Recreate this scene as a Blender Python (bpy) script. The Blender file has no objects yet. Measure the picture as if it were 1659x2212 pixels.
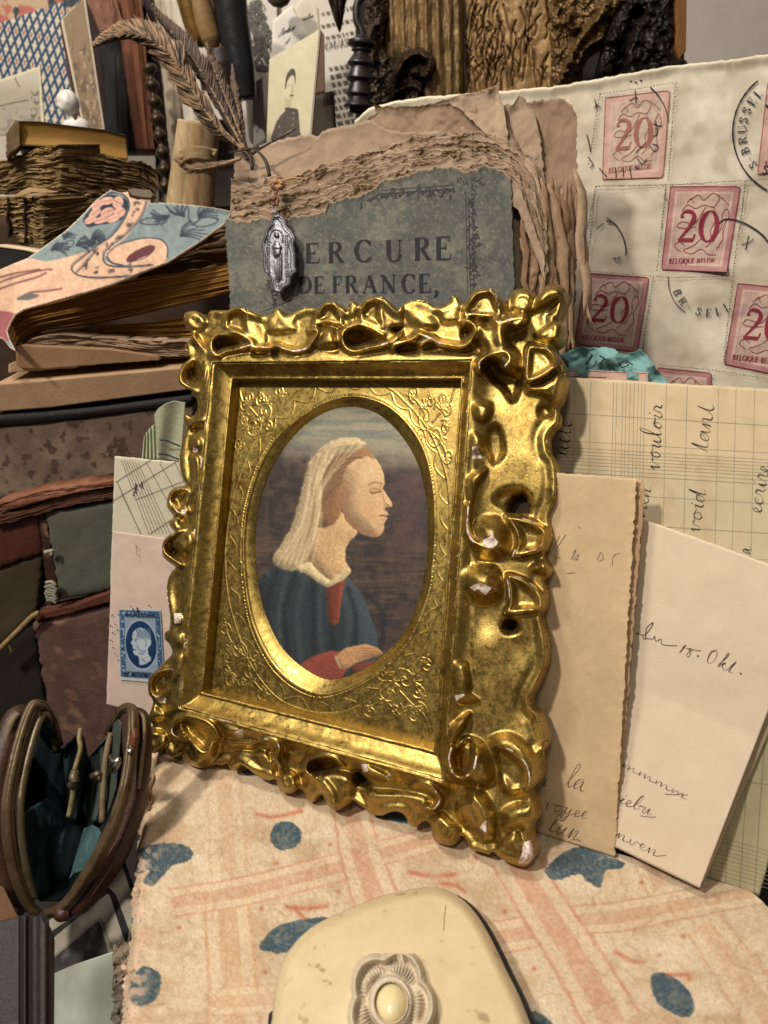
import bpy, math, random
import numpy as np
from mathutils import Vector, Matrix

# ------------------------------------------------------------------ camera, world, lamps
W2, H2, FOC = 1659.0, 2212.0, 1600.0
PITCH, ROLL = math.radians(22), math.radians(6.85)
SC = bpy.context.scene
COL = SC.collection
_cp, _sp, _cr, _sr = math.cos(PITCH), math.sin(PITCH), math.cos(ROLL), math.sin(ROLL)
_up = np.array([-_sr*_cp, -_cr*_cp, -_sp])
_fw = np.array([0, 0, 1.0]); _yy = _fw-(_fw@_up)*_up; _yy /= np.linalg.norm(_yy)
_xx = np.cross(_yy, _up)
RM = np.array([_xx, _yy, _up])                     # camera axes (right, down, forward) -> world
U = np.array([.8839, .0807, -.4606]); U /= np.linalg.norm(U)
V = np.array([-.0780, .9947, -.0665]); V -= (V@U)*U; V /= np.linalg.norm(V)
NF = -np.cross(U, V)                               # frame normal, towards the viewer
def cray(px, py):
    return np.stack([(np.asarray(px, float)-W2/2)/FOC, (np.asarray(py, float)-H2/2)/FOC, np.ones_like(np.asarray(px, float)+np.asarray(py, float))], -1)
_q = cray(715., 1180.)*.33                          # middle of the frame's sight edge
_n = NF
_d = cray(780., 1745.); _t = ((_q-_n*.010)@_n)/(_d@_n)
CAMZ = -(RM@(_d*_t))[2]                             # the frame's foot stands on z = 0
CAM = np.array([0, 0, CAMZ])
cam = bpy.data.cameras.new('camera'); co = bpy.data.objects.new('camera', cam); COL.objects.link(co)
cam.sensor_fit = 'VERTICAL'; cam.sensor_height = 36; cam.lens = FOC/H2*36
cam.clip_start = .01; cam.clip_end = 20
cam.dof.use_dof = True; cam.dof.focus_distance = .335; cam.dof.aperture_fstop = 15
m = np.eye(4); m[:3, 0] = RM@[1, 0, 0]; m[:3, 1] = RM@[0, -1, 0]; m[:3, 2] = RM@[0, 0, -1]; m[:3, 3] = CAM
co.matrix_world = Matrix(m.tolist())
SC.camera = co
SC.view_settings.view_transform = 'Standard'; SC.view_settings.look = 'None'; SC.view_settings.gamma = 1
SC.view_settings.exposure = -0.45
wd = bpy.data.worlds.new('World'); SC.world = wd; wd.use_nodes = True
wd.node_tree.nodes['Background'].inputs[0].default_value = (1, .91, .83, 1)
wd.node_tree.nodes['Background'].inputs[1].default_value = .17
def lamp(name, loc, tgt, size, power, col):
    l = bpy.data.lights.new(name, 'AREA'); l.shape = 'DISK'; l.size = size; l.energy = power; l.color = col
    o = bpy.data.objects.new(name, l); COL.objects.link(o); o.location = loc
    o.rotation_euler = (Vector(tgt)-Vector(loc)).to_track_quat('-Z', 'Y').to_euler()
lamp('ceiling_lamp', (-.50, -.12, .98), (0, .35, .1), .085, 12.0, (1, .93, .855))
lamp('ceiling_lamp', (-.26, .36, .95), (0, .30, .05), .14, 6.3, (1, .925, .85))
lamp('ceiling_lamp', (-.12, -.42, 1.15), (0, .35, .1), .22, 3.8, (1, .925, .85))

# ------------------------------------------------------------------ numeric helpers
_tab = [np.random.default_rng(40+i).random((64, 64)) for i in range(12)]
def vn(x, y, s=0):
    t = _tab[s % 12]; xi = np.floor(x).astype(int); yi = np.floor(y).astype(int)
    fx = x-xi; fy = y-yi; fx = fx*fx*(3-2*fx); fy = fy*fy*(3-2*fy)
    g = lambda a, b: t[a & 63, b & 63]
    return (g(xi, yi)*(1-fx)+g(xi+1, yi)*fx)*(1-fy)+(g(xi, yi+1)*(1-fx)+g(xi+1, yi+1)*fx)*fy
def fbm(x, y, o=4, s=0):
    x = np.asarray(x, float); y = np.asarray(y, float)
    r = 0; a = .5; w = 0
    for i in range(o):
        r = r+a*vn(x+i*7.3, y+i*3.1, s+i); w += a; a *= .5; x = x*2.03; y = y*2.03
    return r/w
def sm(a, b, x): t = np.clip((x-a)/(b-a), 0, 1); return t*t*(3-2*t)
def lin(c):
    c = np.asarray(c, float)/255.
    return np.where(c <= .04045, c/12.92, ((c+.055)/1.055)**2.4)
def seglen(p): p = np.asarray(p, float); return np.r_[0, np.cumsum(np.hypot(*(p[1:]-p[:-1]).T[:2]))]
def resample(p, n):
    p = np.asarray(p, float); L = seglen(p); t = np.linspace(0, L[-1], n)
    return np.stack([np.interp(t, L, p[:, k]) for k in range(p.shape[1])], 1)
def spline(p, per=8, closed=False):
    p = np.asarray(p, float); n = len(p)
    if n < 3 and not closed: return resample(p, per+1)
    out = []
    rg = range(n) if closed else range(n-1)
    for i in rg:
        if closed: a, b, c, d = p[i-1], p[i], p[(i+1) % n], p[(i+2) % n]
        else: b, c = p[i], p[i+1]; a = p[i-1] if i else 2*b-c; d = p[i+2] if i+2 < n else 2*c-b
        for k in range(per):
            t = k/per
            out.append(.5*((2*b)+(-a+c)*t+(2*a-5*b+4*c-d)*t*t+(-a+3*b-3*c+d)*t**3))
    if not closed: out.append(p[-1])
    return np.array(out)
def sdist(X, Y, pl, closed=False):
    pl = np.asarray(pl, float); d = np.full(X.shape, 1e9); n = len(pl)
    for i in range(n if closed else n-1):
        x0, y0 = pl[i][:2]; x1, y1 = pl[(i+1) % n][:2]; dx, dy = x1-x0, y1-y0
        t = np.clip(((X-x0)*dx+(Y-y0)*dy)/(dx*dx+dy*dy+1e-9), 0, 1)
        d = np.minimum(d, (X-x0-t*dx)**2+(Y-y0-t*dy)**2)
    return np.sqrt(d)
def inpoly(X, Y, pl):
    r = np.zeros(X.shape, bool); n = len(pl)
    for i in range(n):
        x0, y0 = pl[i-1][:2]; x1, y1 = pl[i][:2]
        if y0 == y1: continue
        r ^= ((y0 > Y) != (y1 > Y)) & (X < (x1-x0)*(Y-y0)/(y1-y0)+x0)
    return r
def sdf(X, Y, pl): return sdist(X, Y, pl, True)*np.where(inpoly(X, Y, pl), -1, 1)
def mix(c, k, m): m = np.asarray(m)[..., None]; return c*(1-m)+np.asarray(k, float)*m
def flat(shape, k): return np.broadcast_to(np.asarray(k, float), tuple(shape)+(3,)).copy()

# ------------------------------------------------------------------ planes of the place
class Pl:
    def __init__(s, n, o): s.n = np.asarray(n, float)/np.linalg.norm(n); s.o = np.asarray(o, float)
    def at(s, px, py, h=0.):
        d = cray(px, py)@RM.T; h = np.asarray(h, float)
        num = (s.o-CAM)@s.n+h; t = num/(d@s.n)
        return CAM+d*t[..., None]
    def up(s, k): return Pl(s.n, s.o+s.n*k)
def facing(px, py, z, yaw=0., lean=0.):
    """upright plane through the point seen at px,py at depth z; yaw > 0 turns its face to the left, lean tilts it back (degrees)"""
    o = CAM+RM@(cray(px, py)*z); y, l = math.radians(yaw), math.radians(lean)
    return Pl([-math.sin(y)*math.cos(l), -math.cos(y)*math.cos(l), math.sin(l)], o)
def level(z): return Pl([0, 0, 1], [0, 0, z])
def footed(p, q, lean, z=0.):
    """plane standing on height z along the line seen from p to q, leaning back"""
    a, b = level(z).at(*p), level(z).at(*q); d = b-a; d /= np.linalg.norm(d)
    nh = np.array([d[1], -d[0], 0]); l = math.radians(lean)
    return Pl(nh*math.cos(l)+np.array([0, 0, math.sin(l)]), a)
FR = Pl(RM@NF, CAM+RM@_q)                           # plane of the frame's sight edge
TB = level(0.)                                      # top of the patterned book

# ------------------------------------------------------------------ materials
MATS = {}
def mat(name, base=(200, 180, 150), rough=.8, metal=0., var=.12, vs=60., bump=.3, bs=900., attr=False, spec=.3, spots=0., spotc=(90, 70, 50), ss=150., grain=None, crack=0., cs=500., coat=0., alpha=1., trans=0., sss=0., hue=(.8, .7, .55), det=6.):
    if name in MATS: return MATS[name]
    M = bpy.data.materials.new(name); M.use_nodes = True; N = M.node_tree.nodes; Lk = M.node_tree.links
    b = N['Principled BSDF']; tc = N.new('ShaderNodeTexCoord'); src = tc.outputs['Object']
    if grain:
        mp = N.new('ShaderNodeMapping'); mp.inputs['Scale'].default_value = grain; Lk.new(src, mp.inputs[0]); src = mp.outputs[0]
    def noise(sc, d=5., r=.6):
        n = N.new('ShaderNodeTexNoise'); n.inputs['Scale'].default_value = sc; n.inputs['Detail'].default_value = d; n.inputs['Roughness'].default_value = r
        Lk.new(src, n.inputs['Vector']); return n.outputs['Fac']
    def mixc(kind, fac, a, bb):
        n = N.new('ShaderNodeMix'); n.data_type = 'RGBA'; n.blend_type = kind
        for s, v in ((n.inputs[0], fac), (n.inputs[6], a), (n.inputs[7], bb)):
            if hasattr(v, 'links'): Lk.new(v, s)
            elif isinstance(v, (int, float)): s.default_value = v
            else: s.default_value = (*v, 1)
        return n.outputs[2]
    def rng_(v, a, bb, c=0., d=1.):
        n = N.new('ShaderNodeMapRange'); Lk.new(v, n.inputs[0])
        for i, k in enumerate((a, bb, c, d)): n.inputs[1+i].default_value = k
        return n.outputs[0]
    if attr:
        at = N.new('ShaderNodeAttribute'); at.attribute_name = 'Col'; c = at.outputs['Color']
    else:
        rgb = N.new('ShaderNodeRGB'); rgb.outputs[0].default_value = (*lin(base), 1); c = rgb.outputs[0]
    if var > 0:
        c = mixc('MULTIPLY', rng_(noise(vs, 8., .65), .38, .66, 0, 1), c, tuple(1-var*(1.9-h) for h in hue))
        c = mixc('MULTIPLY', rng_(noise(vs*9, 4., .7), .35, .65, 0, 1), c, (1-var*.6,)*3)
    if spots > 0:
        c = mixc('MIX', rng_(noise(ss, 3., .5), .66-.12*spots, .72, 0, .75), c, tuple(lin(spotc)))
    Lk.new(c, b.inputs['Base Color'])
    b.inputs['Metallic'].default_value = metal
    b.inputs['Specular IOR Level'].default_value = spec
    Lk.new(rng_(noise(vs*3), .3, .7, max(0, rough-.1), min(1, rough+.1)), b.inputs['Roughness'])
    if coat: b.inputs['Coat Weight'].default_value = coat; b.inputs['Coat Roughness'].default_value = .15
    if trans: b.inputs['Transmission Weight'].default_value = trans
    if sss:
        b.inputs['Subsurface Weight'].default_value = sss; b.inputs['Subsurface Radius'].default_value = (.004, .003, .002)
    if bump > 0:
        h = noise(bs, det, .65)
        if crack > 0:
            vo = N.new('ShaderNodeTexVoronoi'); vo.feature = 'DISTANCE_TO_EDGE'; vo.inputs['Scale'].default_value = cs; Lk.new(src, vo.inputs['Vector'])
            q = rng_(vo.outputs['Distance'], 0, .12, 0, crack); ad = N.new('ShaderNodeMath'); Lk.new(h, ad.inputs[0]); Lk.new(q, ad.inputs[1]); h = ad.outputs[0]
        bp = N.new('ShaderNodeBump'); bp.inputs['Strength'].default_value = bump; bp.inputs['Distance'].default_value = .0006
        Lk.new(h, bp.inputs['Height']); Lk.new(bp.outputs[0], b.inputs['Normal'])
    M['nodes_ok'] = 1
    MATS[name] = M; return M

# ------------------------------------------------------------------ things and their meshes
class Thing:
    def __init__(s, name, label, cat=None, group=None, kind=None):
        s.name, s.label, s.cat, s.group, s.kind = name, label, cat, group, kind; s.parts = []; s.i = 0
    def add(s, name, verts, faces, material, col=None, parent=None, smooth=False, label=None, kind=None):
        s.parts.append(dict(name=name, v=np.asarray(verts, float).reshape(-1, 3), f=faces, m=material, c=col, p=parent, s=smooth, l=label, k=kind)); return len(s.parts)-1
    def done(s):
        allv = np.concatenate([p['v'] for p in s.parts]); lo, hi = allv.min(0), allv.max(0)
        org = np.array([(lo[0]+hi[0])/2, (lo[1]+hi[1])/2, lo[2]])
        single = len(s.parts) == 1; root = None
        if not single:
            root = bpy.data.objects.new(s.name, None); root.empty_display_size = .02; COL.objects.link(root); root.location = org
        obs = []
        for p in s.parts:
            me = bpy.data.meshes.new(p['name']); v = p['v']-org; f = p['f']
            if isinstance(f, np.ndarray):
                k = f.shape[1]; n = len(f)
                me.vertices.add(len(v)); me.vertices.foreach_set('co', v.astype(np.float32).ravel())
                me.loops.add(n*k); me.loops.foreach_set('vertex_index', f.astype(np.int32).ravel())
                me.polygons.add(n); me.polygons.foreach_set('loop_start', np.arange(0, n*k, k, dtype=np.int32)); me.polygons.foreach_set('loop_total', np.full(n, k, np.int32))
                me.update(calc_edges=True)
            else: me.from_pydata(v.tolist(), [], [list(map(int, q)) for q in f])
            me.validate(); me.materials.append(p['m'])
            if p['c'] is not None:
                a = me.color_attributes.new('Col', 'FLOAT_COLOR', 'POINT'); c = np.ones((len(v), 4), np.float32); c[:, :3] = lin(np.clip(p['c'].reshape(-1, 3), 0, 255))
                a.data.foreach_set('color', c.ravel())
            if p['s']: me.polygons.foreach_set('use_smooth', np.ones(len(me.polygons), bool))
            o = bpy.data.objects.new(s.name if single else p['name'], me); COL.objects.link(o); obs.append(o)
            if p['l']: o['label'] = p['l']
            if p['k']: o['kind'] = p['k']
        for p, o in zip(s.parts, obs):
            if single: o.location = org; root = o
            else: o.parent = root if p['p'] is None else obs[p['p']]
        if s.label: root['label'] = s.label
        if s.cat: root['category'] = s.cat
        if s.group: root['group'] = s.group
        if s.kind: root['kind'] = s.kind
        return root

def gridfaces(ny, nx, base=0):
    i = np.arange(ny-1)[:, None]*nx+np.arange(nx-1)[None]
    return np.stack([i, i+nx, i+nx+1, i+1], -1).reshape(-1, 4)+base
def closed_slab(F, B):
    """front and back vertex grids -> one closed body"""
    ny, nx = F.shape[:2]; n = ny*nx
    f = [gridfaces(ny, nx), gridfaces(ny, nx, n)[:, ::-1]]
    idx = np.arange(n).reshape(ny, nx)
    loop = np.r_[idx[0, :], idx[1:, -1], idx[-1, -2::-1], idx[-2:0:-1, 0]]; nxt = np.roll(loop, -1)
    f.append(np.stack([loop, nxt, nxt+n, loop+n], -1))
    return np.concatenate([F.reshape(-1, 3), B.reshape(-1, 3)]), np.concatenate(f)

def sheet(T, name, pl, top, bot, material, nx=60, ny=60, thick=.0003, off=0., disp=None, col=None, ragged=(0, 0, 0, 0), rs=12., parent=None, seed=0, label=None, smooth=True, kind=None):
    """paper or board: between two edge lines given left to right; ragged = roughness of top, bottom, left, right edge"""
    a, b = resample(top, nx), resample(bot, nx); t = np.linspace(0, 1, ny)[:, None, None]
    P = a[None]*(1-t)+b[None]*t; X, Y = P[..., 0], P[..., 1]; S = np.linspace(0, 1, nx)[None]+0*X; Tt = t[..., 0]+0*X
    rt, rb, rl, rr = ragged; j = seed*17.7
    if rt: Y = Y+(fbm(a[:, 0]/rs+j, a[:, 1]/rs, 4, seed)-.5)[None]*rt*2*(1-Tt)**3
    if rb: Y = Y+(fbm(a[:, 0]/rs+j+9, a[:, 1]/rs, 4, seed+1)-.5)[None]*rb*2*Tt**3
    if rl: X = X+(fbm(P[:, 0, 1]/rs+j+19, P[:, 0, 0]/rs, 4, seed+2)-.5)[:, None]*rl*2*(1-S)**6
    if rr: X = X+(fbm(P[:, -1, 1]/rs+j+29, P[:, -1, 0]/rs, 4, seed+3)-.5)[:, None]*rr*2*S**6
    h = off+(0 if disp is None else disp(S, Tt, X, Y))+0*X
    F = pl.at(X, Y, h); B = F-pl.n*thick
    v, f = closed_slab(F, B); c = None
    if col is not None:
        c = col(X, Y, S, Tt); c = np.concatenate([c.reshape(-1, 3)]*2)
    return T.add(name, v, f, material, c, parent, smooth, label, kind)

def prism(T, name, pl, outline, depth, material, off=0., parent=None, bevel=0., label=None, smooth=False):
    """board cut to an outline (px) lying in a plane, depth goes behind it"""
    o = np.asarray(outline, float); n = len(o)
    F = pl.at(o[:, 0], o[:, 1], off)
    if bevel:
        c = F.mean(0); d = c-F; d /= np.linalg.norm(d, axis=1)[:, None]
        rings = [F+d*bevel, F-pl.n*bevel, F-pl.n*(depth-bevel), F+d*bevel-pl.n*depth]
    else: rings = [F, F-pl.n*depth]
    v = np.concatenate(rings); k = len(rings)
    f = [list(range(n)), list(range((k-1)*n, k*n))[::-1]]
    for r in range(k-1):
        for i in range(n): j = (i+1) % n; f.append([r*n+i, (r+1)*n+i, (r+1)*n+j, r*n+j])
    return T.add(name, v, f, material, None, parent, smooth, label)

def box(T, name, c, ax, size, material, parent=None, bevel=.0, label=None):
    """box by centre, 3 unit axes, full sizes, with chamfered edges"""
    c = np.asarray(c, float); ax = [np.asarray(a, float)/np.linalg.norm(a) for a in ax]; hs = np.asarray(size, float)/2; b = min(bevel, hs.min()*.9)
    v = []; f = []
    import itertools
    idx = {}
    for s in itertools.product((-1, 1), repeat=3):
        for k in range(3):
            q = [s[i]*(hs[i] if i == k else hs[i]-b) for i in range(3)]
            idx[s, k] = len(v); v.append(c+sum(ax[i]*q[i] for i in range(3)))
    for k in range(3):
        i, j = (k+1) % 3, (k+2) % 3
        for s in (-1, 1):
            q = []
            for a, bb in ((-1, -1), (1, -1), (1, 1), (-1, 1)):
                t = [0, 0, 0]; t[k] = s; t[i] = a; t[j] = bb; q.append(idx[tuple(t), k])
            f.append(q if s > 0 else q[::-1])
        for a, bb in itertools.product((-1, 1), repeat=2):
            t0 = [0, 0, 0]; t0[i] = a; t0[j] = bb; t1 = list(t0); t0[k] = -1; t1[k] = 1
            f.append([idx[tuple(t0), i], idx[tuple(t1), i], idx[tuple(t1), j], idx[tuple(t0), j]])
    for s in itertools.product((-1, 1), repeat=3): f.append([idx[s, 0], idx[s, 1], idx[s, 2]])
    return T.add(name, v, f, material, None, parent, False, label)

def tube(T, name, pts, r, material, sides=8, parent=None, label=None, flatn=None, flat_k=1.):
    p = np.asarray(pts, float); n = len(p); r = np.broadcast_to(np.asarray(r, float), (n,))
    t = np.gradient(p, axis=0); t /= np.linalg.norm(t, axis=1)[:, None]+1e-12
    a = np.cross(t, [0.12, .2, .97]) if flatn is None else np.cross(t, flatn); a /= np.linalg.norm(a, axis=1)[:, None]+1e-12
    b = np.cross(t, a); g = np.linspace(0, 2*np.pi, sides, endpoint=False)
    v = p[:, None]+(a[:, None]*np.cos(g)[None, :, None]+b[:, None]*np.sin(g)[None, :, None]*flat_k)*r[:, None, None]
    i = np.arange(n-1)[:, None]*sides; j = np.arange(sides)[None]; k = (j+1) % sides
    f = np.stack([i+j, i+k, i+sides+k, i+sides+j], -1).reshape(-1, 4).tolist()
    f += [list(range(sides))[::-1], list(range((n-1)*sides, n*sides))]
    return T.add(name, v.reshape(-1, 3), f, material, None, parent, True, label)

def ribbons(T, name, pl, strokes, material, off=.0001, parent=None, label=None, w=3., seed=1, hf=None):
    """flat ink strokes: list of (points px, width px or widths) lying on a plane"""
    r = np.random.default_rng(seed); V_, F_ = [], []; base = 0
    for k, st in enumerate(strokes):
        p, ww = st if isinstance(st, tuple) else (st, w)
        p = np.asarray(p, float); n = len(p)
        if n < 2: continue
        t = np.gradient(p, axis=0); nn = np.stack([-t[:, 1], t[:, 0]], 1); nn /= np.hypot(*nn.T)[:, None]+1e-9
        wd_ = np.broadcast_to(np.asarray(ww, float), (n,))[:, None]/2
        q = np.stack([p+nn*wd_, p-nn*wd_], 1).reshape(-1, 2)
        V_.append(pl.at(q[:, 0], q[:, 1], off+.00001*(k % 4)+(0 if hf is None else hf(q[:, 0], q[:, 1])))); i = np.arange(n-1)*2+base
        F_.append(np.stack([i, i+1, i+3, i+2], -1)); base += 2*n
    if not V_: return None
    return T.add(name, np.concatenate(V_), np.concatenate(F_), material, None, parent, False, label, None)

def relief(T, name, pl, x0, x1, y0, y1, step, hfun, mask, material, depth=.004, col=None, parent=None, label=None, back=None):
    """carved relief: surface height over a plane inside a mask, closed with side walls down to the back"""
    nx, ny = int((x1-x0)/step)+1, int((y1-y0)/step)+1
    X, Y = np.meshgrid(np.linspace(x0, x1, nx), np.linspace(y0, y1, ny))
    h = hfun(X, Y); M = mask(X, Y) if callable(mask) else mask
    P = pl.at(X, Y, h); cell = M[:-1, :-1] & M[1:, :-1] & M[:-1, 1:] & M[1:, 1:]
    idx = np.arange(nx*ny).reshape(ny, nx)
    a, b, c, d = idx[:-1, :-1][cell], idx[1:, :-1][cell], idx[1:, 1:][cell], idx[:-1, 1:][cell]
    f = np.stack([a, b, c, d], -1)
    e = np.concatenate([np.stack([f[:, k], f[:, (k+1) % 4]], 1) for k in range(4)])
    key = e[:, 0].astype(np.int64)*(nx*ny)+e[:, 1]; rev = e[:, 1].astype(np.int64)*(nx*ny)+e[:, 0]
    be = e[~np.isin(key, rev)]
    hh = (-depth if back is None else back); Q = P-pl.n*(h-hh)[..., None]
    used = np.unique(f); bu = np.unique(be); m1 = np.full(nx*ny, -1); m1[used] = np.arange(len(used)); m2 = np.full(nx*ny, -1); m2[bu] = len(used)+np.arange(len(bu))
    v = np.concatenate([P.reshape(-1, 3)[used], Q.reshape(-1, 3)[bu]])
    f = np.concatenate([m1[f], np.stack([m1[be[:, 1]], m1[be[:, 0]], m2[be[:, 0]], m2[be[:, 1]]], -1)])
    cc = None
    if col is not None:
        cc = col(X, Y, h).reshape(-1, 3); cc = np.concatenate([cc[used], cc[bu]])
    return T.add(name, v, f, material, cc, parent, True, label)
# ------------------------------------------------------------------ the gilt frame
def gold_mat(name='gilding', crackle=1., dark=.62, tone=(.48, .345, .10), rough=.41):
    M = bpy.data.materials.new(name); M.use_nodes = True; N = M.node_tree.nodes; Lk = M.node_tree.links; b = N['Principled BSDF']
    tc = N.new('ShaderNodeTexCoord'); src = tc.outputs['Object']
    def noise(sc, d=5., r=.6):
        n = N.new('ShaderNodeTexNoise'); n.inputs['Scale'].default_value = sc; n.inputs['Detail'].default_value = d; n.inputs['Roughness'].default_value = r; Lk.new(src, n.inputs['Vector']); return n.outputs['Fac']
    def rg(v, a, bb, c=0., d=1.):
        n = N.new('ShaderNodeMapRange'); Lk.new(v, n.inputs[0])
        for i, k in enumerate((a, bb, c, d)): n.inputs[1+i].default_value = k
        return n.outputs[0]
    def mx(f, a, bb, kind='MIX'):
        n = N.new('ShaderNodeMix'); n.data_type = 'RGBA'; n.blend_type = kind
        for s, v in ((n.inputs[0], f), (n.inputs[6], a), (n.inputs[7], bb)):
            if hasattr(v, 'links'): Lk.new(v, s)
            elif isinstance(v, (int, float)): s.default_value = v
            else: s.default_value = (*v, 1)
        return n.outputs[2]
    def mt(op, a, bb):
        n = N.new('ShaderNodeMath'); n.operation = op
        for s, v in zip(n.inputs, (a, bb)):
            if hasattr(v, 'links'): Lk.new(v, s)
            else: s.default_value = v
        return n.outputs[0]
    c = mx(rg(noise(70, 9, .75), .43, .68), tone, tuple(t*k for t, k in zip(tone, (dark, dark*.9, dark*.7))))
    c = mx(rg(noise(900, 6, .75), .5, .72), c, (.22, .12, .03))
    vo = N.new('ShaderNodeTexVoronoi'); vo.feature = 'DISTANCE_TO_EDGE'; vo.inputs['Scale'].default_value = 780; vo.inputs['Randomness'].default_value = 1
    wv = N.new('ShaderNodeVectorMath'); wv.operation = 'ADD'; nz = N.new('ShaderNodeTexNoise'); nz.inputs['Scale'].default_value = 300; Lk.new(src, nz.inputs['Vector'])
    sc = N.new('ShaderNodeVectorMath'); sc.operation = 'SCALE'; sc.inputs['Scale'].default_value = .003; Lk.new(nz.outputs['Color'], sc.inputs[0]); Lk.new(src, wv.inputs[0]); Lk.new(sc.outputs[0], wv.inputs[1]); Lk.new(wv.outputs[0], vo.inputs['Vector'])
    cr = rg(vo.outputs['Distance'], 0, .1)
    crm = mt('MULTIPLY', mt('SUBTRACT', 1., cr), rg(noise(130, 3), .34, .52))
    c = mx(mt('MULTIPLY', crm, .7*crackle), c, (.20, .11, .03))
    at = N.new('ShaderNodeAttribute'); at.attribute_name = 'Col'; se = N.new('ShaderNodeSeparateColor'); Lk.new(at.outputs['Color'], se.inputs[0])
    wear = rg(mt('ADD', se.outputs[0], mt('MULTIPLY', mt('SUBTRACT', noise(1300, 6, .7), .5), .8)), .45, .55)
    ges = mx(rg(noise(700, 4), .45, .6), (.78, .70, .62), (.42, .24, .15))
    Lk.new(mx(wear, c, ges), b.inputs['Base Color']); Lk.new(mt('MULTIPLY', mt('SUBTRACT', 1., wear), .96), b.inputs['Metallic'])
    Lk.new(mx(wear, rg(noise(340, 9, .8), .38, .62, rough-.17, rough+.17), (.8, .8, .8)), b.inputs['Roughness'])
    h = mt('ADD', mt('ADD', mt('MULTIPLY', noise(420, 6, .5), .07), mt('MULTIPLY', noise(1500, 4, .6), .10)), mt('MULTIPLY', cr, .07*crackle)); h = mt('SUBTRACT', h, mt('MULTIPLY', wear, .5))
    bp = N.new('ShaderNodeBump'); bp.inputs['Strength'].default_value = .4; bp.inputs['Distance'].default_value = .0006; Lk.new(h, bp.inputs['Height']); Lk.new(bp.outputs[0], b.inputs['Normal'])
    MATS[name] = M; return M
GOLD = gold_mat()
MAPS = dict(A=(307.2, 630.9, .19842), B=(603.5, 619.9, .19842), C=(905.2, 592.5, .23148), D=(307.2, 877.8, .17361), E=(296.2, 1234.4, .22319),
            F=(548.6, 1508.7, .26455), G=(932.6, 960.1, .22316), H=(877.8, 1426.4, .23148))
def Z(k, *p):
    ox, oy, s = MAPS[k]; return [(ox+s*a, oy+s*b) for a, b in p]
M0 = [(502, 820), (995, 819), (937, 1620), (437, 1495)]     # sight lip, height 0
M1 = [(458, 782), (1020, 776), (960, 1690), (386, 1531)]    # outer edge of the moulding, height 6 mm
def ab(p, h):
    q = FR.at(np.array([a for a, _ in p], float), np.array([b for _, b in p], float), h); d = q-FR.o; return np.stack([d@(RM@U), d@(RM@V)], 1)
def fr3(a, b, h): return FR.o+a[..., None]*(RM@U)+b[..., None]*(RM@V)+np.asarray(h)[..., None]*FR.n

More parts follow.
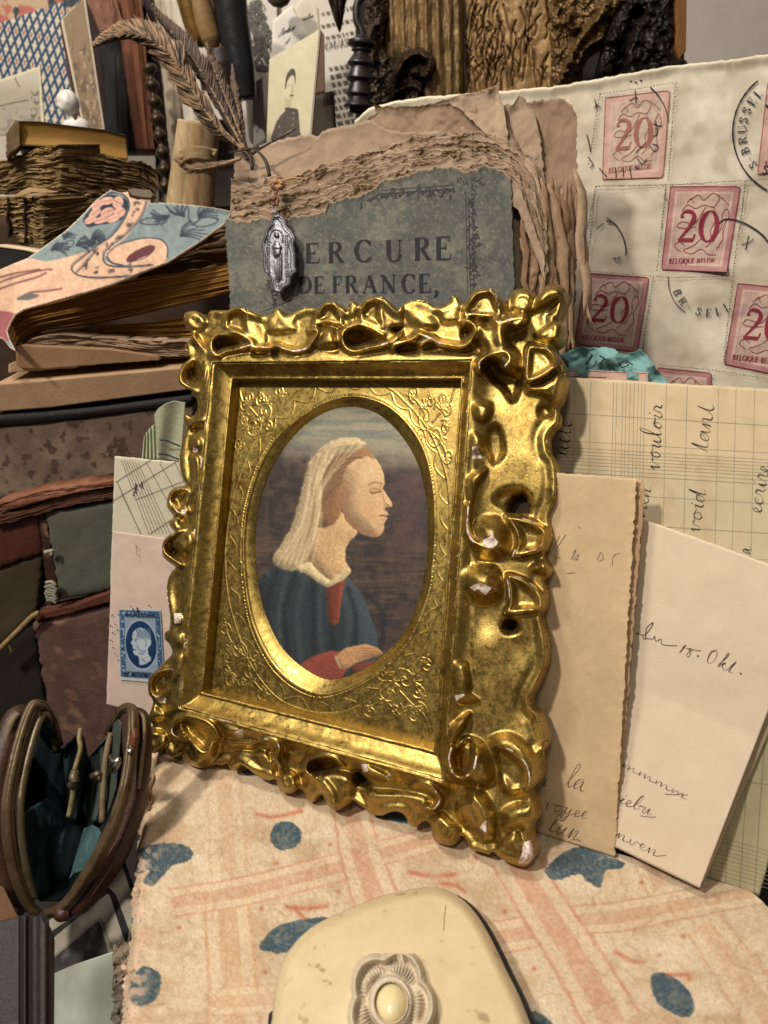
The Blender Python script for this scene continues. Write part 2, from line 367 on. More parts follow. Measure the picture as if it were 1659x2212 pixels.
OUT = (Z('A', (450, 330), (460, 240), (500, 215), (590, 205), (650, 245), (705, 290), (740, 205), (930, 198), (960, 175), (1060, 160), (1130, 190), (1230, 220), (1290, 240), (1390, 250), (1430, 190), (1490, 178))
  + Z('B', (60, 310), (130, 290), (230, 240), (310, 220), (390, 225), (425, 245), (450, 190), (500, 155), (580, 148), (640, 180), (700, 225), (745, 260), (762, 160), (800, 143), (880, 188), (905, 165), (940, 120), (1040, 105), (1130, 110), (1200, 170), (1285, 245), (1310, 220), (1390, 160), (1500, 140), (1600, 150))
  + Z('C', (0, 240), (90, 265), (150, 300), (210, 300), (270, 265), (310, 210), (360, 210), (398, 275), (440, 240), (500, 160), (560, 140), (660, 130), (720, 170), (795, 250), (850, 200), (885, 150), (930, 135), (1020, 135), (1080, 195), (1120, 190), (1190, 105), (1250, 95), (1330, 105), (1365, 150), (1340, 250), (1300, 380), (1262, 420), (1330, 450), (1335, 560), (1300, 640), (1235, 680), (1290, 740), (1340, 820), (1365, 950), (1350, 1060), (1320, 1160), (1272, 1230), (1295, 1300), (1290, 1390), (1230, 1450), (1190, 1520), (1190, 1600))
  + Z('G', (1130, 80), (1170, 130), (1195, 200), (1210, 330), (1205, 430), (1190, 560), (1150, 640), (1130, 720), (1150, 800), (1160, 900), (1130, 1000), (1088, 1060), (1110, 1130), (1150, 1200), (1140, 1270), (1090, 1310), (1100, 1370), (1115, 1500), (1090, 1600), (1050, 1650), (1060, 1720), (1085, 1830), (1100, 1950), (1105, 2100))
  + Z('H', (1270, 120), (1230, 200), (1190, 280), (1150, 360), (1160, 430), (1230, 500), (1255, 580), (1300, 710), (1300, 790), (1270, 850), (1238, 870), (1245, 980), (1240, 1080), (1200, 1170), (1135, 1235), (1190, 1320), (1205, 1400), (1200, 1500), (1152, 1570), (1150, 1660), (1180, 1750), (1190, 1830), (1150, 1900), (1080, 1925), (1000, 1905), (930, 1875), (860, 1830), (810, 1785), (770, 1810), (700, 1790), (600, 1760), (560, 1690), (520, 1640), (490, 1660), (470, 1700), (430, 1730), (350, 1720), (270, 1690), (240, 1620), (220, 1530), (170, 1500), (110, 1540), (60, 1550))
  + Z('F', (1320, 1050), (1270, 1030), (1235, 960), (1180, 925), (1110, 930), (1050, 955), (980, 950), (920, 910), (860, 870), (800, 830), (760, 870), (700, 910), (640, 905), (590, 860), (560, 790), (520, 800), (480, 850), (430, 820), (410, 770), (370, 735), (320, 770), (260, 775), (210, 750), (185, 690), (180, 660), (120, 670), (60, 650), (0, 615))
  + Z('E', (1060, 1900), (1000, 1875), (940, 1925), (900, 1910), (870, 1860), (820, 1875), (760, 1870), (700, 1890), (610, 1900), (520, 1880), (450, 1830), (425, 1770), (380, 1800), (320, 1790), (285, 1740), (262, 1700), (220, 1740), (150, 1760), (100, 1720), (70, 1640), (80, 1580), (130, 1520), (150, 1480), (110, 1440), (115, 1390), (155, 1260), (110, 1180), (110, 1040), (180, 960), (260, 880), (340, 790), (310, 700), (270, 660), (270, 590), (312, 560), (320, 450), (300, 300), (285, 170), (300, 70))
  + Z('D', (370, 2050), (415, 2000), (330, 1940), (260, 1870), (248, 1780), (260, 1680), (330, 1600), (405, 1570), (350, 1500), (335, 1440), (390, 1372), (310, 1260), (310, 1150), (350, 1050), (430, 1000), (545, 975), (500, 890), (465, 750), (465, 620), (490, 480), (530, 340), (555, 300), (530, 190), (515, 120), (540, 85), (620, 130), (670, 70), (690, 0))
  + Z('A', (590, 1160), (530, 1110), (545, 1085), (470, 1040), (400, 980), (400, 880), (440, 790), (525, 715), (490, 690), (480, 620), (475, 560), (540, 505), (540, 460), (500, 400)))
OUT = spline(OUT, 3, True)

class Carve:
    """height map (mm above the sight edge) of the carved border, sculpted stroke by stroke"""
    def __init__(s, x0, x1, y0, y1, st):
        s.x0, s.y0, s.st = x0, y0, st; s.nx, s.ny = int((x1-x0)/st)+1, int((y1-y0)/st)+1
        s.X, s.Y = np.meshgrid(x0+st*np.arange(s.nx), y0+st*np.arange(s.ny)); s.H = np.zeros(s.X.shape); s.W = np.zeros(s.X.shape)
    def win(s, p, m):
        p = np.asarray(p); a, b = p.min(0)-m, p.max(0)+m
        i0, i1 = max(0, int((a[1]-s.y0)/s.st)), max(0, min(s.ny, int((b[1]-s.y0)/s.st)+2)); j0, j1 = max(0, int((a[0]-s.x0)/s.st)), max(0, min(s.nx, int((b[0]-s.x0)/s.st)+2))
        return np.s_[i0:i1, j0:j1]
    def dome(s, p, h, e=10., g=(0, 0), soft=.8):
        p = spline(p, 4, True); w = s.win(p, 6); X, Y = s.X[w], s.Y[w]; d = -sdf(X, Y, p); c = p.mean(0)
        t = np.clip(d/e, 0, 1); q = np.sin(t*np.pi/2)**1.15; top = h+g[0]*(X-c[0])/10+g[1]*(Y-c[1])/10
        b = s.H[w]; n = b+(top-b)*q; s.H[w] = np.where(d > 0, np.maximum(b, n), b)
    def cup(s, p, h, depth=2.5, rim=3., e=9., g=(0, 0), wear=.3):
        p = spline(p, 4, True); w = s.win(p, 8); X, Y = s.X[w], s.Y[w]; d = -sdf(X, Y, p); c = p.mean(0)
        top = h+g[0]*(X-c[0])/10+g[1]*(Y-c[1])/10
        t = np.clip((d-rim)/e, 0, 1); n = top-depth*(t*t*(3-2*t))*1.0
        r = np.clip(d/rim, 0, 1); b = s.H[w]; n = b+(n-b)*np.sqrt(np.maximum(0, 1-(1-r)**2)); s.H[w] = np.where(d > 0, n, b)
        s.W[w] = np.maximum(s.W[w], wear*np.exp(-((d-rim*.7)/2.)**2)*sm(.4, .62, fbm(X/20, Y/20, 3, 7))*1.2)
    def ridge(s, p, h, wl=5., wr=None, wear=.4):
        """crest line; wl/wr = half width on its left/right as drawn"""
        wr = wr or wl; p = spline(p, 5); w = s.win(p, max(wl, wr)+3); X, Y = s.X[w], s.Y[w]; best = np.full(X.shape, 1e9); sg = np.ones(X.shape); al = np.zeros(X.shape); n = len(p)
        for i in range(n-1):
            (x0, y0), (x1, y1) = p[i], p[i+1]; dx, dy = x1-x0, y1-y0; t = np.clip(((X-x0)*dx+(Y-y0)*dy)/(dx*dx+dy*dy+1e-9), 0, 1)
            d = np.hypot(X-x0-t*dx, Y-y0-t*dy); k = d < best; best = np.where(k, d, best); sg = np.where(k, np.sign((X-x0)*dy-(Y-y0)*dx), sg); al = np.where(k, (i+t)/(n-1), al)
        ww = np.where(sg > 0, wl, wr); hh = h[0]+(h[1]-h[0])*al if isinstance(h, tuple) else h
        q = np.cos(np.clip(best/(ww*1.75), 0, 1)*np.pi/2)**1.25; b = s.H[w]; s.H[w] = np.maximum(b, b+(hh-b)*q)
        s.W[w] = np.maximum(s.W[w], wear*np.exp(-(best/2.2)**2)*sm(.45, .66, fbm(X/22, Y/22, 3, 4))*1.1)
    def dig(s, p, depth, e=8.):
        p = spline(p, 4, True); w = s.win(p, 4); d = -sdf(s.X[w], s.Y[w], p); t = np.clip(d/e, 0, 1); s.H[w] = s.H[w]-depth*t*t*(3-2*t); s.W[w] *= (d < 1)
    def chip(s, p, depth=.7, r=1.):
        w = s.win(p, 4); d = -sdf(s.X[w], s.Y[w], p); s.W[w] = np.maximum(s.W[w], np.clip(.75+d/6, 0, 1)*r); s.H[w] -= depth*(d > 0)
    def blur(s, k=1):
        for _ in range(k):
            H = np.pad(s.H, 1, 'edge'); H = (H[:-2]+2*H[1:-1]+H[2:])/4; s.H = (H[:, :-2]+2*H[:, 1:-1]+H[:, 2:])/4

def carved_border():
    c = Carve(305, 1228, 608, 1890, 1.7); X, Y = c.X, c.Y
    so = sdf(X, Y, OUT); sm1 = sdf(X, Y, M1)
    cx, cy = (X-715)/430, (Y-1200)/560
    side = np.where(np.abs(cx) > np.abs(cy), np.where(cx > 0, 0, 2), np.where(cy > 0, 3, 1))
    rgt = sm(980, 1060, X); bot = sm(1560, 1680, Y-(X-700)*.24)
    plate = 2.2-1.2*rgt-4.5*bot*(1-rgt)-2.6*np.clip((X-1060)/140, 0, 1)
    c.H = plate+(6.-plate)*np.exp(-(np.maximum(sm1, 0)/np.where(rgt > .5, 30, 20))**2)
    c.H += (fbm(X/70, Y/70, 1, 2)-.5)*1.8*sm(0, 20, sm1)
    d, cu, r, g, ch = c.dome, c.cup, c.ridge, c.dig, c.chip
    def z(k, *p): return Z(k, *p)
    # --- top left
    r(z('A', (1060, 170), (1135, 215), (1150, 320), (1170, 470), (1200, 540)), (7.5, 5), 26, 4, .5)
    cu(z('A', (890, 400), (900, 270), (950, 180), (1060, 163), (1130, 215), (1155, 330), (1170, 460), (1080, 470), (980, 430)), 7, 2.8, 3, 12, (0, -.35))
    d(z('A', (450, 330), (500, 220), (590, 210), (700, 300), (680, 440), (560, 430)), 4, 12)
    d(z('A', (1290, 300), (1430, 195), (1500, 190), (1600, 260), (1659, 240), (1700, 420), (1500, 470), (1330, 440)), 4.2, 22, (0, .35))
    r(z('A', (750, 700), (745, 600), (755, 520), (820, 465), (900, 460), (1000, 440), (1120, 490), (1210, 560)), 7.5, 5, 7, .45)
    g(z('A', (775, 560), (800, 495), (900, 478), (1000, 510), (1075, 575), (1000, 612), (900, 630), (805, 645)), 5, 7)
    r(z('A', (780, 650), (820, 690), (900, 645), (1050, 612), (1180, 575), (1200, 605), (1290, 600), (1370, 605), (1420, 588), (1470, 580), (1560, 620), (1659, 645)), 8.2, 4, 6, .6)
    g(z('A', (1185, 700), (1200, 630), (1290, 615), (1360, 640), (1380, 700), (1280, 730)), 2.6, 5); g(z('A', (1400, 700), (1410, 620), (1470, 610), (1490, 690), (1450, 735)), 2.8, 5)
    # --- top middle
    cu(z('B', (362, 425), (395, 300), (450, 195), (520, 155), (600, 172), (640, 230), (680, 330), (700, 430), (600, 415), (500, 400)), 7, 2.4, 3, 11, (0, -.3))
    r(z('B', (590, 165), (640, 225), (680, 330), (720, 400)), (7, 4), 20, 3, .5)
    r(z('B', (0, 645), (100, 688), (200, 694), (290, 672), (350, 610), (400, 530), (425, 475), (385, 455), (350, 480)), 8.6, 5, 4, .9)
    d(z('B', (370, 650), (390, 560), (440, 465), (520, 412), (600, 430), (650, 500), (668, 600), (630, 680), (520, 700), (420, 690)), 8.5, 22)
    d(z('B', (748, 370), (758, 180), (800, 148), (875, 200), (860, 300), (800, 385)), 5, 9)
    r(z('B', (1040, 112), (1118, 140), (1135, 300), (1150, 500)), (9, 6), 34, 4, .6)
    cu(z('B', (862, 360), (890, 200), (940, 130), (1040, 112), (1115, 140), (1130, 300), (1145, 470), (1040, 440), (940, 400)), 8.2, 2.8, 3, 14, (0, -.3))
    r(z('B', (688, 520), (700, 470), (760, 430), (850, 400), (950, 430), (1050, 470), (1130, 520)), 7.8, 5, 8, .35)
    g(z('B', (705, 530), (755, 475), (850, 450), (960, 485), (1045, 560), (1000, 615), (880, 655), (780, 648), (715, 595)), 5.5, 8)
    r(z('B', (688, 510), (690, 570), (720, 650), (790, 692), (850, 692), (950, 664), (1100, 632), (1220, 592), (1290, 540)), 8.8, 4, 6, .85)
    d(z('B', (1300, 240), (1390, 165), (1500, 145), (1600, 155), (1700, 220), (1750, 420), (1600, 500), (1420, 420)), 4.4, 26, (0, .35))
    r(z('B', (1235, 690), (1232, 645), (1350, 595), (1450, 560), (1515, 500), (1560, 520), (1659, 560)), 8.2, 4, 6, .8)
    g(z('B', (1265, 700), (1310, 630), (1420, 605), (1510, 650), (1520, 735), (1400, 750)), 3.2, 7)
    # --- top right corner
    d(z('C', (140, 310), (270, 270), (320, 215), (370, 230), (395, 330), (380, 450), (200, 460)), 4.4, 18, (0, .3))
    r(z('C', (660, 135), (715, 185), (750, 310), (800, 420)), (8, 6), 16, 3, .6)
    cu(z('C', (400, 400), (445, 265), (500, 180), (560, 145), (660, 135), (715, 190), (748, 310), (770, 390), (650, 410), (500, 398)), 8.4, 3, 3, 12, (0, -.3))
    d(z('C', (830, 330), (890, 160), (1020, 145), (1080, 215), (1060, 330), (980, 380)), 5, 14); d(z('C', (1060, 250), (1190, 115), (1330, 115), (1345, 200), (1250, 270), (1120, 340), (1040, 370)), 5, 15)
    r(z('C', (0, 650), (60, 622), (120, 602), (180, 638), (270, 655), (380, 672), (460, 642), (512, 560), (518, 490), (460, 432), (410, 460)), 9.5, 5, 5, .95)
    d(z('C', (490, 430), (560, 398), (640, 430), (700, 430), (860, 380), (970, 385), (990, 440), (900, 510), (850, 570), (860, 640), (930, 730), (965, 830), (930, 930), (800, 930), (640, 820), (560, 700), (500, 600)), 9.5, 26)
    r(z('C', (700, 430), (780, 440), (870, 415), (975, 392), (965, 440), (900, 480)), 11, 6, 9, .75); r(z('C', (740, 450), (750, 560), (770, 640)), 11, 9, 9, 0)
    g(z('C', (395, 600), (392, 500), (435, 470), (470, 530), (440, 600)), 3.5, 5)
    g(z('C', (615, 880), (640, 805), (740, 795), (790, 870), (955, 950), (950, 1100), (900, 1210), (840, 1195), (760, 1080), (665, 1000)), 6.5, 14)
    r(z('C', (570, 910), (562, 830), (620, 775), (720, 735), (815, 722), (850, 790), (800, 860)), 11.5, 6, 5, 1.)
    cu(z('C', (985, 1000), (985, 820), (1010, 670), (1100, 655), (1230, 690), (1290, 790), (1280, 880), (1150, 970), (1050, 1008)), 6, 3.6, 3, 16, (0, 0), .45)
    d(z('C', (990, 1020), (1150, 990), (1290, 900), (1350, 960), (1330, 1120), (1270, 1220), (1130, 1150), (1000, 1120)), 3.6, 20, (.0, -.5))
    d(z('C', (1230, 440), (1330, 455), (1330, 560), (1290, 640), (1150, 650), (1080, 560)), 3.4, 16)
    g(z('C', (1105, 1330), (1110, 1230), (1200, 1210), (1290, 1290), (1180, 1360)), 2.6, 9)
    d(z('C', (500, 1210), (590, 1180), (680, 1215), (665, 1330), (600, 1395), (515, 1350)), 9.5, 14); d(z('C', (478, 1470), (590, 1500), (600, 1600), (560, 1659), (475, 1659)), 7.5, 12)
    g(z('C', (650, 1420), (740, 1385), (800, 1480), (815, 1680), (700, 1800), (620, 1659), (610, 1500)), 3, 14)
    # --- right side
    ch(z('G', (395, 25), (445, 20), (455, 80), (478, 130), (395, 130)))
    d(z('G', (340, 340), (430, 250), (540, 230), (500, 330), (440, 430), (392, 600), (352, 620)), 9, 12)
    d(z('G', (400, 740), (560, 680), (700, 720), (770, 850), (770, 1000), (700, 1100), (560, 1140), (430, 1100), (360, 960)), 11, 46)
    r(z('G', (356, 600), (345, 790), (372, 900), (430, 955), (520, 998), (600, 985), (625, 950)), 10.5, 5, 6, 1.)
    ch(z('G', (500, 930), (560, 900), (575, 840), (585, 890), (640, 950), (580, 1000), (520, 985)))
    cu(z('G', (700, 690), (850, 700), (1000, 750), (1110, 830), (1100, 960), (1050, 1035), (900, 1080), (775, 1092), (815, 980), (800, 850)), 5.5, 4, 3, 20, (-.1, 0), .7)
    d(z('G', (940, 1190), (1080, 1110), (1150, 1200), (1130, 1275), (1000, 1250)), 3.6, 14)
    d(z('G', (280, 1270), (340, 1180), (460, 1140), (620, 1160), (695, 1300), (695, 1450), (620, 1545), (480, 1565), (360, 1500), (290, 1400)), 11, 44)
    ch(z('G', (380, 1380), (470, 1340), (570, 1390), (520, 1450), (450, 1390), (410, 1410)))
    cu(z('G', (720, 1260), (820, 1268), (950, 1330), (1050, 1430), (1080, 1560), (1030, 1620), (850, 1640), (700, 1645), (740, 1540), (740, 1400)), 5, 4, 3, 20, (-.1, 0), .6)
    g(z('G', (680, 1720), (760, 1660), (850, 1700), (880, 1800), (780, 1860), (680, 1830)), 3, 16)
    g(z('G', (640, 420), (850, 380), (980, 480), (960, 660), (720, 660), (560, 560)), 3, 24)
    d(z('H', (430, 30), (560, 5), (605, 180), (595, 300), (685, 370), (640, 402), (480, 392), (430, 250)), 8, 16); ch(z('H', (460, 330), (540, 320), (500, 350), (470, 370)))
    # --- bottom right corner
    d(z('H', (388, 800), (400, 640), (480, 540), (610, 480), (560, 600), (500, 700), (440, 800)), 9.5, 12)
    d(z('H', (430, 830), (520, 700), (700, 740), (790, 900), (830, 1050), (800, 1150), (700, 1210), (600, 1190), (480, 1120)), 9.5, 30)
    g(z('H', (440, 960), (450, 840), (560, 720), (640, 760), (650, 880), (605, 1000), (520, 1058), (460, 1040)), 6.5, 12)
    r(z('H', (420, 820), (400, 920), (430, 1040), (500, 1098), (570, 1075), (630, 1010), (652, 900)), 11, 5, 6, .85)
    d(z('H', (765, 760), (800, 695), (950, 665), (1100, 740), (1200, 860), (1240, 1000), (1230, 1120), (1150, 1210), (1000, 1270), (870, 1190), (850, 950)), 6.5, 26)
    g(z('H', (840, 810), (950, 835), (1050, 905), (1118, 985), (1135, 1160), (1040, 1225), (950, 1220), (880, 1100), (870, 950)), 4.2, 18)
    r(z('H', (835, 800), (950, 825), (1050, 895), (1120, 975), (1150, 1100), (1130, 1200)), 6.6, 4, 5, .6)
    d(z('H', (470, 1330), (560, 1290), (690, 1270), (780, 1400), (780, 1560), (735, 1600), (640, 1590), (540, 1540), (480, 1440)), 8, 16); r(z('H', (620, 1290), (690, 1400), (725, 1500), (720, 1590)), 10, 18, 6, .5)
    g(z('H', (490, 1420), (560, 1350), (620, 1480), (660, 1570), (560, 1540)), 2.5, 8)
    d(z('H', (880, 1400), (1000, 1325), (1130, 1310), (1200, 1340), (1200, 1500), (1100, 1575), (980, 1610), (890, 1550)), 4.6, 26); d(z('H', (900, 1640), (1040, 1570), (1100, 1680), (1180, 1760), (1180, 1860), (1100, 1915), (980, 1895), (880, 1840), (830, 1760)), 3.6, 20)
    ch(z('H', (1090, 1700), (1150, 1680), (1180, 1760), (1185, 1840), (1120, 1905), (1040, 1900), (1080, 1800)), .4, .7); ch(z('H', (690, 1560), (740, 1500), (740, 1600)))
    d(z('H', (225, 1450), (320, 1400), (420, 1480), (515, 1560), (490, 1640), (430, 1722), (300, 1705), (240, 1600)), 4.5, 18)
    # --- bottom
    r(z('F', (0, 245), (200, 292), (480, 372), (720, 442), (1000, 505), (1300, 585), (1530, 690)), 7.4, 3, 5, .35)
    g(z('F', (240, 340), (420, 350), (480, 410), (380, 470), (230, 420)), 2.4, 8); g(z('F', (930, 530), (1080, 560), (1110, 620), (1000, 640)), 2, 6); g(z('F', (1160, 590), (1300, 620), (1330, 690), (1200, 700)), 2.4, 6)
    r(z('F', (90, 330), (175, 350), (205, 410), (180, 480), (215, 560)), 7.6, 5, 5, .9); g(z('F', (80, 440), (140, 420), (160, 490), (120, 520)), 3, 4)
    d(z('F', (188, 640), (230, 590), (310, 585), (365, 640), (370, 715), (330, 765), (250, 772), (200, 735)), 4.4, 14)
    d(z('F', (400, 620), (560, 560), (800, 600), (830, 760), (740, 900), (650, 902), (570, 800), (480, 845), (420, 790)), 3.6, 22); r(z('F', (570, 690), (630, 760), (655, 860)), 6.5, 7, 12, .3)
    g(z('F', (450, 610), (470, 520), (600, 500), (690, 525), (660, 600), (520, 630)), 4.5, 9); r(z('F', (480, 630), (425, 590), (445, 505), (560, 470), (660, 490), (720, 540)), 8, 5, 4, .6)
    d(z('F', (880, 530), (960, 540), (1110, 620), (1115, 670), (1020, 660), (900, 610)), 7, 8); ch(z('F', (775, 440), (870, 465), (880, 490), (800, 472))); ch(z('F', (885, 540), (920, 540), (930, 590), (895, 600)))
    ch(z('F', (1075, 640), (1115, 625), (1100, 670)))
    d(z('F', (880, 760), (1100, 740), (1400, 780), (1440, 900), (1330, 1045), (1270, 1025), (1230, 950), (1000, 945)), .6, 18, (0, -.3))
    d(z('F', (0, 420), (150, 440), (180, 650), (60, 645), (-150, 560)), .8, 16)
    r(z('F', (1300, 700), (1420, 700), (1500, 780), (1520, 830), (1470, 900), (1400, 890)), 8, 5, 5, .9)
    # --- bottom left
    d(z('E', (340, 1500), (400, 1420), (560, 1405), (720, 1480), (800, 1620), (760, 1800), (640, 1890), (520, 1875), (450, 1790), (430, 1650), (360, 1590)), 6, 26)
    g(z('E', (420, 1450), (550, 1445), (690, 1530), (740, 1640), (660, 1760), (560, 1680), (500, 1640), (440, 1560)), 5, 14)
    r(z('E', (400, 1425), (480, 1402), (620, 1432), (740, 1505), (790, 1600)), 8.5, 5, 7, .4); r(z('E', (400, 1425), (342, 1500), (342, 1570), (400, 1612), (462, 1600)), 8.5, 4, 5, .7)
    d(z('E', (440, 1680), (540, 1690), (620, 1780), (612, 1890), (520, 1872), (452, 1790)), 5.5, 12)
    d(z('E', (830, 1610), (1000, 1620), (1229, 1620), (1130, 1700), (950, 1712), (850, 1675)), 3, 8); d(z('E', (805, 1450), (900, 1475), (1020, 1530), (1010, 1600), (940, 1595), (830, 1575)), 6.5, 9); ch(z('E', (945, 1560), (1020, 1530), (1022, 1600), (960, 1602)))
    d(z('E', (895, 1860), (980, 1720), (1131, 1760), (1131, 1950), (1050, 1890), (1000, 1870), (930, 1920)), .5, 12)
    cu(z('E', (115, 1170), (118, 1040), (200, 955), (350, 940), (350, 1060), (300, 1180), (180, 1240)), 6, 3.4, 3, 12, (0, 0), .4); ch(z('E', (180, 1210), (270, 1225), (270, 1270), (200, 1250)))
    d(z('E', (345, 960), (350, 800), (460, 800), (430, 1000), (350, 1080)), 7.4, 10); d(z('E', (125, 1280), (250, 1350), (260, 1420), (120, 1450)), 3, 10); d(z('E', (75, 1590), (150, 1520), (300, 1560), (290, 1680), (150, 1750), (95, 1700)), 2.6, 12)
    d(z('E', (320, 600), (440, 580), (455, 700), (380, 740), (330, 690)), 7.6, 10); ch(z('E', (362, 412), (422, 410), (415, 490), (370, 500))); d(z('E', (355, 420), (430, 400), (440, 500), (370, 510)), 7, 8)
    # --- left side
    d(z('D', (470, 700), (500, 460), (560, 330), (600, 600), (640, 750), (600, 980), (530, 960)), 3, 16)
    d(z('D', (600, 620), (700, 600), (740, 700), (720, 900), (690, 1000), (600, 1150), (570, 1230), (560, 1180), (620, 1000), (650, 850)), 7.6, 7)
    cu(z('D', (312, 1200), (330, 1080), (420, 1015), (560, 1010), (600, 1080), (560, 1220), (520, 1340), (420, 1345), (340, 1280)), 6.4, 3.2, 3, 12, (0, 0), .4)
    r(z('D', (400, 1215), (430, 1300), (520, 1350), (560, 1290)), 7, 4, 4, .6); ch(z('D', (500, 1290), (540, 1285), (530, 1350), (490, 1350)))
    d(z('D', (338, 1440), (430, 1385), (500, 1450), (555, 1515), (400, 1560)), 5, 9)
    d(z('D', (360, 1680), (560, 1540), (650, 1600), (650, 1740), (500, 1870), (430, 1760)), 8.4, 12)
    r(z('D', (530, 1540), (400, 1590), (290, 1680), (262, 1780), (300, 1840), (400, 1905), (490, 1970)), 7, 4, 5, .3); g(z('D', (345, 1760), (420, 1775), (480, 1890), (440, 1905), (355, 1835)), 5, 5)
    d(z('D', (590, 250), (650, 150), (800, 100), (800, 210), (700, 235)), 7.4, 9); g(z('D', (590, 300), (700, 225), (780, 270), (640, 340)), 3, 5); d(z('D', (600, 400), (700, 360), (760, 440), (730, 540), (620, 545)), 8, 10)
    ch(z('D', (735, 650), (765, 660), (750, 760), (725, 750))); ch(z('D', (655, 1530), (685, 1530), (680, 1630), (650, 1640))); ch(z('D', (640, 520), (690, 530), (680, 560), (640, 560)))
    d(z('A', (570, 480), (700, 590), (740, 700), (650, 880), (560, 760), (600, 640)), 6.6, 12); r(z('A', (545, 470), (600, 540), (690, 660)), 6.6, 5, 5, .5)
    r(z('A', (520, 730), (420, 850), (408, 960), (480, 1045), (635, 1085)), 5.4, 8, 6, .3); g(z('A', (490, 870), (560, 820), (620, 900), (632, 1030), (520, 975)), 4, 6)
    d(z('A', (640, 1000), (660, 850), (715, 770), (700, 950), (650, 1060)), 8, 6)
    c.H += 1.7*np.exp(np.minimum(so, 0)/9)*(sm1 > 16)*(.5+.8*fbm(X/40, Y/40, 2, 8))-.9*np.exp(-((so+22)/9)**2)*(sm1 > 18)
    c.blur(7)
    c.H += (fbm(X/14, Y/14, 2, 5)-.5)*.07
    c.H -= 2.2*np.exp(np.minimum(np.where(np.abs(so) < 1.36, 0, so), 0)/2.6)
    c.H = np.where(sm1 < 0, np.minimum(c.H, 6.0+.1*sm1), c.H)
    c.H = np.where(sm1 < -2, 4.6, c.H)
    holes = [z('B', (1212, 462), (1250, 432), (1345, 430), (1320, 470), (1272, 502)), z('G', (732, 655), (740, 580), (790, 505), (860, 475), (920, 520), (948, 600), (945, 660), (840, 668)),
             [(932.6+.22316*(755+75*math.cos(t)), 960.1+.22316*(1750+55*math.sin(t))) for t in np.linspace(0, 2*np.pi, 16, endpoint=False)], z('F', (818, 610), (862, 598), (950, 688), (925, 722), (845, 705))]
    S = so
    for hh in holes:
        q = sdf(X, Y, hh); S = np.maximum(S, -q); c.H -= 2*np.exp(-np.maximum(q, 0)/4)
    S = np.maximum(S, -(sm1+5))
    return c, S, X, Y

def snap(X, Y, S, st):
    gy, gx = np.gradient(S, st); n = np.hypot(gx, gy)+1e-6; k = (np.abs(S) < st*.8)
    return X-np.where(k, S*gx/n, 0), Y-np.where(k, S*gy/n, 0), S < st*.55

def add_map(T, name, pl, X, Y, S, h, st, material, back, col=None, parent=None, label=None):
    X, Y, M = snap(X, Y, S, st); P = pl.at(X, Y, h); ny, nx = X.shape
    cell = M[:-1, :-1] & M[1:, :-1] & M[:-1, 1:] & M[1:, 1:]; idx = np.arange(nx*ny).reshape(ny, nx)
    f = np.stack([idx[:-1, :-1][cell], idx[1:, :-1][cell], idx[1:, 1:][cell], idx[:-1, 1:][cell]], -1)
    e = np.concatenate([np.stack([f[:, k], f[:, (k+1) % 4]], 1) for k in range(4)]).astype(np.int64)
    be = e[~np.isin(e[:, 0]*(nx*ny)+e[:, 1], e[:, 1]*(nx*ny)+e[:, 0])]
    Q = P-pl.n*(h-back)[..., None]
    used = np.unique(f); bu = np.unique(be); m1 = np.full(nx*ny, -1); m1[used] = np.arange(len(used)); m2 = np.full(nx*ny, -1); m2[bu] = len(used)+np.arange(len(bu))
    v = np.concatenate([P.reshape(-1, 3)[used], Q.reshape(-1, 3)[bu]]); f = np.concatenate([m1[f], np.stack([m1[be[:, 1]], m1[be[:, 0]], m2[be[:, 0]], m2[be[:, 1]]], -1)])
    cc = None
    if col is not None: cc = np.concatenate([col.reshape(-1, 3)[used], col.reshape(-1, 3)[bu]])
    return T.add(name, v, f, material, cc, parent, True, label)

O1 = [(770, 853), (835, 872), (885, 915), (920, 975), (938, 1060), (941, 1150), (936, 1225), (926, 1285), (897, 1360), (855, 1420), (790, 1472), (708, 1505), (648, 1494), (588, 1445), (545, 1365), (527, 1285), (521, 1200), (526, 1110), (552, 1016), (592, 945), (651, 897), (711, 863)]
O2 = [(762, 878), (815, 893), (862, 935), (897, 990), (918, 1059), (924, 1153), (918, 1228), (905, 1290), (880, 1353), (842, 1401), (783, 1446), (713, 1468), (655, 1442), (605, 1392), (570, 1315), (555, 1240), (551, 1180), (556, 1110), (573, 1045), (604, 980), (655, 920), (711, 886)]
O3 = [(740, 812), (834, 836), (878, 871), (916, 915), (944, 965), (966, 1040), (972, 1130), (967, 1205), (957, 1280), (935, 1352), (894, 1425), (828, 1490), (765, 1530), (701, 1541), (638, 1528), (588, 1498), (539, 1432), (509, 1352), (492, 1286), (486, 1207), (492, 1130), (510, 1050), (545, 960), (584, 905), (620, 869), (660, 836)]
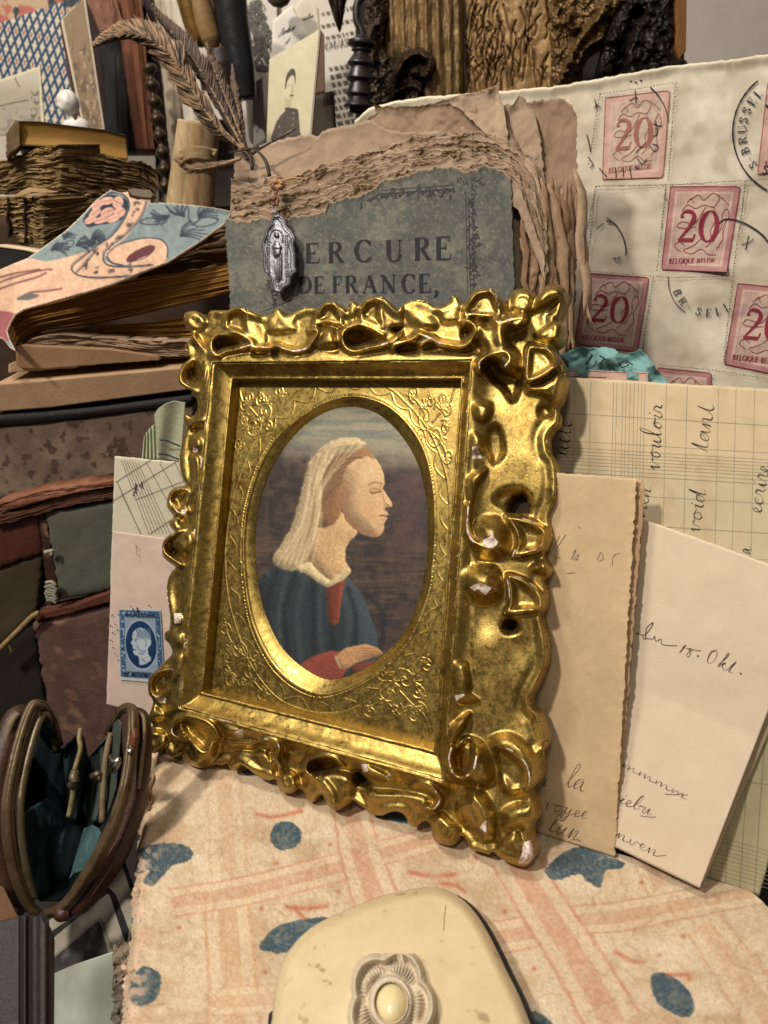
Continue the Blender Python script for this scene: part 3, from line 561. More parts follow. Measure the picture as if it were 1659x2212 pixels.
def engraving():
    S = []; a = spline(O3, 12, True); b = spline(O1, 12, True); b = np.array([b[np.argmin(np.hypot(*(b-q).T))] for q in a]); n = len(a); L = seglen(np.r_[a, a[:1]])[:-1]; L /= L[-1]
    S.append((np.r_[a, a[:1]], .7, 1.3))
    k = .18+.5*np.abs(np.sin(np.pi*34*np.linspace(0, 1, 1400))); ia = np.interp(np.linspace(0, 1, 1400), L, np.arange(n))
    A = np.stack([np.interp(ia, np.arange(n), a[:, i]) for i in (0, 1)], 1); B = np.stack([np.interp(ia, np.arange(n), b[:, i]) for i in (0, 1)], 1)
    S.append((A+(B-A)*k[:, None], .55, 1.0))
    def spiral(c, r, t0, turns, sgn=1):
        t = np.linspace(0, turns*2*np.pi, int(26*turns)+4); q = r*(1-t/(turns*2*np.pi+.6)); return np.stack([c[0]+q*np.cos(t0+sgn*t), c[1]+q*np.sin(t0+sgn*t)], 1)
    def leafset(p, ang, n, l, spread):
        out = []
        for i in range(n):
            u = i/(n-1)-.5; a_ = ang+spread*u; ll = l*.50*(1-.4*abs(u)); t = np.linspace(0, 1, 7)[:, None]; d = np.array([math.cos(a_), math.sin(a_)]); e = np.array([-d[1], d[0]])*u*ll*.6
            out.append(p+d*ll*t+e*t*t)
        return out
    corner = []
    corner.append(spline([(.04, .04), (.14, .24), (.30, .34), (.46, .46)], 10)); corner.append(spline([(.55, .58), (.62, .36), (.80, .20), (.98, .14)], 10)); corner.append(spline([(.58, .55), (.36, .64), (.20, .80), (.12, 1.)], 10))
    for c_, r_, t_, s_ in (((.60, .40), .17, 2.4, -1), ((.40, .62), .17, -.8, 1), ((.84, .12), .11, 1.5, -1), ((.14, .86), .11, 0, 1), ((.70, .62), .10, 3, 1), ((.28, .20), .12, .5, 1), ((.20, .30), .10, 3.6, -1), ((.50, .22), .10, 2.2, 1), ((.22, .52), .10, -.9, -1)): corner.append(spiral(c_, r_, t_, 1.5, s_))
    for p_, a_, n_, l_, s_ in (((.30, .30), -2.36, 7, .30, 2.6), ((.62, .30), -1.2, 5, .24, 1.8), ((.30, .62), 2.8, 5, .24, 1.8), ((.86, .16), -.3, 5, .17, 2.2), ((.16, .88), 1.9, 5, .17, 2.2), ((.48, .20), -1.3, 4, .16, 1.4), ((.20, .48), 2.9, 4, .16, 1.4)): corner += leafset(np.array(p_), a_, n_, l_, s_)
    for q, e1, e2 in (((512, 830), (108, -2), (-14, 150)), ((988, 828), (-110, 0), (-6, 182)), ((936, 1590), (-165, -40), (8, -170)), ((462, 1494), (120, 30), (8, -160))):
        for s_ in corner: S.append((np.array(q)+s_[:, :1]*np.array(e1)+s_[:, 1:2]*np.array(e2), .75, 1.25))
    return S

def gilt_frame():
    T = Thing('framed_picture', 'carved gold leaf picture frame with curling leaves, chipped to white gesso', 'picture frame')
    c, S, X, Y = carved_border()
    W = np.clip(c.W, 0, 1)*255; add_map(T, 'carved_border', FR, X, Y, S, c.H/1000, 1.7, GOLD, np.full(X.shape, -.010), np.repeat(lin_inv(W)[..., None], 3, -1))
    # moulding: one profile run round the sight rectangle
    I, O = ab(M0, 0.), ab(M1, .006); prof = [(0., -8.), (0, -6.), (0, -.8), (.015, -.15), (.05, .1), (.11, .25), (.15, .05), (.18, -.5), (.22, -.35), (.34, .3), (.48, 1.1), (.62, 2.3), (.75, 3.8), (.85, 5.2), (.90, 5.5), (.93, 5.3), (.97, 6.3), (1., 6.6), (1.05, 5.8), (1.07, 3.)]
    n = 150; rings = []
    for t, h in prof:
        R = I+(O-I)*t; pts = np.concatenate([R[k]+(R[(k+1) % 4]-R[k])*np.linspace(0, 1, n, endpoint=False)[:, None] for k in range(4)])
        nz = (fbm(pts[:, 0]*160+3, pts[:, 1]*160+t*3, 4, 3)-.5)*.7*(t > 0)+(fbm(pts[:, 0]*900, pts[:, 1]*900+t*9, 3, 4)-.5)*.25*(t > 0)
        wob = (fbm(pts[:, 0]*120, pts[:, 1]*120+t*40, 3, 6)-.5)*.0007*(t > .1)
        rings.append(fr3(pts[:, 0]+wob, pts[:, 1]+wob, (h+nz)/1000))
    v = np.concatenate(rings); m = 4*n; i = np.arange(len(prof)-1)[:, None]*m; j = np.arange(m)[None]; k = (j+1) % m
    wcol = np.full((len(v), 3), 20.); wv = np.repeat([60 if (abs(t-.97) < .04 or abs(t-.05) < .04) else 10 for t, _ in prof], m)
    wcol[:] = lin_inv(wv*(.6+fbm(np.tile(np.arange(m), len(prof))/9., v[:, 2]*0, 3, 1)*1.6))[:, None]
    T.add('moulding', v, np.stack([i+j, i+m+j, i+m+k, i+k], -1).reshape(-1, 4), gold_mat('gilding_moulding', .5, .6, (.44, .315, .088), .41), wcol, None, True)
    # flat with the oval opening, tooled
    st = 1.25; x0, y0 = 430, 806; nx, ny = int((1006-x0)/st), int((1628-y0)/st); X, Y = np.meshgrid(x0+st*np.arange(nx), y0+st*np.arange(ny))
    s1, s2 = sdf(X, Y, spline(O1, 5, True)), sdf(X, Y, spline(O2, 5, True))
    h = np.full(X.shape, -6.); tt = np.clip(-s1/(np.abs(s1)+np.abs(s2)+1e-6), 0, 1); h = np.where(s1 < 0, -6+.5*np.sin(np.minimum(tt*3, 1)*np.pi)-3.6*tt**1.6, h+.5*np.exp(-s1/3.))
    acc = np.zeros(X.shape)
    for p, amp, sg in engraving():
        p = resample(p, max(4, int(seglen(p)[-1]/1.2)))
        for x, y in p:
            i0, j0 = int((y-y0)/st), int((x-x0)/st)
            if 3 < i0 < ny-4 and 3 < j0 < nx-4:
                w = np.s_[i0-3:i0+4, j0-3:j0+4]; acc[w] = np.maximum(acc[w], amp*np.exp(-((X[w]-x)**2+(Y[w]-y)**2)/(2*sg*sg/1.6)))
    h += acc*.30*(s1 > -1)+(fbm(X/24, Y/24, 2, 7)-.5)*.10
    big = [(434, 808), (1004, 808), (946, 1626), (434, 1504)]
    Sg = np.maximum(sdf(X, Y, big), -s2)
    add_map(T, 'slip', FR, X, Y, Sg, h/1000, st, gold_mat('gilding_slip', .35, .66, (.42, .305, .088), .41), np.full(X.shape, -.0105), np.full(X.shape+(3,), 0.))
    prism(T, 'hole_shade_board', FR.up(-.0104), [(452, 716), (1168, 690), (1163, 1250), (1122, 1775), (392, 1600)], .005, mat('hole_shade', (52, 38, 26), .8, vs=80, var=.3))  # dark board added behind the pierced holes so they read as deep shade
    # printed oval: a plain lady in a blue cloak
    st = 1.5; x0, y0 = 540, 866; nx, ny = int((936-x0)/st), int((1480-y0)/st); X, Y = np.meshgrid(x0+st*np.arange(nx), y0+st*np.arange(ny))
    add_map(T, 'printed_picture', FR, X, Y, sdf(X, Y, spline(O2, 5, True))-6, np.full(X.shape, -.0098), st, mat('print', attr=True, rough=.55, var=.06, vs=300, bump=.15, bs=2600), np.full(X.shape, -.0106), portrait(X, Y))
    return T.done()
def lin_inv(v):
    """value whose linear light is v/255, so that a mask survives the colour conversion"""
    v = np.clip(np.asarray(v, float)/255, 0, 1); return np.where(v <= .0031308, v*12.92, 1.055*v**(1/2.4)-.055)*255

def portrait(X, Y):
    n = fbm(X/30, Y/14, 5, 1); n2 = fbm(X/4, Y/4, 4, 2); X0, Y0 = X, Y
    X = X+(fbm(X0/11, Y0/11, 3, 5)-.5)*5; Y = Y+(fbm(X0/11+7, Y0/11, 3, 6)-.5)*5
    c = flat(X.shape, (70, 57, 50)); c = mix(c, (50, 41, 40), sm(.35, .65, n)); c = mix(c, (112, 86, 64), .4*sm(.48, .75, fbm(X/60, Y/5, 4, 3))*(Y > 1160)); c = mix(c, (92, 72, 58), .4*sm(.5, .7, fbm(X/9, Y/26, 4, 4)))
    c = mix(c, (150, 144, 118), 1-sm(940, 1030, Y+30*(n-.5)-(X-735)*.12)); c = mix(c, (112, 116, 106), (.8*sm(.4, .7, fbm(X/90, Y/7, 4, 4)))*(1-sm(925, 1010, Y)))
    c = mix(c, (96, 66, 66), .5*(1-sm(0, 60, np.abs(X-885)))*sm(990, 1040, Y)*(1-sm(1130, 1250, Y)))
    def form(c, pl, k, r=26, dk=.45, lt=.25, L=(.62, -.55), soft=2.4, tex=.12):
        """a modelled area: light from one side, dark on the other, brushed edge"""
        d = -sdf(X, Y, spline(pl, 6, True)); t = np.clip(d/r, 0, 1); hh = np.sqrt(np.maximum(0, 1-(1-t)**2))*r; gy, gx = np.gradient(hh, 1.5); s = -(gx*L[0]+gy*L[1])/np.sqrt(gx*gx+gy*gy+.6)
        col = np.asarray(k, float)*(1+np.where(s > 0, s*lt, s*dk)+(fbm(X0/3.5, Y0/3.5, 3, 8)-.5)*tex*2)[..., None]
        a = sm(-soft, soft, d)[..., None]; return c*(1-a)+col*a
    def line(c, pl, k, w=2., a=1.): return mix(c, k, a*np.exp(-(sdist(X, Y, spline(pl, 6))/w)**2)*(.75+.5*n2))
    c = form(c, [(545, 1290), (585, 1228), (640, 1200), (720, 1225), (770, 1268), (800, 1330), (822, 1420), (800, 1500), (540, 1500)], (40, 50, 56), 60, .6, .7)
    for q in range(11): c = line(c, [(600+q*19, 1232+q*5), (570+q*25+8*math.sin(q*2.), 1330), (585+q*23, 1450)], (62, 76, 80) if q % 2 else (22, 28, 34), 6, .55)
    c = form(c, [(702, 1235), (742, 1240), (738, 1290), (730, 1345), (712, 1345), (706, 1290)], (132, 58, 38), 14)
    for q in range(6): c = line(c, [(708+q*5, 1240), (712+q*3, 1340)], (84, 36, 26), 1.2, .6)
    c = form(c, [(672, 1100), (724, 1098), (762, 1130), (772, 1152), (752, 1176), (746, 1206), (756, 1240), (712, 1262), (668, 1226), (652, 1170)], (196, 156, 104), 34, .5, .2)
    c = form(c, [(655, 1050), (664, 1002), (700, 966), (748, 952), (792, 968), (812, 996), (782, 1014), (752, 1044), (742, 1092), (722, 1130), (684, 1140), (652, 1110)], (134, 92, 58), 30, .5, .4)
    for q in range(16): a_ = q*.11; c = line(c, [(806-q*2, 990+q*2), (760-q*3, 985+q*5), (716-q*2, 1010+q*7), (700-q, 1060+q*5)], (92, 60, 38) if q % 2 else (170, 126, 84), 1.8, .55)
    c = form(c, [(668, 1000), (700, 962), (748, 944), (790, 956), (768, 974), (726, 984), (700, 1020), (694, 1080), (684, 1150), (664, 1204), (640, 1232), (604, 1226), (590, 1204), (628, 1140), (648, 1070)], (188, 164, 120), 22, .45, .3)
    for q in range(13): c = line(c, [(672+q*9, 985-q*2.4), (668+q*3+6*math.sin(q*1.9), 1050), (652+q*3+7*math.sin(q*2.7), 1130), (602+q*6, 1218)], (134, 108, 72) if q % 2 else (222, 202, 158), 2.6, .38)
    c = form(c, [(668, 1214), (690, 1236), (716, 1258), (704, 1268), (668, 1244), (640, 1228)], (204, 182, 134), 9); c = form(c, [(752, 1228), (748, 1244), (716, 1266), (708, 1258)], (200, 176, 128), 6)
    face = [(752, 1006), (776, 990), (802, 988), (820, 1002), (829, 1024), (831, 1044), (828, 1054), (836, 1070), (847, 1088), (843, 1096), (833, 1098), (834, 1104), (840, 1110), (834, 1115), (838, 1121), (832, 1127), (828, 1132), (831, 1142), (824, 1154), (808, 1161), (786, 1155), (762, 1140), (744, 1116), (736, 1080), (738, 1040)]
    c = form(c, face, (208, 168, 116), 40, .55, .12, (.55, -.45), 1.6, .06)
    f = sdf(X, Y, spline(face, 6, True)) < 0
    c = mix(c, (150, 102, 66), .65*np.exp(-(sdist(X, Y, [(742, 1050), (742, 1110), (772, 1148), (806, 1162)])/16)**2)*f); c = mix(c, (206, 132, 92), .30*np.exp(-((X-796)**2+(Y-1104)**2)/420)*f); c = mix(c, (164, 116, 74), .5*np.exp(-((X-812)**2/190+(Y-1058)**2/60))*f); c = mix(c, (228, 192, 142), .5*np.exp(-((X-796)**2/420+(Y-1024)**2/300))*f); c = mix(c, (156, 106, 68), .5*np.exp(-((X-834)**2/30+(Y-1097)**2/16))*f); c = mix(c, (158, 110, 70), .4*np.exp(-((X-822)**2/60+(Y-1133)**2/14))*f)
    c = line(c, [(796, 1048), (808, 1042), (824, 1045)], (122, 84, 52), 1.7, .75); c = line(c, [(800, 1062), (810, 1065), (822, 1062)], (72, 46, 32), 1.6, .9); c = line(c, [(800, 1058), (811, 1055), (822, 1058)], (140, 98, 62), 1.3, .6)
    c = line(c, [(822, 1048), (824, 1066), (830, 1084)], (172, 122, 78), 2.2, .45); c = line(c, [(820, 1115), (829, 1114), (837, 1116)], (132, 60, 44), 1.9, .85); c = line(c, [(824, 1121), (832, 1122)], (178, 100, 76), 2, .5)
    c = form(c, [(640, 1446), (690, 1412), (738, 1408), (758, 1432), (722, 1474), (650, 1484)], (138, 60, 46), 22)
    c = form(c, [(726, 1418), (752, 1398), (786, 1392), (812, 1398), (826, 1412), (800, 1422), (770, 1432), (748, 1446), (730, 1440)], (188, 136, 88), 14, .5, .15)
    for q in range(4): c = line(c, [(776+q*3, 1400+q*6), (802+q*3, 1401+q*6), (822, 1410+q*4)], (132, 84, 52), 1.2, .6)
    c = form(c, [(760, 1440), (800, 1428), (830, 1436), (820, 1462), (780, 1476)], (112, 52, 42), 16); c = line(c, [(724, 1416), (736, 1442)], (210, 184, 146), 2.2, .7)
    fine = fbm(X0/1.7, Y0/1.7, 3, 9); c = c*(.90+.20*fine[..., None])*(.95+.1*n2[..., None]); c = mix(c, (150, 130, 104), .12*sm(.70, .76, fbm(X0/2.2, Y0/2.2, 2, 3)))
    return mix(c, c.mean(-1, keepdims=True)*np.array((1.06, 1., .9)), np.full(X.shape, .18))
# ------------------------------------------------------------------ lettering
MAPS.update(P1=(246.9, 1645.8, .39682), P2=(877.8, 1700.7, .4709), P3=(0, 1481.2, .24808), P4=(0, 0, .23148), P5=(274.3, 0, .19841), P6=(0, 246.9, .23148), P7=(548.6, 1892.7, .36375),
            Q1=(0, 0, .2976), Q2=(384, 0, .2976), Q3=(713.2, 0, .3307), Q4=(1207, 0, .2725), Q5=(0, 384, .3307), Q6=(466.3, 329.2, .496), Q7=(1179.5, 384, .289), R1=(0, 877.8, .2975), R2=(0, 1426.4, .3552), R7=(1097.2, 987.5, .4466))
def arc(cx, cy, rx, ry, a0, a1, n=14):
    t = np.radians(np.linspace(a0, a1, n)); return np.stack([cx+rx*np.cos(t), cy+ry*np.sin(t)], 1)
def thick(p, lo, hi, ax=0):
    """width that swells where the stroke runs up and down"""
    t = np.gradient(np.asarray(p, float), axis=0); u = np.abs(t[:, 1])/(np.hypot(*t.T)+1e-9); return lo+(hi-lo)*u**1.5
_t, _k, _h = .045, .14, .05
def _st(x, a=0., b=1., serif=True, w=_k):
    o = [([(x, a), (x, b)], w)]
    if serif: o += [([(x-.12, a+.02), (x+.12, a+.02)], _t), ([(x-.12, b-.02), (x+.12, b-.02)], _t)]
    return o
def _cv(p, lo=_t, hi=_k): return [(p, thick(p, lo, hi))]
GLY = {
 'P': (.78, _st(.15)+_cv(np.r_[[(.15, .98), (.35, .98)], arc(.38, .74, .24, .24, 90, -90), [(.15, .50)]])),
 'E': (.78, _st(.15)+[([(.15, .98), (.68, .98)], _h), ([(.68, 1), (.68, .78)], .035), ([(.15, .52), (.5, .52)], _h), ([(.5, .63), (.5, .41)], .035), ([(.15, .02), (.70, .02)], _h), ([(.70, 0), (.74, .26)], .035)]),
 'F': (.70, _st(.15)+[([(.15, .98), (.66, .98)], _h), ([(.66, 1), (.66, .76)], .035), ([(.15, .52), (.48, .52)], _h), ([(.48, .63), (.48, .41)], .035)]),
 'R': (.86, _st(.15)+_cv(np.r_[[(.15, .98), (.35, .98)], arc(.38, .76, .24, .22, 90, -90), [(.15, .53)]])+[([(.36, .53), (.52, .28), (.68, .04)], _k*.85), ([(.60, .03), (.86, .03)], _t)]),
 'C': (.88, _cv(arc(.48, .5, .38, .51, 40, 320, 26))+[([(.78, .98), (.78, .70)], .05), ([(.78, .22), (.76, .12)], .04)]),
 'U': (.92, [([(.18, 1), (.18, .34)], _k), ([(.06, .98), (.30, .98)], _t), ([(.76, 1), (.76, .34)], .05), ([(.66, .98), (.88, .98)], _t)]+_cv(arc(.47, .32, .29, .33, 180, 360, 16), .05, .12)),
 'D': (.95, _st(.15)+_cv(np.r_[[(.15, .98), (.35, .98)], arc(.40, .5, .44, .48, 90, -90, 22), [(.15, .02)]])),
 'A': (.92, [([(.10, .02), (.46, 1)], .05), ([(.46, 1), (.80, .02)], _k), ([(.24, .36), (.64, .36)], _t), ([(0, .02), (.24, .02)], _t), ([(.66, .02), (.94, .02)], _t)]),
 'N': (.98, [([(.14, 0), (.14, 1)], .05), ([(.12, .98), (.78, .04)], _k), ([(.80, 0), (.80, 1)], .05), ([(.02, .02), (.28, .02)], _t), ([(0, .98), (.2, .98)], _t), ([(.68, .98), (.94, .98)], _t)]),
 'M': (1.1, [([(.12, 0), (.14, 1)], .05), ([(.14, 1), (.5, .1)], _k), ([(.5, .1), (.86, 1)], .05), ([(.88, 1), (.90, 0)], _k), ([(0, .02), (.26, .02)], _t), ([(.76, .02), (1.04, .02)], _t)]),
 'B': (.8, _st(.15)+_cv(np.r_[[(.15, .98), (.32, .98)], arc(.34, .76, .2, .22, 90, -90), [(.15, .53)]])+_cv(np.r_[[(.15, .52), (.36, .52)], arc(.38, .27, .25, .25, 90, -90), [(.15, .02)]])),
 'L': (.7, _st(.15)+[([(.15, .02), (.62, .02)], _h), ([(.62, 0), (.66, .26)], .04)]), 'I': (.36, _st(.18)), 'H': (.9, _st(.15)+_st(.72)+[([(.15, .5), (.72, .5)], _h)]),
 'G': (.9, _cv(arc(.48, .5, .38, .51, 45, 350, 26))+[([(.78, .98), (.78, .72)], .05), ([(.80, .42), (.80, .1)], .1), ([(.66, .43), (.92, .43)], _t)]),
 'Q': (.95, _cv(arc(.48, .5, .38, .51, 0, 360, 30))+[([(.46, .12), (.6, -.1), (.86, -.16)], .09)]), 'O': (.95, _cv(arc(.48, .5, .38, .51, 0, 360, 30))),
 'S': (.66, _cv(spline([(.54, .74), (.52, .92), (.34, 1.01), (.16, .9), (.14, .72), (.34, .54), (.52, .38), (.54, .16), (.36, -.01), (.16, .06), (.10, .26)], 4))),
 'T': (.8, _st(.4)+[([(.08, .98), (.72, .98)], _h), ([(.08, 1), (.06, .78)], .04), ([(.72, 1), (.74, .78)], .04)]), 'V': (.9, [([(.08, 1), (.44, .0)], _k), ([(.44, 0), (.78, 1)], .05), ([(0, .98), (.24, .98)], _t), ([(.66, .98), (.9, .98)], _t)]),
 'X': (.9, [([(.12, 1), (.76, .0)], _k), ([(.12, 0), (.74, 1)], .05), ([(0, .98), (.26, .98)], _t), ([(.62, .98), (.86, .98)], _t), ([(0, .02), (.26, .02)], _t), ([(.62, .02), (.9, .02)], _t)]),
 '2': (.72, [(spline([(.16, .78), (.14, .88), (.24, .99), (.42, .99), (.56, .86), (.54, .66), (.38, .40), (.10, .04)], 6), np.r_[np.linspace(.14, .05, 8), np.linspace(.05, .15, 20), np.linspace(.15, .05, 15)][:43]), ([(.10, .05), (.60, .05)], .12), ([(.60, .05), (.66, .24)], .05)]),
 '0': (.76, [(arc(.40, .5, .28, .49, 90, 450, 34), thick(arc(.40, .5, .28, .49, 90, 450, 34), .035, .15))]),
 ',': (.3, [(spline([(.14, .1), (.2, .08), (.2, -.06), (.08, -.22)], 5), .09), ([(.10, .07), (.20, .07)], .14)]), '-': (.45, [([(.1, .4), (.36, .4)], .07)]), ' ': (.45, []), '.': (.3, [([(.1, .05), (.2, .05)], .1)]), '1': (.45, _st(.24)+[([(.24, .98), (.08, .84)], .05)]), '8': (.66, _cv(arc(.34, .74, .19, .24, 0, 360, 20))+_cv(arc(.34, .26, .24, .26, 0, 360, 20))), '3': (.6, _cv(np.r_[arc(.28, .75, .2, .24, 150, -80, 14), arc(.28, .25, .24, .26, 80, -150, 14)])),
}
def caps(s, o, ex, ey, sp=.12, wob=.0, wk=1.):
    """serif capitals: o = px of the baseline start, ex/ey = px vectors of one cap height along and up"""
    o, ex, ey = (np.asarray(v, float) for v in (o, ex, ey)); out = []; x = 0; sc = np.hypot(*ey)
    r = np.random.default_rng(len(s))
    for ch in s:
        wd_, st = GLY[ch]
        for p, w in st:
            p = np.asarray(p, float); p = resample(p, max(len(p), 3)) if np.ndim(w) == 0 else p; w = w if np.ndim(w) == 0 else np.interp(np.linspace(0, 1, len(p)), np.linspace(0, 1, len(w)), w)
            q = o+(p[:, :1]+x)*ex+p[:, 1:2]*ey; q = q+r.normal(0, wob, q.shape); out.append((q, np.maximum(w*sc*wk, .9)))
        x += wd_+sp
    return out
CUR = {  # joined handwriting, unit = x-height; entry at (0,0), exit at (width,0)
 'a': (.9, [(0, 0), (.55, .85), (.3, .95), (.1, .5), (.2, .05), (.5, .35), (.62, .9), (.58, .3), (.68, .02), (.9, .2)]), 'b': (.8, [(0, 0), (.4, 1.2), (.42, 2.1), (.25, 2.0), (.15, .6), (.3, .05), (.55, .3), (.5, .8), (.8, .75)]),
 'c': (.7, [(0, 0), (.5, .8), (.35, .95), (.1, .5), (.25, .05), (.7, .25)]), 'd': (.95, [(0, 0), (.55, .85), (.3, .95), (.1, .5), (.2, .05), (.5, .35), (.8, 2.0), (.62, .5), (.7, .02), (.95, .2)]),
 'e': (.65, [(0, 0), (.35, .5), (.4, .9), (.22, .9), (.12, .4), (.3, .02), (.65, .25)]), 'i': (.5, [(0, 0), (.25, .9), (.2, .3), (.3, .02), (.5, .2)]), 'l': (.6, [(0, 0), (.4, 1.4), (.4, 2.1), (.2, 1.9), (.18, .5), (.3, .02), (.6, .25)]),
 'm': (1.3, [(0, 0), (.18, .9), (.15, 0), (.4, .85), (.55, .8), (.52, 0), (.8, .85), (.95, .8), (.95, .1), (1.3, .2)]), 'n': (.95, [(0, 0), (.18, .9), (.15, 0), (.42, .85), (.58, .8), (.58, .1), (.95, .2)]),
 'o': (.8, [(0, 0), (.45, .92), (.15, .7), (.12, .2), (.35, .02), (.55, .4), (.45, .88), (.8, .75)]), 'r': (.7, [(0, 0), (.2, .85), (.25, 1.05), (.5, .8), (.42, .2), (.7, .1)]), 's': (.6, [(0, 0), (.35, .95), (.45, .4), (.3, .0), (.1, .1), (.6, .15)]),
 't': (.6, [(0, 0), (.4, 1.7), (.25, .4), (.35, .02), (.6, .2)]), 'u': (.95, [(0, 0), (.2, .9), (.15, .2), (.35, .02), (.58, .85), (.58, .1), (.95, .2)]), 'v': (.85, [(0, .5), (.15, .9), (.2, .1), (.35, .02), (.6, .85), (.85, .75)]),
 'y': (.95, [(0, 0), (.2, .9), (.2, .2), (.4, .1), (.62, .85), (.5, -.5), (.2, -1.1), (.1, -.8), (.6, -.1), (.95, .2)]), 'g': (.95, [(0, 0), (.55, .85), (.3, .95), (.1, .5), (.25, .05), (.6, .85), (.5, -.5), (.2, -1.1), (.1, -.8), (.6, -.1), (.95, .2)]),
 'k': (.9, [(0, 0), (.4, 1.9), (.25, 2.0), (.15, 0), (.3, .6), (.55, .8), (.35, .45), (.6, .02), (.9, .2)]), 'h': (.95, [(0, 0), (.4, 1.9), (.25, 2.0), (.15, 0), (.4, .8), (.58, .7), (.58, .1), (.95, .2)]), 'O': (1.3, [(.4, 2.0), (.1, 1.4), (.15, .4), (.5, -.05), (.95, .6), (.95, 1.6), (.6, 2.05), (.35, 1.8)]),
 'J': (1.1, [(0, .4), (.5, 1.4), (.9, 2.1), (.5, 1.9), (.5, .9), (.3, 0), (0, .1), (.6, .4), (1.1, .2)]), '1': (.5, [(.1, 1.0), (.4, 1.6), (.2, 0)]), '8': (.9, [(.6, 1.4), (.3, 1.6), (.2, 1.2), (.6, .5), (.3, 0), (.1, .4), (.6, 1.2), (.7, 1.6)]), '2': (.8, [(.15, 1.3), (.45, 1.6), (.6, 1.2), (.1, 0), (.8, .1)]), '4': (.8, [(.4, 1.6), (.1, .6), (.7, .6), (.6, 1.2), (.5, -.2)]), 'A': (1.3, [(0, 0), (.5, 1.2), (.9, 2.1), (.85, 1.0), (.8, 0), (.5, .8), (1.1, .9)]),
 'L': (1.2, [(.1, 1.4), (.5, 2.0), (.6, 1.6), (.2, .2), (.1, .02), (.6, .1), (1.2, .3)]), '.': (.4, [(.1, 0), (.18, .1)]), ' ': (.9, None)}
def script(s, o, ex, ey, w=2.4, seed=0):
    o, ex, ey = (np.asarray(v, float) for v in (o, ex, ey)); x = 0; cur = []; out = []; r = np.random.default_rng(seed+len(s)*7)
    def fl():
        if len(cur) > 2:
            p = spline(cur, 5); t = np.gradient(p, axis=0); up = t[:, 1]; q = o+p[:, :1]*ex+p[:, 1:2]*ey; out.append((q, w*(.55+.6*(up < 0)+r.random()*.1)*(.8+.3*np.sin(np.arange(len(p))*.3))))
    for ch in s:
        wd_, p = CUR.get(ch, CUR['u'])
        if p is None: fl(); cur = []; x += wd_; continue
        cur += [(a+x+r.normal(0, .02), b*(1+r.normal(0, .05))) for a, b in p[(1 if cur else 0):]]
        if ch == 'i': out.append(([o+(x+.3)*ex+1.3*ey, o+(x+.38)*ex+1.38*ey], w))
        x += wd_
        if ch in '1824O.': fl(); cur = []
    fl(); return out
INK = lambda c=(38, 30, 28), n='ink': mat(n, c, .7, var=.35, vs=1400, bump=0)
# ------------------------------------------------------------------ setting
def wall_and_desk():
    T = Thing('desk', None, kind='structure'); box(T, 'desk', (0, .5, -.125), np.eye(3), (2.4, 1.6, .03), mat('desk', (40, 32, 26), .6, vs=20, var=.3), bevel=.003); T.done()
    T = Thing('wall', None, kind='structure'); p = facing(830, 100, .80)
    sheet(T, 'wall', p, [(-900, -900), (2700, -900)], [(-900, 2600), (2700, 2600)], mat('wall', (214, 204, 190), .9, vs=9, var=.10, bs=260, bump=.25), 40, 40, thick=.02, disp=lambda S, t, X, Y: (fbm(X/300, Y/300, 3, 1)-.5)*.004); T.done()
wall_and_desk()

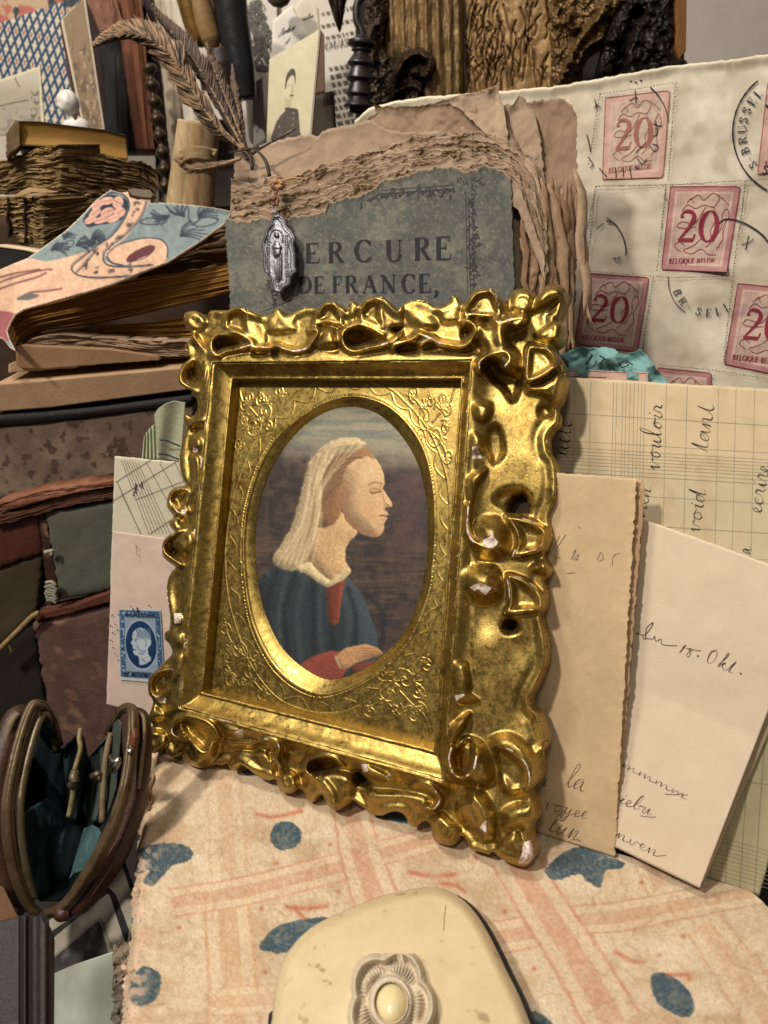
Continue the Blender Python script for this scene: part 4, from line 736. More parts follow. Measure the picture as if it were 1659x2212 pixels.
# ------------------------------------------------------------------ patterned book under everything
def patterned_book():
    T = Thing('patterned_book', 'old book in cream block-printed paper with coral stripes and blue spots, spine crumbling', 'book')
    P = lambda *p: np.array(Z('P1', *p)); R = lambda *p: np.array(Z('P2', *p))
    coral = (188, 124, 96)
    def band(c, X, Y, path, w, wl=None, a=1., fl=0., k=coral, keep=None):
        """a broad printed stripe between two thin ones; w = half width along the path"""
        p = spline(path, 10); d = np.full(X.shape, 1e9); al = np.zeros(X.shape); n = len(p)
        for i in range(n-1):
            (x0, y0), (x1, y1) = p[i], p[i+1]; dx, dy = x1-x0, y1-y0; t = np.clip(((X-x0)*dx+(Y-y0)*dy)/(dx*dx+dy*dy), 0, 1); q = np.hypot(X-x0-t*dx, Y-y0-t*dy); m = q < d; d = np.where(m, q, d); al = np.where(m, (i+t)/(n-1), al)
        ww = np.interp(al, np.linspace(0, 1, len(w)), w); r = d/ww+(fbm(X/9, Y/9, 3, 3)-.5)*.10; pt = .55+.75*(fbm(X/16, Y/16, 4, 5)-.25); ok = sm(-.001, .01, al)*sm(1.001, .99, al)
        c = mix(c, (216, 192, 158), (r < 1.0)*ok*.75)
        m = np.maximum(sm(.46, .36, r)*.62, np.exp(-((r-.94)/.075)**2)*.92)*np.clip(pt, .15, 1)*a*ok
        return mix(c, k, m)
    def colour(X, Y, S, t):
        n = fbm(X/60, Y/40, 5, 1); n2 = fbm(X/6, Y/6, 4, 2); c = flat(X.shape, (210, 188, 156))
        c = mix(c, (178, 146, 108), .55*sm(.45, .75, n)); c = mix(c, (222, 204, 174), .6*sm(.5, .75, fbm(X/90+5, Y/60, 4, 4)))
        o2 = (176, 124, 86)
        c = band(c, X, Y, P((585, 0), (605, 250), (620, 600)), [40, 40, 42], a=.45, k=o2)                  # upright, upper left
        c = band(c, X, Y, P((610, 780), (640, 1150), (655, 1440)), [50, 54, 60], a=.7, k=o2)
        c = band(c, X, Y, P((870, 1290), (520, 1310)), [34, 30], a=.5, k=o2)
        c = band(c, X, Y, P((300, 770), (720, 700), (1270, 560)), [32, 32, 32], a=.85)
        c = band(c, X, Y, P((1290, 260), (1340, 500), (1430, 760), (1500, 900)), [40, 46, 52, 56])
        c = band(c, X, Y, np.r_[P((1440, 500)), P((1659, 440)), R((200, 200), (420, 130))], [27, 27, 28, 28], a=.9)
        c = band(c, X, Y, R((480, 690), (600, 660), (520, 690)), [36, 36, 36], a=0)
        c = band(c, X, Y, R((360, 700), (590, 660)), [38, 36], a=.8)
        c = band(c, X, Y, R((760, 610), (1000, 590), (1360, 520), (1659, 470)), [32, 34, 32, 30], a=.75, k=o2)
        c = band(c, X, Y, R((480, 300), (620, 540), (790, 800), (960, 1100)), [50, 52, 56, 64])
        c = band(c, X, Y, R((1100, 330), (1170, 460)), [30, 34], a=.7, k=o2)
        c = band(c, X, Y, R((1360, 620), (1520, 850), (1700, 1100)), [42, 50, 60], a=.6, k=o2)
        def blob(c, pl, k, a=.93): return mix(c, k, a*sm(1.6, -1.6, sdf(X, Y, spline(pl, 5, True))+(n2-.5)*7)*(.8+.2*(n2 > .4)))
        blue = (50, 74, 86)
        c = blob(c, P((850, 400), (875, 340), (940, 322), (1000, 350), (1018, 410), (985, 465), (905, 480), (860, 445)), blue)
        c = blob(c, P((100, 520), (160, 460), (280, 440), (390, 455), (428, 495), (400, 540), (310, 570), (250, 640), (200, 680), (160, 650), (190, 590), (140, 610), (105, 590)), blue)
        c = blob(c, P((790, 1010), (850, 920), (960, 870), (1150, 845), (1170, 900), (1050, 990), (920, 1040), (850, 1035)), blue)
        c = blob(c, P((75, 1260), (130, 1130), (190, 1115), (250, 1160), (252, 1230), (220, 1300), (140, 1330), (100, 1310)), blue)
        c = blob(c, P((690, 50), (720, 75), (770, 72), (740, 40)), blue)
        c = blob(c, P((1415, 300), (1500, 315), (1600, 340), (1560, 280), (1480, 270)), blue)
        c = blob(c, R((640, 370), (720, 300), (820, 270), (930, 320), (1000, 345), (980, 375), (915, 385), (890, 458), (830, 430), (790, 400), (700, 425), (650, 410)), blue)
        c = blob(c, R((1120, 880), (1150, 850), (1220, 865), (1300, 940), (1320, 1010), (1290, 1055), (1210, 1030), (1140, 970)), blue)
        c = blob(c, R((570, 1030), (620, 1040), (670, 1086), (640, 1140), (590, 1120)), blue)
        for q in (P((780, 285), (850, 300), (930, 290), (1020, 265)), P((940, 790), (1040, 800), (1160, 785)), P((985, 800), (1010, 830), (1030, 850)), R((15, 390), (120, 410), (230, 400)), R((160, 440), (230, 450), (270, 480)), R((960, 755), (1040, 800), (1090, 800)), R((1200, 860), (1290, 860), (1300, 880))):
            c = mix(c, (182, 106, 78), .8*np.exp(-(sdist(X, Y, q)/(3.6+3*n2))**2))
        for q in (*P((1175, 448), (1220, 705), (800, 798), (350, 905), (820, 1145), (880, 553)), *R((450, 570), (585, 830), (1080, 438), (1270, 685), (320, 320), (1160, 770))): c = mix(c, (168, 92, 64), .8*np.exp(-(np.hypot(X-q[0], Y-q[1])/5)**2))
        rub = sm(.54, .66, fbm(X/34+3, Y/26, 5, 10))*.28+sm(.55, .62, fbm(X/5, Y/5, 4, 11))*.18; c = mix(c, (208, 186, 156), rub*(1-.45*(c[..., 2] > c[..., 0])))
        st_ = np.exp(-((fbm(X/110+2, Y/80, 3, 9)-.58)/.012)**2); c = mix(c, (160, 124, 84), .28*st_); c = c*(.94+.12*vn(X/1.6, Y/5.5, 3))[..., None]
        # worn left edge, bare flaked paper
        e = X-np.interp(Y, [1646, 1725, 1804, 1923, 2003, 2122, 2212], [334, 300, 296, 287, 279, 271, 261]); f = sm(70, 0, e+40*(fbm(X/22, Y/22, 4, 7)-.5))
        c = mix(c, (212, 178, 150), f*sm(.5, .58, fbm(X/14, Y/14, 4, 8)))
        c = mix(c, (120, 88, 62), .6*sm(.72, .80, fbm(X/3.2, Y/3.2, 3, 9))*(.35+f))
        c = mix(c, (160, 128, 96), .22*sm(.56, .70, fbm(X/3, Y/3, 3, 6)))
        return c
    m = mat('printed_paper', attr=True, rough=.85, var=.10, vs=50, bump=.4, bs=800, det=6)
    def disp(S, t, X, Y):
        e = X-np.interp(Y, [1646, 1725, 1804, 1923, 2003, 2122, 2212], [334, 300, 296, 287, 279, 271, 261])
        fl = np.floor(fbm(X/26, Y/26, 3, 8)*7)/7
        return (fbm(X/60, Y/60, 3, 3)-.5)*.0012+(fbm(X/9, Y/9, 3, 4)-.5)*.0005+.0016*fl*sm(80, 10, e)-.010*sm(26, -4, e)**2
    sheet(T, 'cover', TB, [(322, 1560), (1622, 1924)], [(258, 2250), (1990, 2270)], m, 520, 330, .0022, -.0004, disp, colour, (0, 0, 9, 2), 9, seed=2)
    # block of leaves under the cover
    zb = TB.at(np.array([340., 1610, 1950, 275]), np.array([1590., 1926, 2260, 2240]))
    v = np.concatenate([zb+[0, 0, -.004], zb+[0, 0, -.056]]); T.add('page_block', v, [[0, 1, 2, 3], [7, 6, 5, 4]]+[[i, i+4, (i+1) % 4+4, (i+1) % 4] for i in range(4)], mat('leaf_edges', (120, 92, 60), .9, vs=80, var=.3, grain=(1, 1, 30), bump=.8, bs=300))
    r = np.random.default_rng(5)
    for i in range(5):     # flakes and split spine fibres
        y = r.uniform(1650, 2200); x = np.interp(y, [1646, 1725, 1804, 1923, 2003, 2122, 2212], [330, 298, 293, 285, 277, 269, 259])+r.uniform(-9, 16)
        a = r.uniform(0, 6.28); s = r.uniform(3, 9); pts = [(x+s*math.cos(a+k*1.05)*r.uniform(.4, 1.1), y+s*math.sin(a+k*1.05)*r.uniform(.4, 1.2)) for k in range(6)]
        prism(T, 'paper_flake', TB, pts, .0004, mat('flake', (206, 172, 140), .9, vs=200), off=r.uniform(.0006, .0028))
    for a, b in ((P((170, 30)), P((185, 260))), (P((205, 60)), P((195, 230))), (P((148, 150)), P((128, 230)))):
        q = np.linspace(0, 1, 12)[:, None]; p = a+(b-a)*q+np.c_[np.sin(q*9)*3, q*0]; tube(T, 'binding_cord', TB.at(p[:, 0], p[:, 1], .001), .0007, mat('cord', (170, 130, 90), .9, vs=400), 6)
    return T.done()
patterned_book()

# ------------------------------------------------------------------ ivory case
def ivory_case():
    T = Thing('ivory_case', 'small cream ivory case with carved flower rosette, lying on the patterned book', 'case')
    pl = TB.up(.010); o = spline(Z('P7', (60, 1300), (100, 900), (118, 760), (135, 620), (190, 465), (330, 312), (520, 212), (760, 116), (1000, 68), (1120, 72), (1230, 130), (1320, 225), (1400, 355), (1500, 560), (1600, 770), (1800, 1300)), 6)
    ev = mat('ivory', (216, 196, 154), .33, vs=35, var=.10, bump=.06, bs=300, spec=.45, sss=.15, spots=.08, spotc=(150, 130, 90))
    f = lambda X, Y: np.clip(-sdf(X, Y, o)/26, 0, 1)
    def h(X, Y): t = f(X, Y); return .0075*np.sqrt(np.maximum(0, 1-(1-t)**2))+(fbm(X/90, Y/90, 2, 1)-.5)*.0006
    st = 2.5; X, Y = np.meshgrid(np.arange(560, 1280, st), np.arange(1900, 2290, st)); add_map(T, 'cover', pl, X, Y, sdf(X, Y, o), h(X, Y), st, ev, np.full(X.shape, -.002))
    dk = mat('case_leather', (34, 28, 30), .5, vs=200, var=.3, bump=.3)
    prism(T, 'body', TB.up(.0085), resample([(a+15 if a > 900 else a-2, b+3) for a, b in o], 60), .008, dk, bevel=.001)
    prism(T, 'hinge', TB.up(.010), Z('P7', (78, 900), (85, 815), (105, 790), (122, 800), (118, 900)), .006, dk, bevel=.0005)
    ribbons(T, 'hairline_crack', pl, [(spline(Z('P7', (1140, 170), (1132, 230), (1126, 325)), 5), 1.1)], INK((110, 84, 60), 'crack'), .0077)
    C = np.array(Z('P7', (812, 750))[0]); g = mat('carved_ivory', (216, 202, 176), .5, vs=300, var=.16, bump=.3, bs=900)
    def ro(X, Y):
        x, y = (X-C[0])/36.4*1., (Y-C[1])/36.4; a = np.arctan2(y/1.25, x); r = np.hypot(x, y/1.25); ph = a*5-.6
        R = 2.05+.42*np.abs(np.cos(ph/2)); ring = np.exp(-((r-R)/.20)**2)*1.0; pet = np.exp(-((r-1.65)/.32)**2)*(.35+.45*np.cos(a*30)**2)*np.abs(np.cos(ph/2)); b = np.exp(-((r-1.18)/.13)**2)*.8+np.exp(-((r-1.0)/.08)**2)*.9
        knob = sum(np.exp(-(((x-2.15*np.cos((k*2+1)*math.pi/5+.12))**2+(y/1.25-2.15*np.sin((k*2+1)*math.pi/5+.12))**2)/.05)) for k in range(5))
        return (np.maximum.reduce([ring, pet, b, knob*.9])*.0048+(fbm(X/4, Y/4, 3, 2)-.5)*.0005), R+.28-r+0*x
    X, Y = np.meshgrid(np.arange(740, 960, 1.6), np.arange(2060, 2300, 1.6)); hh, S = ro(X, Y)
    add_map(T, 'rosette', TB.up(.0178), X, Y, -S*36, hh, 1.6, g, np.full(X.shape, -.002))
    X, Y = np.meshgrid(np.arange(790, 905, 2.), np.arange(2100, 2260, 2.)); q = np.hypot((X-C[0])/36, (Y-C[1])/48)
    add_map(T, 'cabochon', TB.up(.0178), X, Y, (q-1)*36, .0058*np.sqrt(np.maximum(0, 1-q*q)), 2., mat('cabochon', (228, 214, 164), .16, vs=60, var=.05, bump=.02, spec=.6, sss=.2), np.full(X.shape, 0.))
    T.done()
ivory_case()
gilt_frame()

# ------------------------------------------------------------------ letters at the right
paper = lambda n, c, **k: mat(n, c, **{**dict(rough=.85, vs=70, var=.10, bump=.25, bs=1500), **k})
TAN = footed((1146, 1793.6), (1327, 1851.7), 20)
def right_letters():
    M = lambda *p: Z('R7', *p)
    T = Thing('tan_letter', 'tan folded letter with rough deckle edge, standing against the right of the gilt frame', 'letter')
    pm = paper('tan_paper', (206, 178, 138), vs=45, var=.13)
    sheet(T, 'back_leaf', TAN, M((165, 80), (300, 90), (650, 112), (662, 150)), M((62, 1796), (300, 1850), (508, 1925), (520, 1905)), paper('tan_paper_inside', (196, 160, 122)), 50, 120, .0003, -.0012, ragged=(2, 0, 0, 4), rs=7, seed=5)
    f = sheet(T, 'front_leaf', TAN, M((155, 74), (236, 78), (450, 90), (622, 106)), M((50, 1786), (110, 1805), (515, 1935)), pm, 90, 160, .0004, 0, lambda S, t, X, Y: .0012*S**16+(fbm(X/80, Y/80, 2, 2)-.5)*.0006, ragged=(2.5, 0, 0, 5), rs=6, seed=3)
    k = INK((92, 74, 56), 'brown_ink'); k2 = INK((120, 98, 72), 'faded_ink'); st = []
    st += script('nela', M((190, 1590))[0], (17, 1.5), (6, -17), 1.7)[0:0]
    st += script('e', M((165, 1590))[0], (17, 3), (5, -15), 1.7, 1)+script('la', M((275, 1590))[0], (26, 9), (11, -24), 1.8, 2)+script('voyee', M((172, 1700))[0], (24, 6), (7, -15), 1.7, 3)+script('lun.', M((190, 1805))[0], (26, 10), (13, -22), 1.7, 4)
    TH = lambda X, Y: (fbm(X/80, Y/80, 2, 2)-.5)*.0006
    ribbons(T, 'handwriting', TAN, st, k, .00012, f, hf=TH)
    ribbons(T, 'pencil_note', TAN, script('1s', M((300, 495))[0], (16, 2), (4, -14), 1.3, 5)+[(spline(M((430, 500), (450, 460), (460, 490), (440, 505)), 6), 1.3), (spline(M((505, 525), (510, 480), (540, 465), (580, 470)), 6), 1.4), (M((200, 480), (250, 380)), 1.3), (M((235, 440), (280, 375)), 1.2), (M((225, 485), (255, 488)), 1.2), (M((285, 562), (325, 560)), 1.3), (M((340, 335), (352, 345)), 1.2)], k2, .00012, f, hf=TH)
    T.done()
    T = Thing('cream_letter', 'cream folded letter headed 18. Okt. in brown ink, behind the tan letter', 'letter')
    CR = footed((1329.4, 1832), (1508, 1916), 22, .0005); cm = paper('cream_paper', (218, 200, 172), var=.06)
    tp, bt = M((648, 298), (900, 385), (1500, 605)), M((515, 1885), (926, 2085))
    sheet(T, 'back_leaf', CR, M((660, 310), (900, 400), (1560, 640)), M((540, 1900), (940, 2075)), paper('cream_paper_inside', (196, 170, 140)), 30, 60, .0003, -.003)
    f = sheet(T, 'front_leaf', CR, tp, bt, cm, 90, 120, .0004, 0, lambda S, t, X, Y: .0042*np.abs(((Y-1478)-(X-1360)*.42)/330)*np.where((Y-1478)-(X-1360)*.42 > 0, 1, .6)+(fbm(X/90, Y/90, 2, 5)-.5)*.0006, ragged=(1.5, 0, 0, 0), seed=4)
    k = INK((84, 58, 50), 'sepia_ink')
    st = script('Juni', M((625, 855))[0], (20, 7), (7, -15), 1.9, 6)[0:0]+[(spline(M((618, 850), (660, 860), (695, 820), (700, 800), (670, 830), (665, 880), (650, 868)), 6), 1.9), (spline(M((665, 875), (700, 880), (710, 865), (715, 890), (740, 880), (745, 905), (800, 912), (818, 910)), 5), 1.5)]
    st += script('1', M((826, 945))[0], (11, 4), (7, -11), 2.0, 1)+script('8', M((860, 962))[0], (13, 5), (4, -11), 2.0, 2)+[(M((915, 960), (922, 964)), 3.4), (M((862, 925), (935, 938)), 1.4)]+script('O', M((955, 990))[0], (15, 6), (7, -14), 2.0, 3)+script('kt', M((1012, 1010))[0], (21, 11), (8, -14), 2.1, 4)+[(M((1122, 1045), (1130, 1049)), 3.6)]
    st += script('mmmm', M((548, 1495))[0], (27, 14), (3, -9), 1.6, 5)+script('iebu', M((530, 1670))[0], (25, 10), (8, -13), 1.8, 6)+script('nven', M((520, 1838))[0], (27, 13), (4, -12), 1.7, 7)+[(M((760, 1630), (800, 1632), (870, 1634)), 1.2), (M((640, 1735), (700, 1742), (716, 1740)), 1.2), (M((720, 1930), (765, 1925)), 1.2)]
    CH = lambda X, Y: .0042*np.abs(((Y-1478)-(X-1360)*.42)/330)*np.where((Y-1478)-(X-1360)*.42 > 0, 1, .6)+(fbm(X/90, Y/90, 2, 5)-.5)*.0006
    up_ = [q for q in st if np.asarray(q[0])[:, 1].mean() < 1560]; lo_ = [q for q in st if np.asarray(q[0])[:, 1].mean() >= 1560]
    ribbons(T, 'date_line', CR, up_, k, .00015, f, hf=CH); ribbons(T, 'handwriting', CR, lo_, k, .00015, f, hf=CH)
    T.done()
    # squared ledger sheet with upright writing
    T = Thing('ledger_sheet', 'pale squared ledger sheet with brown writing running upwards, below the stamps', 'sheet')
    CRB = footed((1329.4, 1832), (1508, 1916), 22, .0005); LG = CRB.up(-.0062); S7 = lambda *p: Z('Q7', *p)
    lp = lambda c: (lambda X, Y, S, t: c)
    def lcol(X, Y, S, t):
        c = flat(X.shape, (206, 186, 148)); c = mix(c, (190, 180, 150), .6*sm(960, 1080, Y)); n = fbm(X/40, Y/40, 4, 3); return mix(c, (184, 158, 118), .4*sm(.5, .8, n))
    f = sheet(T, 'leaf', LG, S7((0, 1478), (160, 1490), (900, 1535), (1800, 1585)), [(1150, 1500), (1720, 1560)], mat('ledger_paper', attr=True, rough=.85, var=.07, vs=70, bump=.2, bs=1500), 90, 100, .0003, 0, lambda S, t, X, Y: (fbm(X/120, Y/120, 2, 7)-.5)*.0012, lcol, (1.2, 0, 0, 0), seed=6)
    g = INK((150, 150, 128), 'ledger_rule'); L = []
    vx = [215, 335, 505, 530, 575, 600, 630, 660, 690, 715, 740, 900, 1055, 1290, 1420, 1560]
    for i, x in enumerate(vx): L.append((S7((x, 1495+.055*x), (x-55, 3900)), 1.3 if i in (1, 2, 10, 12) else .9))
    for i, y in enumerate([1755, 1960, 2010, 2035, 2060, 2085, 2110, 2135, 2165, 2195, 2340, 2560, 2760, 2980]): L.append((S7((-60, y-8), (1800, y+105)), 1.2 if y in (1755, 2195, 2560) else .9))
    LH = lambda X, Y: (fbm(X/120, Y/120, 2, 7)-.5)*.0012
    ribbons(T, 'ruling', LG, [(resample(a, 24), b*.75) for a, b in L], g, .00010, f, hf=LH)
    k = INK((36, 30, 34), 'dark_ink'); W = [('ucle', (1226, 985), (4, -27), (-22, -3)), ('tant', (1528, 975), (5, -33), (-22, -3)), ('vouloir', (1424, 1015), (1.5, -27), (-20, -4)), ('bien', (1391, 1122), (6, -24), (-17, -4)), ('void', (1510, 1150), (5, -29), (-19, -4)), ('ecrire', (1644, 1110), (5, -27), (-20, -4)), ('a', (1620, 1198), (4, -16), (-16, -3))]
    st = []
    for i, (w, o, ex, ey) in enumerate(W): ribbons(T, 'written_word', LG, script(w, o, ex, ey, 2.0, i), k, .00018, f, hf=LH)
    T.done()
    T = Thing('lower_ledger', 'corner of a grey ruled ledger slip sticking out beyond the cream letter', 'sheet')
    L2 = footed((1526, 1896), (1637, 1934), 18, -.001)
    f = sheet(T, 'leaf', L2, [(1580, 1450), (1760, 1490)], [(1500, 1890), (1640, 1936)], paper('grey_ledger', (178, 168, 132)), 30, 60, .0003, seed=8, ragged=(0, 1.5, 0, 1))
    ribbons(T, 'ruling', L2, [([(1560+i*33, 1480), (1533+i*32, 1930)], 1.1) for i in range(4)]+[([(1520, 1800+i*9), (1660, 1838+i*9)], .9) for i in range(10)]+[([(1560, 1680), (1690, 1700)], 1.1)], g, .0002, f)
    T.done()
    T = Thing('pink_card', 'thin edge of a pinkish printed card between ledger sheet and blue paper', 'card')
    PK = LG.up(-.004); f = sheet(T, 'card', PK, S7((60, 1425), (170, 1432), (760, 1456)), S7((60, 1800), (770, 1800)), paper('pink_card', (196, 160, 144)), 20, 20, .0005)
    ribbons(T, 'printed_line', PK, [(S7((170, 1485), (450, 1492)), 1.4), (S7((300, 1470), (300, 1500)), 1.2), (S7((160, 1440), (750, 1462)), 1)], INK((120, 60, 70), 'red_ink'), .0002, f); T.done()
    T = Thing('blue_wrapper', 'crumpled turquoise paper wrapper with black print beside the gilt frame', 'paper')
    BL = LG.up(-.009); tp = S7((40, 1330), (110, 1320), (180, 1292), (270, 1262), (330, 1276), (400, 1268), (470, 1262), (530, 1296), (575, 1325), (640, 1306), (700, 1282), (745, 1320), (820, 1420), (912, 1532)); bt = S7((40, 1640), (912, 1640))
    def cr(S, t, X, Y): return .0035*np.abs(((X*.55+Y)/34) % 2-1)+.003*np.abs(((X-Y*1.3)/52) % 2-1)+(fbm(X/14, Y/14, 3, 5)-.5)*.002
    f = sheet(T, 'wrapper', BL, tp, bt, mat('turquoise_paper', (118, 160, 156), .8, vs=90, var=.2, bump=.3, bs=900), 90, 50, .0003, 0, cr, None, (4, 0, 0, 0), 5, seed=9)
    ribbons(T, 'print', BL, [(S7((300, 1400), (345, 1325), (335, 1320)), 5), (S7((395, 1400), (440, 1350)), 4), (S7((400, 1330), (520, 1400)), 3), (S7((530, 1410), (580, 1370), (620, 1400), (570, 1420), (540, 1380)), 4), (S7((590, 1360), (650, 1400)), 3)], INK((24, 34, 36), 'black_ink'), .0072, f); T.done()
right_letters()

# ------------------------------------------------------------------ stamped envelope
def stamped_envelope():
    EN = facing(1400, 500, .430, 20, 16); S4 = lambda *p: Z('Q4', *p); S7 = lambda *p: Z('Q7', *p)
    T = Thing('stamped_envelope', 'large cream envelope with rose 20 stamps and black postmarks at upper right', 'envelope')
    top = [(766, 262), (800, 231), (860, 218), (920, 209), (1000, 203), (1077, 198)]+S4((0, 680), (440, 600), (880, 522), (1300, 480), (1659, 430), (1900, 400)); bot = [(900, 1500), (1750, 1500)]
    def col(X, Y, S, t):
        n = fbm(X/70, Y/70, 5, 2); c = flat(X.shape, (200, 188, 166)); c = mix(c, (214, 204, 184), sm(.45, .7, n)); c = mix(c, (176, 162, 134), .5*sm(.55, .8, fbm(X/40+9, Y/40, 4, 6)))
        return mix(c, (224, 212, 184), sm(.030, .010, t))
    EH = lambda X, Y: (fbm(X/110, Y/70, 3, 3)-.5)*.004+(fbm(X/18, Y/18, 3, 8)-.5)*.0005
    f = sheet(T, 'sheet', EN, top, bot, mat('envelope_paper', attr=True, rough=.8, var=.06, vs=60, bump=.25, bs=900), 220, 200, .0005, 0, lambda S, t, X, Y: .003*np.exp(-(t/.012)**2)+(fbm(X/110, Y/70, 3, 3)-.5)*.004+(fbm(X/18, Y/18, 3, 8)-.5)*.0005, col, (2.5, 0, 0, 0), 10, seed=10)
    r = np.random.default_rng(8); ink = INK((34, 36, 42), 'postmark_ink'); rose_d = INK((150, 44, 62), 'rose_print'); rose_f = INK((172, 112, 100), 'rose_print_faded')
    stamps = [((1393, 198), (1447-4, 195+0), (1413, 384), (1300, 386), 1, (1310, 216)),]
    Q = [  # four corners TL TR BR BL, faded?
      ([S4((370, 775))[0], S4((880, 715))[0], S4((825, 1405))[0], S4((345, 1420))[0]], 1),
      ([S7((930, 65))[0], S7((1452, 65))[0], S7((1350, 706))[0], S7((862, 684))[0]], 0),
      ([S7((290, 712))[0], S7((768, 745))[0], S7((685, 1302))[0], S7((215, 1240))[0]], 0),
      ([S7((1435, 790))[0], S7((1960, 840))[0], S7((1860, 1500))[0], S7((1332, 1392))[0]], 0),
      ([S7((840, 1420))[0], S7((1238, 1462))[0], S7((1180, 2050))[0], S7((700, 2000))[0]], 0),
      ([S4((1655, 660))[0], S4((2160, 620))[0], S4((2080, 1330))[0], S4((1575, 1380))[0]], 1)]
    for n_, (q, fade) in enumerate(Q):
        a, b, c_, d = [np.array(v, float) for v in q]
        def w(s, t): s = np.asarray(s)[..., None]; t = np.asarray(t)[..., None]; return (a*(1-s)+b*s)*(1-t)+(d*(1-s)+c_*s)*t
        def scol(X, Y, S, t):
            n2 = fbm(X/5, Y/5, 3, n_); base = np.array((198, 174, 158)) if not fade else np.array((192, 170, 152)); dk = np.array((156, 110, 106)) if not fade else np.array((176, 138, 124))
            c = flat(X.shape, base); bd = np.minimum.reduce([S, 1-S, t*1.3, (1-t)*1.3]); c = mix(c, dk*1.08+6, sm(.09, .07, bd)); c = mix(c, (206, 170, 156), np.exp(-((bd-.105)/.012)**2)*.8)
            g_ = np.maximum(np.abs(np.sin(S*np.pi*26)), np.abs(np.sin(t*np.pi*34))) ; inside = bd > .12; ins = ((S-.5)/.36)**2+((t-.45)/.40)**2 < 1
            c = mix(c, dk, (.55*sm(.80, .97, g_)*inside*(1-.65*ins))); c = mix(c, (210, 178, 160), .45*ins*sm(.45, .6, fbm(S*7, t*9, 3, 4+n_ % 3)))
            return c*(.94+.12*n2[..., None])
        s0 = sheet(T, 'stamp', EN, [a, b], [d, c_], mat('stamp_paper', attr=True, rough=.7, var=.05, vs=200, bump=.15, bs=1800), 100, 130, .0001, .0006, lambda S, t, X, Y: (fbm(X/110, Y/70, 3, 3)-.5)*.004+(fbm(X/18, Y/18, 3, 8)-.5)*.0005+(.0030*sm(.86, 1, t)*S**2 if n_ == 1 else 0), scol, parent=f)
        E1, E2 = (b-a), (a-d); st = []
        st += caps('20', w(.16, .66), E1*.41, E2*.37, .0, .25, 1.0)
        ribbons(T, 'numeral', EN, st, rose_f if fade else rose_d, .0009, s0, hf=EH if n_ != 1 else (lambda X, Y: EH(X, Y)+.0002))
        st = caps('BELGIQUE-BELGIE', w(.10, .93), E1*.055, E2*.065, .08, .2, 1.5)
        lion = [[(.30, .16), (.42, .10), (.50, .16), (.62, .08), (.72, .14), (.66, .24), (.52, .22), (.40, .26), (.28, .22), (.22, .30), (.34, .32)], [(.55, .24), (.48, .36), (.40, .44), (.22, .42), (.16, .48), (.28, .50), (.44, .48)], [(.66, .24), (.72, .38), (.66, .52), (.70, .64), (.62, .72)], [(.78, .74), (.86, .62), (.84, .48), (.90, .36), (.86, .26), (.80, .34), (.82, .46), (.76, .58), (.72, .66)], [(.56, .60), (.44, .70), (.30, .76), (.42, .80), (.56, .74), (.68, .80), (.80, .80)], [(.36, .20), (.32, .14), (.26, .20)], [(.70, .10), (.80, .16), (.88, .22)], [(.30, .70), (.22, .66), (.16, .72), (.26, .78)]]
        for L in lion: p = spline(L, 6); st.append((w(p[:, 0]+r.normal(0, .004, len(p)), p[:, 1]), 1.5))
        fr = [(0, 0), (1, 0), (1, 1), (0, 1), (0, 0)]; p = resample(fr, 60); st.append((w(p[:, 0], p[:, 1]), 1.7))
        ribbons(T, 'stamp_print', EN, st, rose_f if fade else rose_d, .00085, s0, hf=EH)
    # perforations between the stamps
    pf = []; hdir = np.array([1., -.02])
    rows = [S4((330, 745), (930, 650)), S4((300, 1475), (850, 1465), (1480, 1430), (1900, 1400)), S7((370, 700), (840, 735), (900, 745), (1360, 735)), S7((850, 1395), (1290, 1440), (1659, 1505)), S7((1180, 45), (380, 60))]
    cols = [S4((925, 670), (870, 1420)), S4((325, 745), (240, 1300)), S4((300, 1480), (225, 1812)), S4((850, 1470), (815, 1800)), S4((1480, 1440), (1440, 1812)), S7((895, 90), (830, 690)), S7((1490, 60), (1400, 700), (1330, 1380)), S7((800, 750), (720, 1290)), S7((1270, 1440), (1225, 1560)), S7((370, 80), (300, 700))]
    for L in rows:
        p = resample(L, int(seglen(L)[-1]/6.4))
        for q in p: j = r.normal(0, .5, 2); pf.append(([q+j+(-1.8, 1.3), q+j, q+j+(1.8, 1.4)], r.uniform(1., 1.9)))
    for L in cols:
        p = resample(L, int(seglen(L)[-1]/6.4))
        for q in p: j = r.normal(0, .5, 2); pf.append(([q+j+(-1.4, 2.2), q+j, q+j+(1.6, -2.)], r.uniform(1., 2.1)))
    ribbons(T, 'perforations', EN, pf, INK((84, 74, 60), 'perforation'), .0047, f, kind=None) if False else ribbons(T, 'perforations', EN, pf, INK((84, 74, 60), 'perforation'), .0024, f)
    def ringtext(s, c, R, a0, step, h, flip=1):
        out = []
        for i, ch in enumerate(s):
            a = math.radians(a0+step*i); u = np.array([math.cos(a), math.sin(a)]); tn = np.array([-u[1], u[0]])*flip; out += caps(ch, np.array(c)+u*R, tn*h, u*h*flip*(1 if flip > 0 else 1), 0, .5, 1.2)
        return out
    st = []
    # large cut postmark at the right edge
    c1, R1_ = np.array(S4((1900, 1050))[0]), 142
    st.append((np.array([c1+R1_*np.array([math.cos(a), math.sin(a)]) for a in np.radians(np.linspace(118, 232, 60))]), 2.6+r.random(60)*1.6))
    st += ringtext('BRUSSEL', c1, 112, 158, 10.5, 19); st += ringtext('S-', c1, 112, 142, 9, 17)
    st.append((S4((1640, 830), (1659, 850)), 5)); st += caps('S', S4((1610, 1380))[0], (17, -3), (4, -17), 0, .6, 1.3)
    ribbons(T, 'postmark', EN, st, ink, .0011, f, hf=EH); st = []
    c2 = np.array(S4((640, 900))[0])                                        # first stamp
